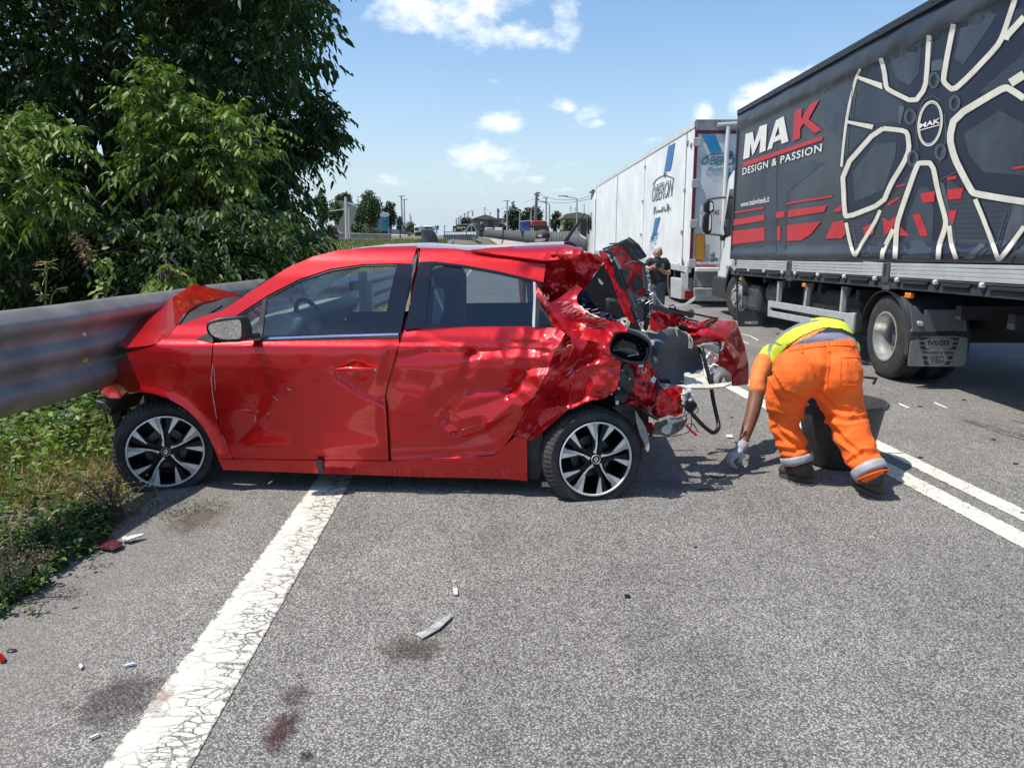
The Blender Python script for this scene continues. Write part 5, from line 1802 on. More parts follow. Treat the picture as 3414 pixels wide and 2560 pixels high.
# dark inside of the boot
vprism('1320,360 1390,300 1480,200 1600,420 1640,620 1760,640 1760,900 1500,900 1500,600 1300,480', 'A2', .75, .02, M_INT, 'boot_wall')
vpanel('boot_lining', [('R1', '600,430', .62), ('R1', '830,470', .62), ('R1', '1000,430', .70), ('R1', '1210,500', .85), ('R1', '1260,640', .85), ('R1', '1340,870', .8), ('R1', '1100,1000', .55), ('R1', '900,1000', .45), ('R1', '850,870', .45), ('R1', '800,650', .55), ('R1', '1120,700', .78), ('R1', '1000,700', .66), ('R1', '900,640', .5), ('R1', '1240,760', .92)],
       q('R1', '590,430 760,470 870,495 960,440 1060,440 1150,480 1205,510 1240,610 1290,620 1330,760 1345,880 1380,1000 1370,1030 1150,1020 1000,1010 900,990 850,870 800,780 700,780 600,620'), M_GREYP, step=13,
       dents=[fold(q('R1', '1090,640 1110,780 1180,900'), 10, 18, .05), fold(q('R1', '800,640 930,640 870,780'), 14, 14, -.03), soft(q('R1', '1000,880 1100,890'), 14, .03)], cr=lambda P: crum(P, .008, 8, 9))
vpanel('boot_floor_edge', [('R1', '1155,880', .62), ('R1', '1340,870', .66), ('R1', '1380,1000', .50), ('R1', '1150,1020', .48)], q('R1', '1152,878 1200,880 1220,895 1300,890 1335,862 1345,900 1400,1000 1620,975 1625,990 1540,1022 1380,1035 1180,1032 1070,1008 1150,1000'), M_CREAMP, step=9, cr=lambda P: crum(P, .01, 12, 4))
vpanel('spare_wheel_well', [('R1', '1400,900', .75), ('R1', '1510,810', .95), ('R1', '1620,930', .85), ('R1', '1530,1010', .70), ('R1', '1510,900', .66)], rounded(q('R1', '1410,830 1450,800 1540,830 1620,895 1632,960 1590,1000 1520,1018 1440,1005 1405,930'), 1), mat('pale_grey_shell', (.17, .19, .20), .55, var=.12), step=8)
vprism('1450,960 1510,880 1500,940 1480,1000 1460,1005', 'R1', .62, .01, M_CREAMP, 'torn_flap')
vprism('1525,1000 1550,930 1572,990', 'R1', .64, .01, M_CREAMP, 'torn_flap')
vprism('1210,500 1205,560 1235,600 1232,640 1190,640 1200,560 1190,510', 'R1', .80, .03, M_CREAMP, 'torn_flap')
vprism('1058,440 1080,450 1085,530 1070,500', 'R1', .62, .01, M_CREAMP, 'torn_flap')
vprism('1305,610 1350,588 1440,590 1510,640 1500,700 1420,665', 'R1', .88, .03, mat('grey_duct', (.22, .24, .24), .5, var=.1), 'bent_duct', bev=.008)
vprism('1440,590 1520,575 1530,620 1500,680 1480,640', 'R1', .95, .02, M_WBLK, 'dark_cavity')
mb = MB()
for s_ in ('1450,600 1500,590', '1460,610 1455,640', '1480,595 1490,640', '1455,625 1515,618'):
    bar(mb, 'R1', s_, .93, 6, .01)
mb.build('wire_clip', M_WPAINT, car)
vpanel('airbag_cloth', [('R1', '1400,690', .85), ('R1', '1460,740', .9), ('R1', '1400,800', .85)], q('R1', '1412,672 1440,680 1485,720 1470,760 1420,800 1385,790 1375,740'), mat('white_cloth', (.62, .62, .62), .8, var=.15, vscale=25), step=5, cr=lambda P: crum(P, .05, 16, 2), smooth=32)
mb = MB(); bar(mb, 'R1', '1378,742 1420,722 1455,716', .80, 9, .01); mb.build('red_ribbon', M_REDL, car)
# far quarter, peeled outwards
def rcr(a, s_, sd, a2_=.0):
    return lambda P: crum(P, a*1.05, s_*.62, sd)+(crum(P, a2_*.8, s_*1.5, sd+3) if a2_ else 0)
vpanel('inner_quarter', [('R1', '840,190', 1.0), ('R1', '830,440', .9), ('R1', '960,330', .95), ('R1', '1060,300', 1.0), ('R1', '1080,400', 1.05)], q('R1', '835,250 870,262 940,300 1030,290 1075,300 1110,340 1150,350 1130,400 1080,398 1060,425 1000,420 960,445 880,462 820,448 815,350'), M_RED2, step=6, cr=rcr(.05, 9, 2, .012), smooth=32)
vprism('836,185 905,205 1010,245 1150,270 1260,310 1200,320 1050,290 940,298 870,262 835,250', 'R1', 1.0, .03, M_TRIM, 'parcel_trim', bev=.006)
vpanel('far_quarter', [('R1', '1080,400', 1.05), ('R1', '1480,350', 1.35), ('R1', '1660,365', 1.5), ('R1', '1790,780', 1.45), ('R1', '1795,990', 1.30), ('R1', '1640,1000', 1.2), ('R1', '1500,700', 1.15), ('R1', '1240,600', 1.0), ('R1', '1350,520', .92), ('R1', '1560,560', 1.0), ('R1', '1500,420', 1.15), ('R1', '1650,700', 1.2)],
       q('R1', '1080,395 1150,345 1200,355 1260,380 1350,370 1440,345 1500,352 1560,360 1665,362 1680,400 1702,450 1730,530 1755,600 1775,690 1795,790 1798,900 1798,995 1720,1003 1640,1008 1640,905 1560,850 1468,790 1490,740 1500,690 1540,660 1572,560 1520,585 1490,572 1400,580 1310,600 1245,612 1232,540 1205,500 1170,465 1110,440'), M_RED2, step=6.5,
       dents=[fold(q('R1', '1665,362 1600,480 1560,570'), 60, 40, -.05), fold(q('R1', '1550,700 1660,820 1795,900'), 50, 60, .05), fold(q('R1', '1250,500 1400,450 1590,420'), 30, 40, -.05), fold(q('R1', '1680,560 1720,700 1790,880'), 30, 40, .03)], cr=rcr(.05, 6.5, 5, .010), smooth=34)
vpanel('rolled_inner_edge', [('R1', '1060,400', .96), ('R1', '1300,430', 1.0), ('R1', '1480,340', 1.15)], q('R1', '1040,290 1100,300 1160,350 1230,380 1300,380 1380,350 1440,330 1480,338 1420,400 1300,440 1200,430 1100,390'), M_RED2, step=5, cr=rcr(.07, 13, 8, .02), smooth=32)
mb = MB(); P_ = [CVp(p, .95+.10*i/6) for i, p in enumerate(q('R1', '1105,400 1160,425 1230,452 1290,450 1350,415 1410,375 1475,350'))]
mb.tube(P_, .013, 8); mb.build('window_seal', mat('frayed_black_seal', (.03, .03, .032), .8, var=.6, vscale=50, bump=.8, bscale=120), car, smooth=50)
mb = MB()
P_ = [CVp(p, .98) for p in q('M1', '1085,1170 1300,1225 1500,1265 1700,1310 1870,1335')]
mb.tube(P_, .008, 6)
P_ = [CVp(p, .97) for p in q('M1', '1095,1165 1110,1130 1160,1125 1190,1160 1190,1200')]
mb.tube(P_, .007, 6); mb.build('black_cable', M_BLK, car, smooth=60)
mb = MB(); P_ = [CVp(p, .96) for p in q('M1', '860,930 900,1020 950,1100 1020,1145 1100,1160')]
mb.tube(P_, [.005, .009, .009, .008, .004], 6, flat=.6); mb.build('bent_metal_strip', M_ALUW, car, smooth=60)
vprism('1100,1158 1230,1120 1360,1090 1430,1035 1510,985 1500,1040 1440,1090 1340,1130 1200,1145', 'M1', .95, .006, M_WPAINT, 'white_trim_blade')
mb = MB()
for s_ in ('1180,1270 1260,1330 1340,1350', '1260,1290 1400,1350 1560,1390', '1120,1230 1240,1280 1330,1300', '1330,1230 1480,1250'):
    mb.tube([CVp(p, 1.02) for p in q('M1', s_)], .006, 5)
mb.build('loose_rods', M_DKG, car, smooth=60)
vprism('1370,1200 1480,1190 1500,1260 1480,1330 1400,1330 1360,1260', 'M1', 1.25, .05, M_DISC, 'bracket_debris', bev=.01)
vprism('1240,1240 1330,1230 1370,1290 1300,1330 1250,1300', 'M1', 1.2, .05, M_ALU, 'bracket_debris', bev=.01)

# tailgate standing on end
tg = thing_part('tailgate', car)
TV = lambda p: .50+(p[1]-q('M1', '0,200')[0][1])/240*(-.12)
def tctrl(s_):
    return [('M1', '%g,%g' % (x, y), None) for x, y in []]
vpanel('tailgate_skin', [('M1', '30,260', .50), ('M1', '230,600', .40), ('M1', '440,1000', .32), ('M1', '540,1380', .24), ('M1', '110,480', .38), ('M1', '330,1090', .24)], q('M1', '0,262 60,262 110,310 160,400 205,530 240,690 300,840 400,910 440,1000 470,1080 500,1160 497,1235 520,1300 552,1385 525,1425 450,1330 400,1230 360,1130 320,1050 290,960 260,880 235,760 190,660 120,560 100,470 50,380'), M_RED2, step=5.5, cr=rcr(.02, 12, 3, .010), parent=tg, smooth=34)
bk = MB(); bk.prism([CVp(p, .52) for p in q('M1', '120,240 345,165 560,390 690,480 725,700 740,930 720,1000 620,985 440,860 350,700 290,560 200,360')], CV*.03)
bk.build('tailgate_inner_skin', M_RED2, tg)
fr_ = MB()
for s_, w_ in (('50,245 200,195 350,150', 30), ('75,262 200,345 245,440 295,565', 34), ('295,565 350,700 445,862', 40), ('340,160 470,290 590,415', 34), ('590,430 690,480 722,700 745,940 760,1040', 50),
               ('375,195 300,305', 20), ('300,320 200,365 190,330', 18), ('290,330 480,325 585,435', 20), ('290,575 380,545 510,560 590,640 490,800', 22), ('340,590 420,800 450,850', 34), ('590,640 660,720 715,800 722,960', 22), ('480,800 560,900 625,985 722,955', 24), ('580,900 640,860 680,830', 34),
               ('110,265 215,230', 20), ('430,850 520,930 640,1000', 30), ('420,460 560,455 600,480', 16)):
    bar(fr_, 'M1', s_, .40, w_, .05)
fr_.build('inner_frame', M_TRIM, tg, bev=.004)
vprism('95,265 190,260 215,340 175,362', 'M1', .385, .02, M_TRIM, 'latch_cover', parent=tg, bev=.004)
vprism('340,580 440,560 480,640 430,720 470,790 420,800 350,680', 'M1', .385, .02, M_TRIM, 'latch_cover', parent=tg, bev=.004)
vprism('560,640 650,700 700,800 640,860 540,880 520,780', 'M1', .41, .02, M_TRIM, 'latch_cover', parent=tg, bev=.004)
vprism('342,110 440,70 590,200 735,360 730,372 620,415 480,270 345,150', 'M1', .38, .03, M_TRIM, 'wiper_cover', parent=tg, bev=.006)
vprism('440,60 470,48 620,165 745,350 735,368 600,205', 'M1', .365, .03, M_DKG, 'spoiler_edge', parent=tg, bev=.005)
mb = MB()
for s_ in ('395,115 425,150', '430,160 450,190', '460,165 485,190', '545,290 580,320', '590,330 600,350', '620,350 635,370', '500,200 545,240'):
    bar(mb, 'M1', s_, .372, 12, .012)
mb.build('cover_slots', M_WBLK, tg)
vprism('210,370 262,365 320,480 355,545 295,570 235,430', 'M1', .375, .02, mat('grey_clip', (.22, .24, .24), .5, var=.2), 'lock_body', parent=tg, bev=.004)
vprism('415,345 470,355 465,400 490,420 440,470 420,430 440,400', 'M1', .44, .02, M_DUST, 'lock_body', parent=tg)
mb = MB(); mb.tube([CVp(p, .38) for p in q('M1', '415,485 450,455 510,440 590,450')], .008, 6)
mb.tube([CVp(p, .36) for p in q('M1', '150,160 280,150 345,120')], .006, 6); mb.build('gas_strut', M_DKG, tg, smooth=60)
vprism('430,868 620,990 740,1000 745,1120 700,1380 640,1400 560,1330 500,1230 470,1080', 'M1', .30, .03, M_TRIM, 'lower_cover', parent=tg, bev=.006)
mb = MB()
for s_ in ('480,940 570,1170', '620,1100 680,1240', '560,1230 595,1330', '560,1100 580,1170'):
    bar(mb, 'M1', s_, .295, 5, .006)
for s_ in ('600,1030 735,1000', '590,1050 730,1025', '600,1100 640,1075'):
    bar(mb, 'M1', s_, .29, 8, .008)
mb.build('cover_ribs', M_DUST, tg)
vprism('655,1035 705,1030 705,1062 655,1068', 'M1', .285, .02, M_ALUW, 'striker', parent=tg)
vprism('740,930 765,900 800,940 835,1090 815,1200 800,1330 760,1500 725,1545 695,1500 710,1380 730,1180', 'M1', .27, .05, M_WBLK, 'rear_window_frame_torn', parent=tg, bev=.006)
mb = MB(); mb.tube([CVp(p, .26) for p in q('M1', '835,1085 822,1200 800,1330 775,1440')], .005, 6); mb.tube([CVp(p, .27) for p in q('M1', '690,520 700,640 712,760 720,860')], .012, 8); mb.build('edge_moulding', M_DKG, tg, smooth=60)
vprism('585,1380 630,1350 705,1470 660,1480 600,1440', 'M1', .24, .04, M_TRIM, 'hinge_block', parent=tg, bev=.004)
mb = MB(); a_ = q('M1', '615,1408 660,1400 680,1455 640,1465'); strip_mesh(mb, a_, 3, lambda p: CVp(p, .236), True, 4); mb.build('label_square', M_WPAINT, tg)
rr = random.Random(3)
mb = MB(); k_ = CR['M1']
for i in range(300):
    y = rr.uniform(560, 1130); x = 745+(y-560)*.12+rr.gauss(0, 16)
    if y > 950: x = 835+rr.gauss(0, 14)
    p = (k_[0]+x/k_[2], k_[1]+y/k_[2])
    C_ = CVp(p, rr.uniform(.24, .32)); s2 = rr.uniform(.002, .006)
    a = Vector((rr.uniform(-1, 1), rr.uniform(-1, 1), rr.uniform(-1, 1)))*s2
    b = Vector((rr.uniform(-1, 1), rr.uniform(-1, 1), rr.uniform(-1, 1)))*s2
    mb.add([C_+a, C_+b, C_-a, C_-b], [(0, 1, 2, 3)])
o_ = mb.build('shattered_glass', mat('glass_crumbs', (.45, .52, .55), .15, var=.5, vscale=90), car, smooth=None); o_['kind'] = 'stuff'
mb = MB()
for i in range(16):
    y = 960+i*24; x = 790+rr.uniform(-4, 4)
    p = (k_[0]+x/k_[2], k_[1]+y/k_[2]); C_ = CVp(p, .26)
    mb.tube([C_, C_+CU*rr.uniform(-.03, .03)+Vector((0, 0, rr.uniform(-.02, .02)))], .0012, 4)
o_ = mb.build('torn_fibres', M_ALUW, car); o_['kind'] = 'stuff'
# dark opening of the hatch and shattered rear quarter glass
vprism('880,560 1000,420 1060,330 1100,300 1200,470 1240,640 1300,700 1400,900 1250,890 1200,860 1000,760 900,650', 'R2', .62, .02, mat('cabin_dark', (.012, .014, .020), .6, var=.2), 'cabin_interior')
vprism('1110,640 1240,660 1290,760 1330,860 1240,880 1130,820', 'R2', .45, .05, M_INT, 'rear_shelf', bev=.02)
vprism('1035,445 1060,460 1092,500 1075,512 1050,490', 'R2', .58, .01, M_WPAINT, 'painted_light_gap')  # white plate: light through the gap is put in as colour
vpanel('broken_quarter_glass', [('R2', '820,640', .30), ('R2', '900,560', .30), ('R2', '1240,880', .20), ('R2', '1050,760', .26)], q('R2', '818,640 850,590 893,552 910,600 960,670 1050,740 1140,800 1245,888 1180,865 1060,815 960,780 900,740 840,695'),
       mat('crazed_glass', (.02, .03, .06), .25, var=.8, vscale=40, coat=.2), step=4.5, cr=lambda P: crum(P, .045, 26, 2), smooth=28)
mb = MB(); mb.tube([CVp(p, .28) for p in q('R2', '895,555 905,600 960,660 1050,740 1140,800 1245,880')], .005, 6); mb.build('glass_seal', M_BLK, car, smooth=60)
vpanel('cream_bracket', [('R2', '1250,850', .12), ('R2', '1340,850', .2), ('R2', '1330,940', .12)], q('R2', '1243,868 1290,838 1335,842 1345,870 1362,885 1350,930 1335,965 1310,930'), M_CREAMP, step=5, cr=rcr(.03, 14, 3))
vprism('1292,868 1318,872 1316,896 1294,892', 'R2', .08, .02, M_WBLK, 'bracket_hole')

# tail lamp housing
lh = thing_part('tail_lamp_housing', car)
LH = rounded(q('R1', '470,470 540,462 600,470 700,505 800,575 808,620 800,700 780,770 740,782 640,782 540,760 440,715 392,675 392,610 425,530'), 1)
mb = MB(); mb.tube([CVp(p, .06) for p in densify(LH, 6)+[LH[0]]], .011, 8, cap=False); mb.build('housing_rim', M_GLOSSB, lh, smooth='all')
mb = MB()
n_ = len(LH); cx_ = sum(p[0] for p in LH)/n_; cy_ = sum(p[1] for p in LH)/n_
rows = []
for f_, v_ in ((1., .065), (.93, .12), (.86, .17), (.6, .19), (.3, .20), (.02, .20)):
    rows.append([CVp((cx_+(p[0]-cx_)*f_, cy_+(p[1]-cy_)*f_), v_) for p in LH+[LH[0]]])
mb.grid(rows); mb.build('housing_bowl', M_GLOSSB, lh, smooth=40)
vpanel('broken_lens', [('R1', '660,600', .14), ('R1', '780,640', .10), ('R1', '740,740', .12)], q('R1', '660,610 700,590 760,600 790,640 770,720 740,760 700,740 690,680'), M_GLOSSB, step=4.5, cr=lambda P: crum(P, .05, 26, 3), parent=lh, smooth=25)
mb = MB(); bar(mb, 'R1', '580,716 680,698', .15, 10, .012); bar(mb, 'R1', '682,680 688,712', .14, 14, .02); mb.build('lamp_holder', M_WPAINT, lh)
mb = MB(); P_ = CVp(q('R1', '823,583')[0], .08); mb.box(P_-Vector((.012, .01, .012)), P_+Vector((.012, .01, .012))); mb.build('white_clip', M_WPAINT, car)
mb = MB(); P_ = CVp(q('R1', '714,807')[0], .08); mb.box(P_-Vector((.014, .01, .010)), P_+Vector((.014, .01, .010))); mb.build('white_clip', M_WPAINT, car)

# crumpled lower rear
vpanel('lower_rear_panel', [('R1', '600,800', .16), ('R1', '820,790', .20), ('R1', '880,1000', .24), ('R1', '1130,1040', .34), ('R1', '1130,1290', .30), ('R1', '900,1330', .22), ('R1', '560,1190', .14), ('R1', '700,1000', .12), ('R1', '1000,1150', .22)],
       q('R1', '560,790 700,790 800,770 840,850 862,900 905,985 920,1030 1000,1040 1130,1035 1142,1180 1135,1290 1060,1330 1010,1300 940,1330 890,1345 800,1280 720,1240 620,1200 500,1200 450,1160 480,1000 520,870'), M_RED2, step=5.5,
       dents=[fold(q('R1', '900,1060 860,1180 880,1300'), 14, 20, -.05), fold(q('R1', '980,1040 1060,1150 1140,1200'), 14, 22, .06), fold(q('R1', '740,1220 850,1180 880,1060'), 20, 20, .04)], cr=rcr(.055, 8, 6, .016), smooth=32)
pf = vpanel('inner_bracket_plate', [('R1', '570,800', .08), ('R1', '650,950', .10), ('R1', '440,1170', .10), ('R1', '540,1190', .12)], q('R1', '550,795 590,800 625,850 650,930 652,1010 630,1080 590,1130 555,1180 520,1195 440,1168 470,1080 495,980 512,880'), mat('dark_grey_bracket', (.06, .065, .07), .45, .4, var=.3, vscale=14), step=7, cr=rcr(.012, 12, 2))
mb = MB()
for s_, r_ in (('575,890', 15), ('485,1090', 22), ('535,1095', 16), ('505,905', 10), ('605,930', 10)):
    mb.lathe([(0, .004), (r_/3.0167*4.6/F, .003)], CVp(q('R1', s_)[0], .062), -CV, 12)
mb.build('bracket_holes', M_WBLK, car)
mb = MB()
for s_, w_, h_ in (('497,938', 12, 20), ('475,985', 20, 8), ('470,1030', 18, 9), ('490,1040', 24, 24), ('600,945', 10, 18), ('475,1182', 30, 40), ('527,860', 14, 14), ('420,1098', 14, 14)):
    P_ = CVp(q('R1', s_)[0], .055); a = 4.6/F/3.0167/2
    mb.box(P_-Vector((w_*a, .006, h_*a)), P_+Vector((w_*a, .006, h_*a)))
mb.build('white_clips', M_ALUW, car)
vprism('822,940 845,915 872,945 850,990 808,965', 'R1', .14, .01, M_WPAINT, 'white_tag')
mb = MB(); mb.lathe([(.010, .006), (.017, .006), (.017, -.01)], CVp(q('R1', '745,857')[0], .14), -CV, 16); mb.build('rubber_grommet', M_CREAMP, car)
mb = MB(); mb.lathe([(0, .004), (22/3.0167*4.7/F, .002)], CVp(q('R1', '745,992')[0], .12), -CV, 8); mb.build('dark_hole', M_WBLK, car)
vprism('905,950 1008,955 1010,1000 905,992', 'R1', .40, .03, M_WBLK, 'latch_plate')
vprism('905,990 1000,1000 1075,1020 1000,1030 920,1030', 'R1', .36, .02, mat('bluish_plastic', (.30, .36, .48), .5, var=.1), 'blue_grey_piece')
mb = MB(); bar(mb, 'R1', '980,1040 1080,1030 1135,1042', .30, 14, .01); mb.build('red_strip', M_RED, car)
vprism('860,980 885,950 900,990 895,1060 870,1075 858,1040', 'R1', .13, .03, M_WBLK, 'black_plug', bev=.004)
vpanel('crumpled_foil', [('R1', '1160,1030', .30), ('R1', '1230,1190', .28), ('R1', '1130,1180', .26)], q('R1', '1130,1030 1165,1020 1225,1045 1228,1100 1250,1170 1240,1195 1205,1160 1170,1165 1160,1210 1128,1200 1118,1120 1135,1080'), mat('white_foil', (.6, .6, .58), .45, .2, var=.2, vscale=30), step=4.5, cr=lambda P: crum(P, .06, 22, 1), smooth=28)
vprism('1165,1160 1200,1180 1260,1175 1285,1205 1275,1250 1225,1290 1190,1290 1160,1250 1130,1215', 'R1', .24, .06, M_WBLK, 'black_connector', bev=.008)
vpanel('wheel_arch_remnant', [('W2', '1300,180', .10), ('W2', '1600,180', .22), ('W2', '1540,400', .20)], q('W2', '1180,130 1300,90 1420,80 1560,110 1610,150 1560,260 1540,330 1480,400 1400,300 1290,220'), M_TRIM, step=7, cr=rcr(.03, 9, 3))
vpanel('dusty_mudflap', [('W2', '1530,200', .06), ('W2', '1700,780', -.02), ('W2', '1650,480', .02)], q('W2', '1515,168 1560,250 1620,330 1680,440 1705,560 1728,740 1702,795 1665,740 1640,640 1600,550 1560,440 1530,340'), M_DUST, step=7, thick=.008, cr=rcr(.012, 10, 2))
vpanel('bumper_remnant', [('R1', '880,1400', .22), ('R1', '1170,1320', .34), ('R1', '1000,1510', .28)], q('R1', '870,1390 960,1360 1050,1345 1180,1312 1178,1370 1140,1440 1080,1485 990,1522 920,1510 830,1505 850,1440'), mat('olive_plastic', (.16, .15, .13), .7, var=.35, vscale=18), step=6, cr=rcr(.03, 9, 4, .01), smooth=34)
vpanel('pale_bracket', [('R1', '960,1400', .20), ('R1', '1100,1360', .24)], q('R1', '980,1350 1060,1352 1170,1325 1160,1350 1060,1385 1030,1400 1025,1440 1005,1500 960,1500 925,1470 930,1430 985,1400'), M_CREAMP, step=5, cr=rcr(.035, 14, 5), smooth=32)
vpanel('torn_red_flap', [('R1', '780,1400', .15), ('R1', '850,1460', .18)], q('R1', '760,1395 810,1400 850,1430 835,1470 820,1540 800,1520 780,1450'), M_RED2, step=6, cr=rcr(.03, 12, 4))
mb = MB(); bar(mb, 'R1', '1170,1410 1215,1460 1275,1515', .26, 26, .012); mb.build('red_shard', M_RED2, car)
vprism('720,1240 745,1250 800,1295 890,1340 900,1365 850,1355 780,1310 730,1270', 'R1', .12, .02, M_TRIM, 'bent_bar')
# big rubber seal loop hanging out
lp = q('R1', '1330,640 1345,720 1372,820 1400,930 1425,1050 1440,1150 1462,1250 1485,1350 1500,1420 1480,1468 1440,1490 1385,1455 1310,1385 1230,1295')
lp = rounded(lp, 2, False)
mb = MB(); mb.tube([CVp(p, .72-.40*i/len(lp)) for i, p in enumerate(lp)], .0135, 10)
mb.build('rubber_seal_loop', mat('black_rubber', (.012, .012, .013), .3, var=.3, vscale=20), car, smooth=60)
vprism('1285,620 1330,640 1372,690 1360,720 1320,700 1290,660', 'R1', .76, .03, M_WBLK, 'seal_end', bev=.006)
mb = MB()
for s_, v_ in (('760,1020 810,1070 870,1130 870,1190 800,1270', .08), ('905,1010 960,1080 1020,1150 1120,1210 1190,1230', .20), ('1150,1300 1165,1240 1180,1230', .2), ('1220,1320 1225,1420 1190,1490 1050,1520 900,1530 810,1560', .2),
               ('1245,1250 1290,1230 1290,1270 1260,1300 1180,1290 1150,1330', .2), ('870,880 910,915 890,930 880,960', .12), ('780,650 770,720 730,780', .05), ('1180,1400 1240,1390 1290,1480', .2), ('760,790 740,850', .12)):
    L_ = rounded(q('R1', s_), 2, False)
    mb.tube([CVp(p, v_) for p in L_], .0032, 5)
mb.build('loose_wires', M_BLK, car, smooth=60)
# aerial on the roof
mb = MB(); b_ = [CVp(p, .86) for p in q('B3', '1515,770 1560,735 1620,745 1690,790')]
ant = thing_part('roof_aerial', car)
MB().prism([CVp(p, .84) for p in rounded(q('B3', '1490,780 1530,745 1600,742 1660,765 1700,800 1690,830 1500,830'), 1)], CV*.07).build('aerial_base', M_BLK, ant, bev=.012)
MB().prism([CVp(p, .865) for p in q('B3', '1515,745 1560,690 1640,570 1770,420 1800,360 1816,362 1812,380 1680,590 1605,700 1590,748')], CV*.02).build('aerial_fin', M_BLK, ant, bev=.006)
# front end wreckage between rail and wheel
vpanel('bumper_fragment', [('A1', '80,980', .30), ('A1', '190,1010', .22), ('A1', '160,820', .25)], q('A1', '95,870 155,805 165,930 186,1005 215,985 200,1010 100,1005 60,985'), M_RED2, step=7, cr=rcr(.03, 10, 3), smooth=34)
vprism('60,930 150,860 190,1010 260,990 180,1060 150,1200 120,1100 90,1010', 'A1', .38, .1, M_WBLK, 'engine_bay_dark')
mb = MB()
for s_ in ('40,1015 80,1030 120,1080', '85,1105 95,1160', '60,980 130,1010 190,1005'):
    bar(mb, 'A1', s_, .28, 7, .02)
mb.build('headlamp_shards', M_DISC, car)
vprism('30,1020 110,1040 110,1090 40,1070', 'A1', .42, .06, M_TRIM, 'radiator_piece', bev=.01)
# ------------------------------------------------------------------ guard rail
M_GALV = mat('galvanised_rail', (.26, .25, .235), .5, .35, var=.25, vscale=3.5, bump=.1, bscale=40)
rail = thing('guard_rail', (-2.7, 4, 0), 'grey triple-wave steel guard rail that the car has run into', 'guard rail')
PROF = [(-.07, -.02), (-.055, .0), (-.03, .004), (.0, -.012), (.045, -.055), (.058, -.075), (.058, -.105), (.045, -.125), (.006, -.155), (.0, -.17), (.0, -.195), (.006, -.21), (.045, -.24), (.058, -.26), (.058, -.29), (.045, -.31), (.006, -.34), (.0, -.355), (.0, -.38), (.006, -.395), (.045, -.425), (.058, -.445), (.058, -.475), (.045, -.495), (.0, -.53), (-.03, -.55), (-.035, -.565)]
def rail_beam(path, name, parent, m, sc_=1., jitter=.011, k=1.):
    rows = []
    P = [Vector(p) for p in path]
    for i, p in enumerate(P):
        d = (P[min(i+1, len(P)-1)]-P[max(0, i-1)]); d.z = 0; d.normalize()
        s_ = Vector((d.y, -d.x, 0))
        if s_.x < 0: s_ = -s_
        rows.append([p+s_*(a*sc_+jitter*noise.noise(Vector((p.y*1.7, b*4, 3))))+Vector((0, 0, b*sc_*k)) for a, b in PROF])
    return MB().grid(rows).build(name, m, parent, smooth=60)
tp = [G(p, 1.2) for p in ((-420, 1096), (0, 1041), (217, 1016), (407, 990), (542, 974), (669, 958), (810, 943), (918, 930))]
path = []
for a, b in zip(tp, tp[1:]):
    for i in range(8):
        path.append(a.lerp(b, i/8))
path.append(tp[-1])
path[0:0] = []
joint = next(i for i, p in enumerate(path) if p.y > 6.15)
rail_beam(path[:joint+2], 'beam', rail, M_GALV)
rail_beam([p+Vector((.012, 0, .008)) for p in path[joint-1:]], 'beam', rail, M_GALV)
e_ = tp[-1]
rail_beam([e_+Vector((.002, 0, 0)), Vector((-2.05, 9.5, 1.08)), Vector((-2.1, 14, 1.02)), Vector((-2.4, 22, 1.05)), Vector((-3.2, 40, 1.2)), Vector((-4.6, 62, 1.3))], 'beam', rail, M_GALV)
for Y in (-1.5, .8, 3.1, 5.4, 7.6, 9.9, 12.2, 14.5):
    x = -2.7+(Y-4.05)*.156-.12
    z = 1.14
    mb = MB(); mb.box((x-.05, Y-.03, -.3), (x-.03, Y+.03, z)); mb.box((x-.05, Y-.035, -.3), (x+.05, Y-.028, z)); mb.box((x-.05, Y+.028, -.3), (x+.05, Y+.035, z)); mb.box((x+.04, Y-.06, z-.5), (x+.12, Y+.06, z-.15))
    mb.build('rail_post', M_GALV, rail)
mb = MB()
M_SLOT = mat('pale_slot', (.55, .57, .56), .5, var=.1)
for s_ in ('612,812', '642,1042'):
    P_ = AX(q('G1', s_)[0], -2.61)
    MB().lathe([(0, .012), (.017, .010), (.019, 0)], P_, (1, -.15, 0), 12).build('rail_bolt', M_SLOT, rail)
P_ = AX(q('G1', '616,1000')[0], -2.6)
MB().lathe([(0, .02), (.016, .018), (.018, 0)], P_, (1, -.15, 0), 12).build('rail_bolt', mat('yellow_green_bolt', (.35, .42, .12), .5, var=.2), rail)
pj = path[joint]
mb = MB()
for dz in (-.1, -.27, -.45):
    mb.lathe([(0, .012), (.014, .010), (.016, 0)], pj+Vector((.062, -.10, dz)), (1, -.15, 0), 8)
mb.build('joint_bolts', M_GALV, rail)
# second rail behind, on top of which a post stands
rail2 = thing('rear_guard_rail', (-3.2, 8, 0), 'thin second guard rail behind the first, half hidden by weeds', 'guard rail')
b2 = [AY(p, Y) for p, Y in zip(q('G1', '480,573 1100,512 1480,442 1750,408 1990,398 2250,392'), (6.8, 7.4, 8.2, 8.9, 9.6, 10.5))]
mb = MB(); mb.grid([[p+Vector((0, .0, 0)) for p in b2], [p+Vector((.02, -.06, -.04)) for p in b2], [p+Vector((.03, -.06, -.13)) for p in b2], [p+Vector((0, 0, -.3)) for p in b2]]); mb.build('beam', M_GALV, rail2, smooth=40)
pc = [AY(p, 9.0) for p in q('F1', '737,140 786,137 786,292 737,292')]
mb = MB().prism(pc, (0, .05, 0)); mb.build('post_plate', mat('pale_steel', (.5, .52, .52), .5, .2, var=.1), rail2, bev=.004)
pc = [AY(p, 8.99) for p in q('F1', '790,142 840,138 843,290 790,292')]
mb = MB().prism(pc, (0, .05, 0)); mb.build('post_plate', MATS['pale_steel'], rail2, bev=.004)
mb = MB()
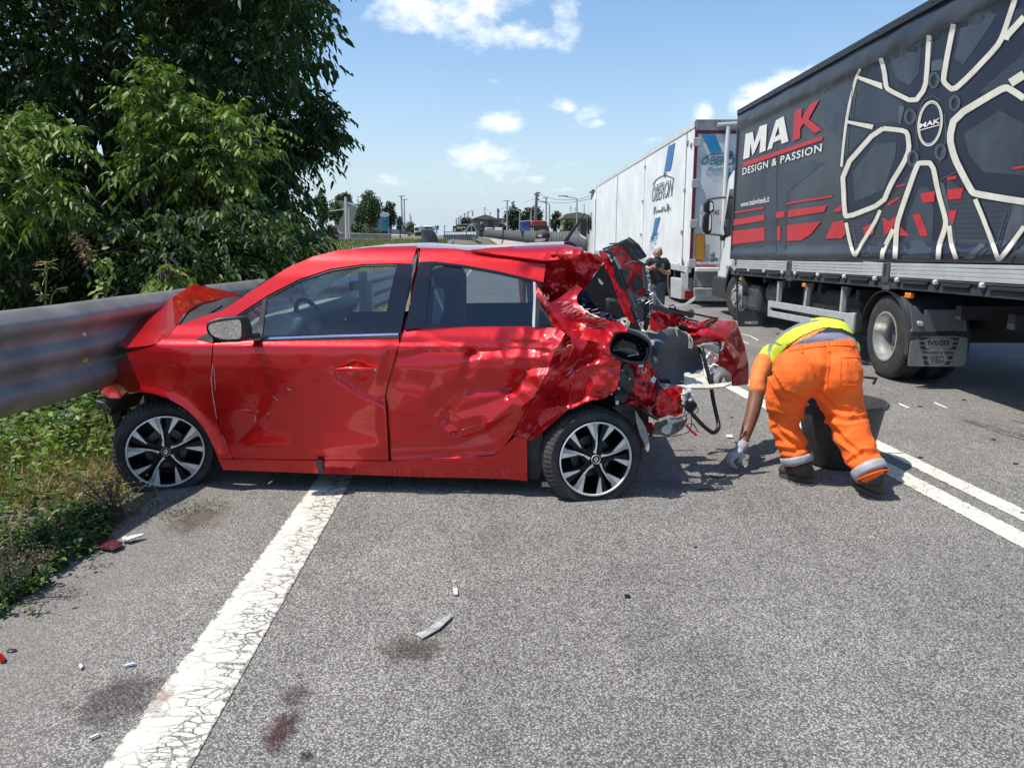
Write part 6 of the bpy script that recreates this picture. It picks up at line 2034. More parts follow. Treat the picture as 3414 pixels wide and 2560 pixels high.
for s_ in ('762,152', '762,282', '810,152', '812,282'):
    mb.lathe([(0, .008), (.008, .006), (.009, 0)], AY(q('F1', s_)[0], 8.985), (0, -1, 0), 8)
mb.build('plate_bolts', M_GALV, rail2)

# ------------------------------------------------------------------ leaves
def leaf_mat(name, cols, trans=.35, rough=.5, spec=.4):
    """cols: dark and light natural leaf colours; varies from leaf to leaf"""
    m = bpy.data.materials.new(name)
    m.use_nodes = True
    t = NT(m)
    at = t.n('ShaderNodeAttribute', attribute_name='tone').outputs['Fac']
    c = t.mix(at, cols[0], cols[1])
    if len(cols) > 2:
        c = t.mix(t.ramp(at, [(.86, 0.), (.95, 1.)]), c, cols[2])
    t.l(c, t.b.inputs['Base Color'])
    t.b.inputs['Roughness'].default_value = rough
    t.b.inputs['Specular IOR Level'].default_value = spec
    tr = t.n('ShaderNodeBsdfTranslucent')
    t.l(t.mix(1., c, (1.0, 1.3, .5), 'MULTIPLY'), tr.inputs['Color'])
    mx = t.n('ShaderNodeMixShader')
    mx.inputs[0].default_value = trans
    t.l(t.b.outputs[0], mx.inputs[1])
    t.l(tr.outputs[0], mx.inputs[2])
    t.l(mx.outputs[0], t.o.inputs[0])
    return m
M_LEAF = leaf_mat('tree_leaf', [(.020, .045, .015), (.068, .118, .030), (.12, .17, .045)])
M_LEAFB = leaf_mat('young_leaf', [(.075, .13, .020), (.20, .28, .05), (.30, .36, .11)], .34)
M_WEED = leaf_mat('weed_leaf', [(.028, .070, .020), (.085, .16, .040), (.17, .24, .06)])
M_STRAW = leaf_mat('dry_straw', [(.30, .22, .10), (.58, .46, .23)], .25)
M_GRASS = leaf_mat('grass_blade', [(.07, .11, .03), (.17, .20, .06), (.36, .31, .15)], .3)
M_DRYF = leaf_mat('withered_flower', [(.075, .055, .035), (.20, .145, .10)], .2)
M_BARK = mat('bark', (.085, .07, .055), .9, var=.35, vscale=8, bump=.5, bscale=30)
NR = np.random.default_rng(4)
SHAPES = {
    # along, across, lift
    'long': ([(0, 0, 0), (.30, -.5, .0), (.30, 0, -.06), (.30, .5, 0), (.68, -.36, -.02), (.68, 0, -.06), (.68, .36, -.02), (1, 0, -.05)],
             [(0, 1, 2), (0, 2, 3), (1, 4, 5, 2), (2, 5, 6, 3), (4, 7, 5), (5, 7, 6)]),
    'diamond': ([(0, 0, 0), (.45, -.5, .05), (1, 0, 0), (.45, .5, .05)], [(0, 1, 2), (0, 2, 3)]),
    'blade': ([(0, -.5, 0), (0, .5, 0), (.5, -.4, 0), (.5, .4, 0), (1, 0, 0)], [(0, 1, 3, 2), (2, 3, 4)]),
}
def leaves(name, P, D, N, L, Wd, m, parent=None, shape='long', droop=.35, kind=None, tone=None, keep=True):
    """P positions, D directions towards the tip, N rough face normals; all (n,3) arrays"""
    vv, ff = SHAPES[shape]
    n = len(P)
    D = D/np.linalg.norm(D, axis=1, keepdims=True)
    Sd = np.cross(D, N); Sd /= np.maximum(1e-6, np.linalg.norm(Sd, axis=1, keepdims=True))
    Nn = np.cross(Sd, D)
    L = np.broadcast_to(L, (n,)); Wd = np.broadcast_to(Wd, (n,))
    k = len(vv)
    V = np.zeros((n, k, 3), dtype=np.float64)
    for i, (a, b, c) in enumerate(vv):
        V[:, i] = P+D*(a*L)[:, None]+Sd*(b*Wd)[:, None]+Nn*(c*Wd*2)[:, None]
        V[:, i, 2] -= droop*L*a*a
    V = V.reshape(-1, 3)
    if parent is not None and keep:
        pass
    loops = []
    starts = []
    tot = []
    fl = np.concatenate([np.array(f) for f in ff])
    ln = np.array([len(f) for f in ff])
    alll = (fl[None, :]+(np.arange(n)*k)[:, None]).reshape(-1)
    lens = np.tile(ln, n)
    st_ = np.concatenate([[0], np.cumsum(lens)[:-1]])
    me = bpy.data.meshes.new(name)
    me.vertices.add(len(V)); me.vertices.foreach_set('co', V.astype(np.float32).reshape(-1))
    me.loops.add(len(alll)); me.loops.foreach_set('vertex_index', alll.astype(np.int32))
    me.polygons.add(len(lens)); me.polygons.foreach_set('loop_start', st_.astype(np.int32)); me.polygons.foreach_set('loop_total', lens.astype(np.int32))
    me.update(calc_edges=True)
    at = me.attributes.new('tone', 'FLOAT', 'POINT')
    tn = NR.random(n) if tone is None else tone
    at.data.foreach_set('value', np.repeat(tn, k).astype(np.float32))
    me.materials.append(m)
    me.shade_smooth()
    o = link(name, me, parent, keep)
    if kind: o['kind'] = kind
    return o
def unit(n):
    v = NR.normal(size=(n, 3))
    return v/np.linalg.norm(v, axis=1, keepdims=True)
def twig_leaves(starts, dirs, tl, per, L, Wd):
    """leaves set alternately along drooping twigs -> arrays"""
    n = len(starts)
    t = (np.arange(per)+.5)/per
    T = np.broadcast_to(t, (n, per))
    tl = np.broadcast_to(tl, (n,))[:, None, None]
    base = starts[:, None, :]+dirs[:, None, :]*T[..., None]*tl
    base[..., 2] -= .45*(T**2)*tl[..., 0]
    side = np.cross(dirs, np.array([0, 0, 1.0]))
    side /= np.maximum(1e-6, np.linalg.norm(side, axis=1, keepdims=True))
    sg = np.where(np.arange(per) % 2, 1., -1.)[None, :, None]
    D = dirs[:, None, :]*.55+side[:, None, :]*sg*.75+NR.normal(size=(n, per, 3))*.28
    D[..., 2] -= .55
    N = np.zeros((n, per, 3)); N[..., 2] = 1.
    N += NR.normal(size=N.shape)*.55
    m = n*per
    return base.reshape(m, 3), D.reshape(m, 3), N.reshape(m, 3), L*NR.uniform(.45, 1.3, m), Wd*NR.uniform(.7, 1.15, m)
def sample_px(poly, n, y0, y1, power=1.):
    xs = [p[0] for p in poly]; ys_ = [p[1] for p in poly]
    out = []
    while len(out) < n:
        x = rnd.uniform(min(xs), max(xs)); y = rnd.uniform(min(ys_), max(ys_))
        if inpoly(x, y, poly):
            Y = y0+(y1-y0)*rnd.random()**power
            out.append(AY((x, y), Y))
    return np.array([[p.x, p.y, p.z] for p in out])
def clumpy(pts, sc=1.1, thr=-.08, seed=0.):
    k = [noise.noise(Vector((p[0]*sc+seed, p[1]*sc, p[2]*sc))) > thr for p in pts]
    return pts[np.array(k)]
def tree(name, label, base, top, poly, n, y0, y1, L, m, seed, per=12, tl=.5, thr=-.1, limbs=9, group=None, r0=.14, sc=1.1, cat='tree'):
    t = thing(name, base, label, cat, group)
    pts = clumpy(sample_px(poly, n, y0, y1), sc, thr, seed)
    c0 = pts.mean(0)
    out = pts-c0; out /= np.maximum(1e-6, np.linalg.norm(out, axis=1, keepdims=True))
    dirs = out*.6+unit(len(pts))*.7; dirs[:, 2] = dirs[:, 2]*.5+.15
    dirs /= np.linalg.norm(dirs, axis=1, keepdims=True)
    P, D, N, Ls, Ws = twig_leaves(pts, dirs, NR.uniform(.6, 1.3, len(pts))*tl, per, L, L*.40)
    leaves('crown', P, D, N, Ls, Ws, m, t, 'long')
    mb = MB()
    B = Vector(base); T_ = Vector(top)
    tr = [B.lerp(T_, i/7)+Vector((.15*noise.noise(Vector((i*.6, seed, 0))), .15*noise.noise(Vector((i*.6, seed, 5))), 0)) for i in range(8)]
    mb.tube(tr, [r0*(1-i/8.5)+.01 for i in range(8)], 8)
    idx = NR.choice(len(pts), min(limbs, len(pts)), replace=False)
    mb.build('trunk', M_BARK, t, smooth=60)
    mb = MB()
    for i in idx:
        e = Vector(pts[i]); f_ = rnd.uniform(.15, .8); s_ = tr[0].lerp(tr[-1], f_)
        mid = s_.lerp(e, .5)+Vector((0, 0, .25))
        mb.tube([s_, mid, e], [r0*.4*(1-f_*.5), r0*.22, .008], 5)
        for _ in range(3):
            j = rnd.randrange(len(pts)); e2 = Vector(pts[j])
            if (e2-mid).length < 1.6:
                mb.tube([mid, mid.lerp(e2, .5)+Vector((0, 0, .08)), e2], [r0*.14, .012, .004], 4)
    mb.build('branches', M_BARK, t, smooth=60)
    return t
d_ = lambda s_: q('D', s_)
tree('roadside_tree', 'tall dark tree filling the top left corner behind the guard rail', (-5.9, 11.8, .1), (-5.6, 11.8, 6), d_('-260,-420 420,-420 470,-100 480,60 440,200 470,330 420,470 380,600 -260,680'), 3900, 8.9, 12.8, .108, M_LEAF, 3., 14, .6, -.22, 16, r0=.2)
tree('roadside_tree', 'dark tree whose drooping leafy edge stands out against the sky', (-4.4, 11.8, .1), (-4.5, 11.8, 6), d_('300,-420 665,-420 672,-20 664,30 650,75 656,125 632,165 622,200 612,235 590,300 615,330 632,380 640,430 645,500 620,540 560,590 360,600'), 3300, 9.2, 12.2, .100, M_LEAF, 9., 14, .5, -.25, 14, r0=.18)
tree('roadside_tree', 'dark side branch reaching out to the right beyond the main foliage', (-3.3, 10.9, .3), (-3.0, 10.6, 3.2), d_('580,255 630,262 656,240 676,215 690,216 694,240 708,238 716,262 722,295 708,308 685,318 668,340 640,335 600,330'), 300, 9.8, 10.8, .10, M_LEAF, 2., 12, .34, -.5, 7, r0=.05)
tree('roadside_tree', 'bright-leaved young tree with a pointed top in front of the dark trees', (-4.0, 8.9, .1), (-3.9, 8.3, 2.6), d_('292,100 310,150 345,130 360,165 372,190 400,205 420,225 385,260 360,290 320,300 290,280 282,230 275,185 288,150'), 165, 7.9, 8.7, .088, M_LEAFB, 5., 14, .30, -.6, 8, r0=.05, sc=2.)
tree('roadside_tree', 'young tree with hanging light green leaves, right of the pointed one', (-3.2, 8.9, .1), (-3.1, 8.4, 2.1), d_('405,235 440,270 480,225 505,228 530,270 560,268 600,285 575,320 560,350 530,365 545,400 500,415 470,400 430,430 380,410 400,370 340,385 318,420 285,390 282,330 310,305 350,330 400,300'), 250, 7.8, 8.6, .088, M_LEAFB, 7., 14, .32, -.45, 10, r0=.05, sc=2.)
tree('roadside_tree', 'light green leafy bush tree at the left edge above the guard rail', (-4.9, 7.9, .1), (-4.7, 7.5, 1.9), d_('-120,240 40,245 90,255 130,270 150,300 90,320 95,350 120,380 130,440 110,470 60,480 20,470 -120,500'), 300, 6.6, 7.6, .085, M_LEAFB, 4., 14, .34, -.35, 9, r0=.06, sc=2.)
tree('roadside_tree', 'low dark undergrowth tree between the trunks behind the guard rail', (-5.0, 9.6, .1), (-5, 9.6, 1.9), d_('-200,430 120,440 300,470 500,450 640,480 668,520 600,590 400,640 -200,690'), 1700, 8.2, 9.8, .10, M_LEAF, 8., 12, .4, -.3, 10, r0=.06)
tree('roadside_tree', 'deep shaded mass of foliage at the back of the roadside trees', (-6.5, 13, .1), (-6.3, 13, 6), d_('-300,-420 640,-420 660,60 640,180 560,420 620,560 500,600 -300,640'), 2600, 12.2, 14.5, .22, M_LEAF, 21., 10, .7, -.9, 8, r0=.2)
tree('undergrowth', 'low leafy undergrowth right behind the guard rail left of the bonnet', (-4.2, 8, .1), (-4.2, 8, .9), d_('-160,520 0,500 140,480 260,470 400,440 520,430 620,470 650,540 610,600 420,620 200,640 -160,700'), 1150, 7.1, 8.5, .085, M_LEAF, 31., 11, .3, -.35, 6, r0=.03, cat='bushes')
tree('roadside_tree', 'unseen tree crown left of the frame, added to shade the undergrowth', (-7.5, 8.2, .1), (-7.3, 8, 5.5), d_('-1900,-1100 -420,-1100 -380,-560 -420,-120 -900,100 -1900,100'), 300, 6.7, 8.8, .17, M_LEAF, 41., 12, .8, -.5, 9, r0=.16)  # unseen crown, added only to throw shade on the undergrowth
# taller canopy to the left, outside the frame, which shades these trees
tree('roadside_tree', 'high spreading tree at the far left beyond the frame edge', (-8.5, 10, .1), (-8.3, 10, 7), [(p[0], p[1]) for p in d_('-1300,-700 -150,-900 420,-800 420,-250 -150,-200 -250,500 -1300,500')], 1150, 8.2, 13., .20, M_LEAF, 12., 12, .9, -.3, 12, r0=.25)
tree('shrub', 'small-leaved shrub by the end of the dark trees above the car bonnet', (-2.9, 10.2, .5), (-2.9, 10.2, 1.5), q('G2', '1460,1400 1520,1380 1570,1310 1640,1320 1700,1340 1790,1330 1760,1360 1730,1440 1640,1500 1560,1520 1480,1470'), 150, 9.6, 10.6, .06, M_WEED, 2., 10, .25, -.9, 7, r0=.02, cat='shrub')
tree('shrub', 'bright leafy shrub poking over the rail left of the bonnet', (-3.0, 6.7, .4), (-2.9, 6.7, 1.2), q('G1', '1090,490 1150,430 1130,370 1210,380 1215,320 1260,305 1330,320 1320,370 1400,410 1430,440 1300,475 1180,500'), 42, 6.5, 6.9, .075, M_LEAFB, 1., 8, .14, -.9, 5, r0=.012, cat='shrub')
tree('shrub', 'tiny weeds growing over the rail between bonnet and windscreen', (-2.8, 7.8, .6), (-2.7, 7.8, 1.1), q('G1', '1490,430 1530,400 1600,390 1650,350 1690,370 1700,420 1850,400 1880,345 1960,360 2010,390 2060,390 2060,420 1700,440'), 36, 7.6, 8.2, .05, M_WEED, 6., 7, .10, -.9, 4, r0=.008, cat='shrub')

# ------------------------------------------------------------------ weeds and grass on the verge
def verge_pts(n, poly):
    out = []
    while len(out) < n:
        x = rnd.uniform(min(p[0] for p in poly), max(p[0] for p in poly)); y = rnd.uniform(min(p[1] for p in poly), max(p[1] for p in poly))
        if inpoly(x, y, poly):
            out.append((x, y, gz(x, y)))
    return np.array(out)
g_ = lambda s_, c='G3': [(G(p).x, G(p).y) for p in q(c, s_)]
def weed_patch(name, poly, n, h, L, m, kind, label=None, cat=None, per=8, skip=None):
    pts = verge_pts(n, poly)
    if skip is not None:
        pts = pts[np.array([not inpoly(p[0], p[1], skip) or rnd.random() < .10 for p in pts])]; n = len(pts)
    hs = h*NR.uniform(.35, 1.1, n)
    dirs = unit(n); dirs[:, 2] = np.abs(dirs[:, 2])*1.2+.9
    dirs /= np.linalg.norm(dirs, axis=1, keepdims=True)
    t = np.broadcast_to((np.arange(per)+1)/per, (n, per))
    base = pts[:, None, :]+dirs[:, None, :]*(t*hs[:, None])[..., None]
    D = NR.normal(size=(n, per, 3)); D[..., 2] = D[..., 2]*.3+.1
    N = NR.normal(size=(n, per, 3))*.4; N[..., 2] += 1
    mm_ = n*per
    o = leaves(name, base.reshape(mm_, 3), D.reshape(mm_, 3), N.reshape(mm_, 3), L*NR.uniform(.5, 1.25, mm_), L*.55*NR.uniform(.6, 1.2, mm_), m, None, 'long', .25)
    tag(o, label, cat, None, kind)
    return o
g_ = lambda s_, c='G3': [(G(p).x, G(p).y) for p in q(c, s_)]
dry = g_('120,420 330,380 520,330 600,360 620,560 590,660 480,680 180,740 0,760 0,560')
vA = [(-6, 2.2), (-2.62, 2.2), (-2.50, 3.0), (-2.42, 3.9), (-2.6, 4.7), (-2.6, 5.4), (-6, 8)]
weed_patch('verge_weeds', vA, 1300, .34, .055, M_WEED, 'stuff', 'dense green weeds on the verge under the guard rail', 'weeds', 9, skip=dry)
weed_patch('verge_weeds', [(-2.75, 2.2), (-2.30, 2.4), (-2.18, 3.2), (-2.16, 3.9), (-2.35, 4.3), (-2.6, 4.3)], 900, .13, .038, M_WEED, 'stuff', 'low dark weeds at the edge of the asphalt', 'weeds', 8)
weed_patch('verge_weeds', [(-7, 5), (-2.7, 5), (-2.5, 9), (-7, 9)], 1300, .7, .08, M_WEED, 'stuff', 'tall weeds behind the guard rail', 'weeds', 8)
def blades(name, poly, n, h, w, m, label, lean=.6, clump=None, cat='grass'):
    pts = verge_pts(n, poly)
    if clump:
        c_ = verge_pts(clump, poly)
        pts = c_[NR.integers(0, clump, n)]+np.c_[NR.normal(size=(n, 2))*.07, np.zeros(n)]
    D = unit(n)*lean; D[:, 2] = np.abs(D[:, 2])+.6
    o = leaves(name, pts, D, unit(n), h*NR.uniform(.4, 1.2, n), w, m, None, 'blade', .35)
    tag(o, label, cat, None, 'stuff')
    return o
blades('dry_grass', dry, 9000, .22, .006, M_STRAW, 'tangled dry straw beside the front wheel', 1.5, 60)
blades('dry_grass', vA, 2600, .34, .007, M_STRAW, 'dry stalks among the green weeds', .8, 130)
blades('verge_grass', [(-9, 9), (-2.4, 9), (-3, 34), (-16, 34)], 26000, .30, .018, M_GRASS, 'green and yellowing grass of the field behind the rail', .5)
blades('verge_grass', [(-16, 34), (-3.2, 34), (-6, 74), (-32, 74)], 20000, .42, .04, M_GRASS, 'distant grass of the field', .4)
dg = [(AY(p, 27).x, 27+i*1.0) for i, p in enumerate(q('B1', '620,560 890,560'))]
blades('dry_grass', [(AY(q('B1', '610,560')[0], 26).x, 26), (AY(q('B1', '900,560')[0], 26).x, 26), (AY(q('B1', '880,560')[0], 33).x, 33), (AY(q('B1', '640,560')[0], 33).x, 33)], 4200, .75, .02, M_STRAW, 'pale dry tufts in front of the grey fence', .35, 70)
weed_patch('verge_weeds', [(-3.9, 4.5), (-2.95, 4.2), (-2.62, 5.2), (-3.6, 5.8)], 260, .50, .060, M_LEAFB, 'stuff', 'bright green leafy weeds below the guard rail left of the car', 'weeds', 9)
blades('dry_grass', dry, 6000, .30, .006, M_STRAW, 'longer straw stalks bending over beside the front wheel', 1.1, 50)
# withered grey-brown plants at the road edge
for k, (c_, s_, h_, lab) in enumerate((('G3', '640,800', .24, 'withered brown flowering weed in front of the front wheel'), ('G3', '60,1240', .2, 'withered brown weed at the left edge of the road'))):
    b = G(q(c_, s_)[0])
    pl = thing('withered_plant', (b.x, b.y, 0), lab, 'plant')
    n = 26
    mb = MB(); tips = []
    for i in range(n):
        a = rnd.uniform(0, 6.28); r_ = rnd.uniform(.02, .20); hh = h_*rnd.uniform(.6, 1.1)
        e = b+Vector((math.cos(a)*r_, math.sin(a)*r_*.7, hh)); mb.tube([b+Vector((rnd.uniform(-.05, .05), rnd.uniform(-.05, .05), 0)), b.lerp(e, .5)+Vector((0, 0, .03)), e], .0025, 4); tips.append(e)
    mb.build('stems', M_BARK, pl)
    P = np.array([[t_.x, t_.y, t_.z] for t_ in tips for _ in range(34)])+NR.normal(size=(n*34, 3))*np.array([.035, .03, .03])
    leaves('seed_heads', P, unit(len(P)), unit(len(P)), .014, .007, M_DRYF, pl, 'diamond', 0)
blades('low_creepers', [(-2.35, 3.9), (-2.05, 4.1), (-1.7, 4.35), (-1.75, 4.5), (-2.5, 4.6)], 700, .05, .005, M_WEED, 'small weeds under the front tyre', 1.4, 26, 'weeds')
# single seedlings on the asphalt edge
for s_, lab in (('G3', 0),):
    pass
for c_, s_, lab, n, L in (('G3', '165,1205', 'bright seedling with pointed leaves at the asphalt edge', 9, .05), ('G3', '210,1320', 'wilted seedling lying on the asphalt', 8, .04), ('G3', '560,860', 'bright green sprig beside the red plastic shard', 14, .035), ('G3', '500,1060', 'thin sprig with curled leaves on the asphalt', 7, .03)):
    b = G(q(c_, s_)[0])
    pl = thing('seedling', (b.x, b.y, 0), lab, 'plant')
    P = np.array([[b.x, b.y, .02]]*n)+np.c_[NR.normal(size=(n, 2))*.035, NR.uniform(.0, .06, n)]
    D = unit(n); D[:, 2] = np.abs(D[:, 2])*.6
    leaves('leaf_rosette', P, D, np.tile([0, 0, 1.], (n, 1))+unit(n)*.3, L, L*.45, M_LEAFB, pl, 'long', .2)
    mb = MB(); mb.tube([b, b+Vector((.03, .0, .05)), b+Vector((.07, -.02, .07))], .002, 4); mb.build('stem', M_WEED, pl)
# tall plants standing up over the rail
def seed_plant(crop, stem, head, Y, lab, m_head, n=60, spread=.06):
    pts = [AY(p, Y) for p in q(crop, stem)]
    pl = thing('tall_grass', (pts[0].x, Y, 0), lab, 'plant')
    mb = MB(); mb.tube(rounded3(pts), .005, 5); mb.build('stem', mat('stem_green', (.10, .13, .04), .7, var=.2), pl, smooth=60)
    hp = [AY(p, Y) for p in q(crop, head)]
    P = []; D = []
    for i in range(n):
        t_ = rnd.random(); k = t_*(len(hp)-1); j = min(int(k), len(hp)-2); b = hp[j].lerp(hp[j+1], k-j)
        s_ = Vector((rnd.gauss(0, 1), rnd.gauss(0, 1), rnd.gauss(0, .6)-.3)); s_ = s_.normalized()
        for w_ in range(5):
            P.append(b+s_*spread*(1-.5*t_)*w_/5); D.append(s_)
    leaves('seed_head', np.array([list(p) for p in P]), np.array([list(p) for p in D]), unit(len(P)), .022, .006, m_head, pl, 'diamond', .2)
    return pl
def rounded3(pts):
    out = [pts[0]]
    for a, b in zip(pts, pts[1:]):
        for i in range(1, 5):
            out.append(a.lerp(b, i/4))
    return out
seed_plant('G1', '800,560 760,420 720,340 680,270 640,200 560,100', '670,250 640,190 600,130 560,80', 5.3, 'tall reed with a reddish-brown plume behind the rail', leaf_mat('reddish_seed', [(.16, .08, .045), (.30, .18, .10)], .2), 70, .085)
seed_plant('G1', '330,620 335,500 342,400 348,300', '345,350 350,290 345,265', 5.0, 'thin grass stalk with an open seed head behind the rail', M_STRAW, 18, .10)
seed_plant('G1', '350,620 330,540 290,470 250,420', '330,560 290,480 250,425', 5.0, 'leaning dry grass stalk behind the rail', M_STRAW, 26, .03)
seed_plant('G1', '370,620 385,520 420,475 500,462', '440,470 500,462', 5.0, 'bent bare grass stalk behind the rail', M_STRAW, 6, .02)
b = AY(q('G1', '790,540')[0], 5.25)
vp = [AY(p, 5.25) for p in q('G1', '790,560 780,480 740,420 770,350 750,280 730,240')]
pl = thing('climbing_vine', (b.x, 5.25, 0), 'bright green vine climbing the reed behind the rail', 'plant')
mb = MB(); mb.tube(rounded3([Vector((b.x, 5.25, .05))]+vp), .005, 5); mb.build('stem', MATS['stem_green'], pl, smooth=60)
P = []
for i in range(60):
    k = rnd.random()*(len(vp)-1); j = min(int(k), len(vp)-2); c_ = vp[j].lerp(vp[j+1], k-j); P.append([c_.x+rnd.gauss(0, .04), c_.y+rnd.gauss(0, .03), c_.z+rnd.gauss(0, .03)])
D = unit(len(P)); D[:, 2] -= .2
leaves('leaf_cluster', np.array(P), D, np.tile([.2, -.3, 1.], (len(P), 1))+unit(len(P))*.4, .06, .032, M_LEAFB, pl, 'long', .3)
# ------------------------------------------------------------------ distance
M_CONC = mat('weathered_concrete', (.30, .29, .26), .85, var=.2, vscale=1.5)
M_CONCW = mat('pale_concrete', (.50, .46, .40), .85, var=.12, vscale=1.)
M_FENCEG = mat('grey_fence', (.17, .18, .18), .7, var=.15)
M_POLE = mat('pole_grey', (.30, .31, .32), .6, var=.1)
M_FARLEAF = leaf_mat('far_leaf', [(.035, .065, .024), (.10, .15, .045)], .25)
M_FARLEAF2 = leaf_mat('far_dark_leaf', [(.018, .034, .022), (.05, .075, .04)], .2)
M_RBUSH = leaf_mat('reddish_leaf', [(.10, .04, .035), (.24, .11, .09)], .2)
def far_tree(crop, box, Y, m, lab, n=1500, seed=0, name='tree', cat='tree', trunk=True, group=None):
    n = int(n*1.5)
    """box = x0,y0,x1,y1 in crop pixels: extent of the crown"""
    x0, y0, x1, y1 = box
    a = AY(q(crop, '%g,%g' % (x0, y0))[0], Y); b = AY(q(crop, '%g,%g' % (x1, y1))[0], Y)
    w_ = (b.x-a.x)/2; h_ = (a.z-b.z)/2
    c0 = Vector(((a.x+b.x)/2, Y, (a.z+b.z)/2))
    P = []
    while len(P) < n:
        v = Vector((rnd.uniform(-1, 1), rnd.uniform(-1, 1), rnd.uniform(-1, 1)))
        l = v.length
        if l > 1: continue
        nn = .78+.42*noise.noise(Vector((v.x*1.9+seed, v.y*1.9, v.z*1.9)))+.22*noise.noise(Vector((v.x*5+seed, v.y*5, v.z*5)))
        if l < nn and (l > .45 or rnd.random() < .55):
            P.append([c0.x+v.x*w_*1.12, c0.y+v.y*w_*.8, c0.z+v.z*h_*1.12])
    P = np.array(P)
    s_ = math.sqrt(4*w_*h_/n)*4.2
    t = thing(name, (c0.x, Y, 0), lab, cat, group)
    D = unit(n); D[:, 2] -= .3
    leaves('crown', P, D, unit(n), s_*NR.uniform(.6, 1.3, n), s_*.7, m, t, 'diamond', .2)
    if trunk:
        gz_ = gz(c0.x, Y) if Y < 200 else 0
        MB().tube([Vector((c0.x, Y, gz_-.2)), Vector((c0.x, Y, c0.z))], [max(.12, w_*.06), max(.06, w_*.03)], 7).build('trunk', M_BARK, t)
    return t
def bx(crop, s_):
    return [float(v) for v in s_.replace(' ', ',').split(',')]
far_tree('B2', bx('', '215,40 430,620'), 66, M_FARLEAF, 'green tree just right of the big dark roadside trees', 1800, 1)
far_tree('B2', bx('', '400,200 640,560'), 84, M_FARLEAF, 'mid green tree left of the white pole', 1500, 2)
far_tree('B2', bx('', '480,100 800,330'), 150, M_FARLEAF2, 'rounded tree behind the curved hall', 1200, 3)
far_tree('B2', bx('', '830,80 1215,620'), 105, M_FARLEAF, 'largest far tree, left of the teal sign', 2600, 4)
far_tree('B2', bx('', '800,380 970,600'), 95, M_FARLEAF2, 'small round tree in front of the curved hall', 700, 5)
far_tree('B2', bx('', '1215,225 1440,620'), 110, M_FARLEAF2, 'dark conifer right behind the teal sign', 1500, 6)
far_tree('B2', bx('', '1430,440 1515,640'), 118, M_FARLEAF2, 'small dark tree beside the two lamp posts', 500, 7)
far_tree('B2', bx('', '1545,530 1730,720'), 130, M_FARLEAF, 'pale green bushes left of the oncoming white lorry', 500, 8, 'shrub', 'shrub', False)
far_tree('B2', bx('', '375,560 575,735'), 72, M_RBUSH, 'reddish ornamental bush by the low wall', 700, 9, 'shrub', 'shrub', False)
far_tree('B2', bx('', '250,600 400,760'), 60, M_FARLEAF2, 'dark bush at the foot of the roadside trees', 500, 10, 'shrub', 'shrub', False)
far_tree('B2', bx('', '740,540 960,700'), 80, M_FARLEAF, 'dull shrub behind the low wall', 500, 11, 'shrub', 'shrub', False)
far_tree('B2', bx('', '960,640 1190,720'), 79, M_FARLEAF, 'low dry shrubs in front of the teal sign', 400, 12, 'shrub', 'shrub', False)
far_tree('B3', bx('', '730,260 1010,610'), 150, M_FARLEAF2, 'left one of the two big dark trees behind the blue lorry', 1900, 13)
far_tree('B3', bx('', '960,262 1260,600'), 160, M_FARLEAF2, 'right one of the two big dark trees behind the blue lorry', 1800, 14)
far_tree('B3', bx('', '1335,330 1520,620'), 140, M_FARLEAF2, 'dark tree right of the blue and red lorry', 1100, 15)
far_tree('B3', bx('', '1520,420 1660,620'), 120, M_FARLEAF, 'brownish bush in front of the yellow house', 600, 16, 'shrub', 'shrub', False)
far_tree('B3', bx('', '130,410 310,560'), 230, M_FARLEAF2, 'dark hedge-like tree left of the grey house', 600, 17)
far_tree('B3', bx('', '700,520 800,610'), 145, M_FARLEAF2, 'low dark bush right of the grey house', 300, 18, 'shrub', 'shrub', False)

def fbox(crop, s_, Y, dep, m, name, parent, bev=0):
    return MB().prism([AY(p, Y) for p in q(crop, s_)], (0, dep, 0)).build(name, m, parent, bev=bev)
w = thing('low_wall', (-20, 76, 1), 'low grey concrete wall across the field behind the two thin poles', 'wall')
fbox('B2', '180,690 560,700 960,712 1330,715 1330,800 960,802 560,806 180,800', 76, .3, M_CONC, 'wall_body', w)
fbox('B2', '180,684 1335,708 1335,718 180,697', 75.95, .4, M_CONCW, 'coping', w)
fn = thing('mesh_fence', (-18, 78, 1), 'thin wire fence standing on the low concrete wall', 'fence')
for i, x in enumerate(range(330, 700, 42)):
    fbox('B2', '%d,610 %d,610 %d,700 %d,700' % (x, x+4, x+4, x), 76.1, .06, M_POLE, 'fence_post', fn)
fbox('B2', '330,612 700,614 700,618 330,616', 76.1, .04, M_POLE, 'top_wire', fn)
w = thing('hedge_fence', (-10, 110, 0), 'dark grey fence running towards the lamp posts', 'fence')
fbox('B2', '1300,630 1480,650 1700,700 1700,725 1500,715 1300,712', 118, .3, M_FENCEG, 'fence_body', w)
h = thing('curved_hall', (-40, 130, 0), 'grey-green hall with a curved roof behind the trees', 'building')
mb = MB().prism([AY(p, 132) for p in rounded(q('B2', '545,215 600,215 680,240 760,278 850,320 960,400 960,720 545,720'), 1)], (0, 30, 0)); mb.build('hall_body', mat('grey_green_cladding', (.16, .20, .19), .7, var=.08), h)
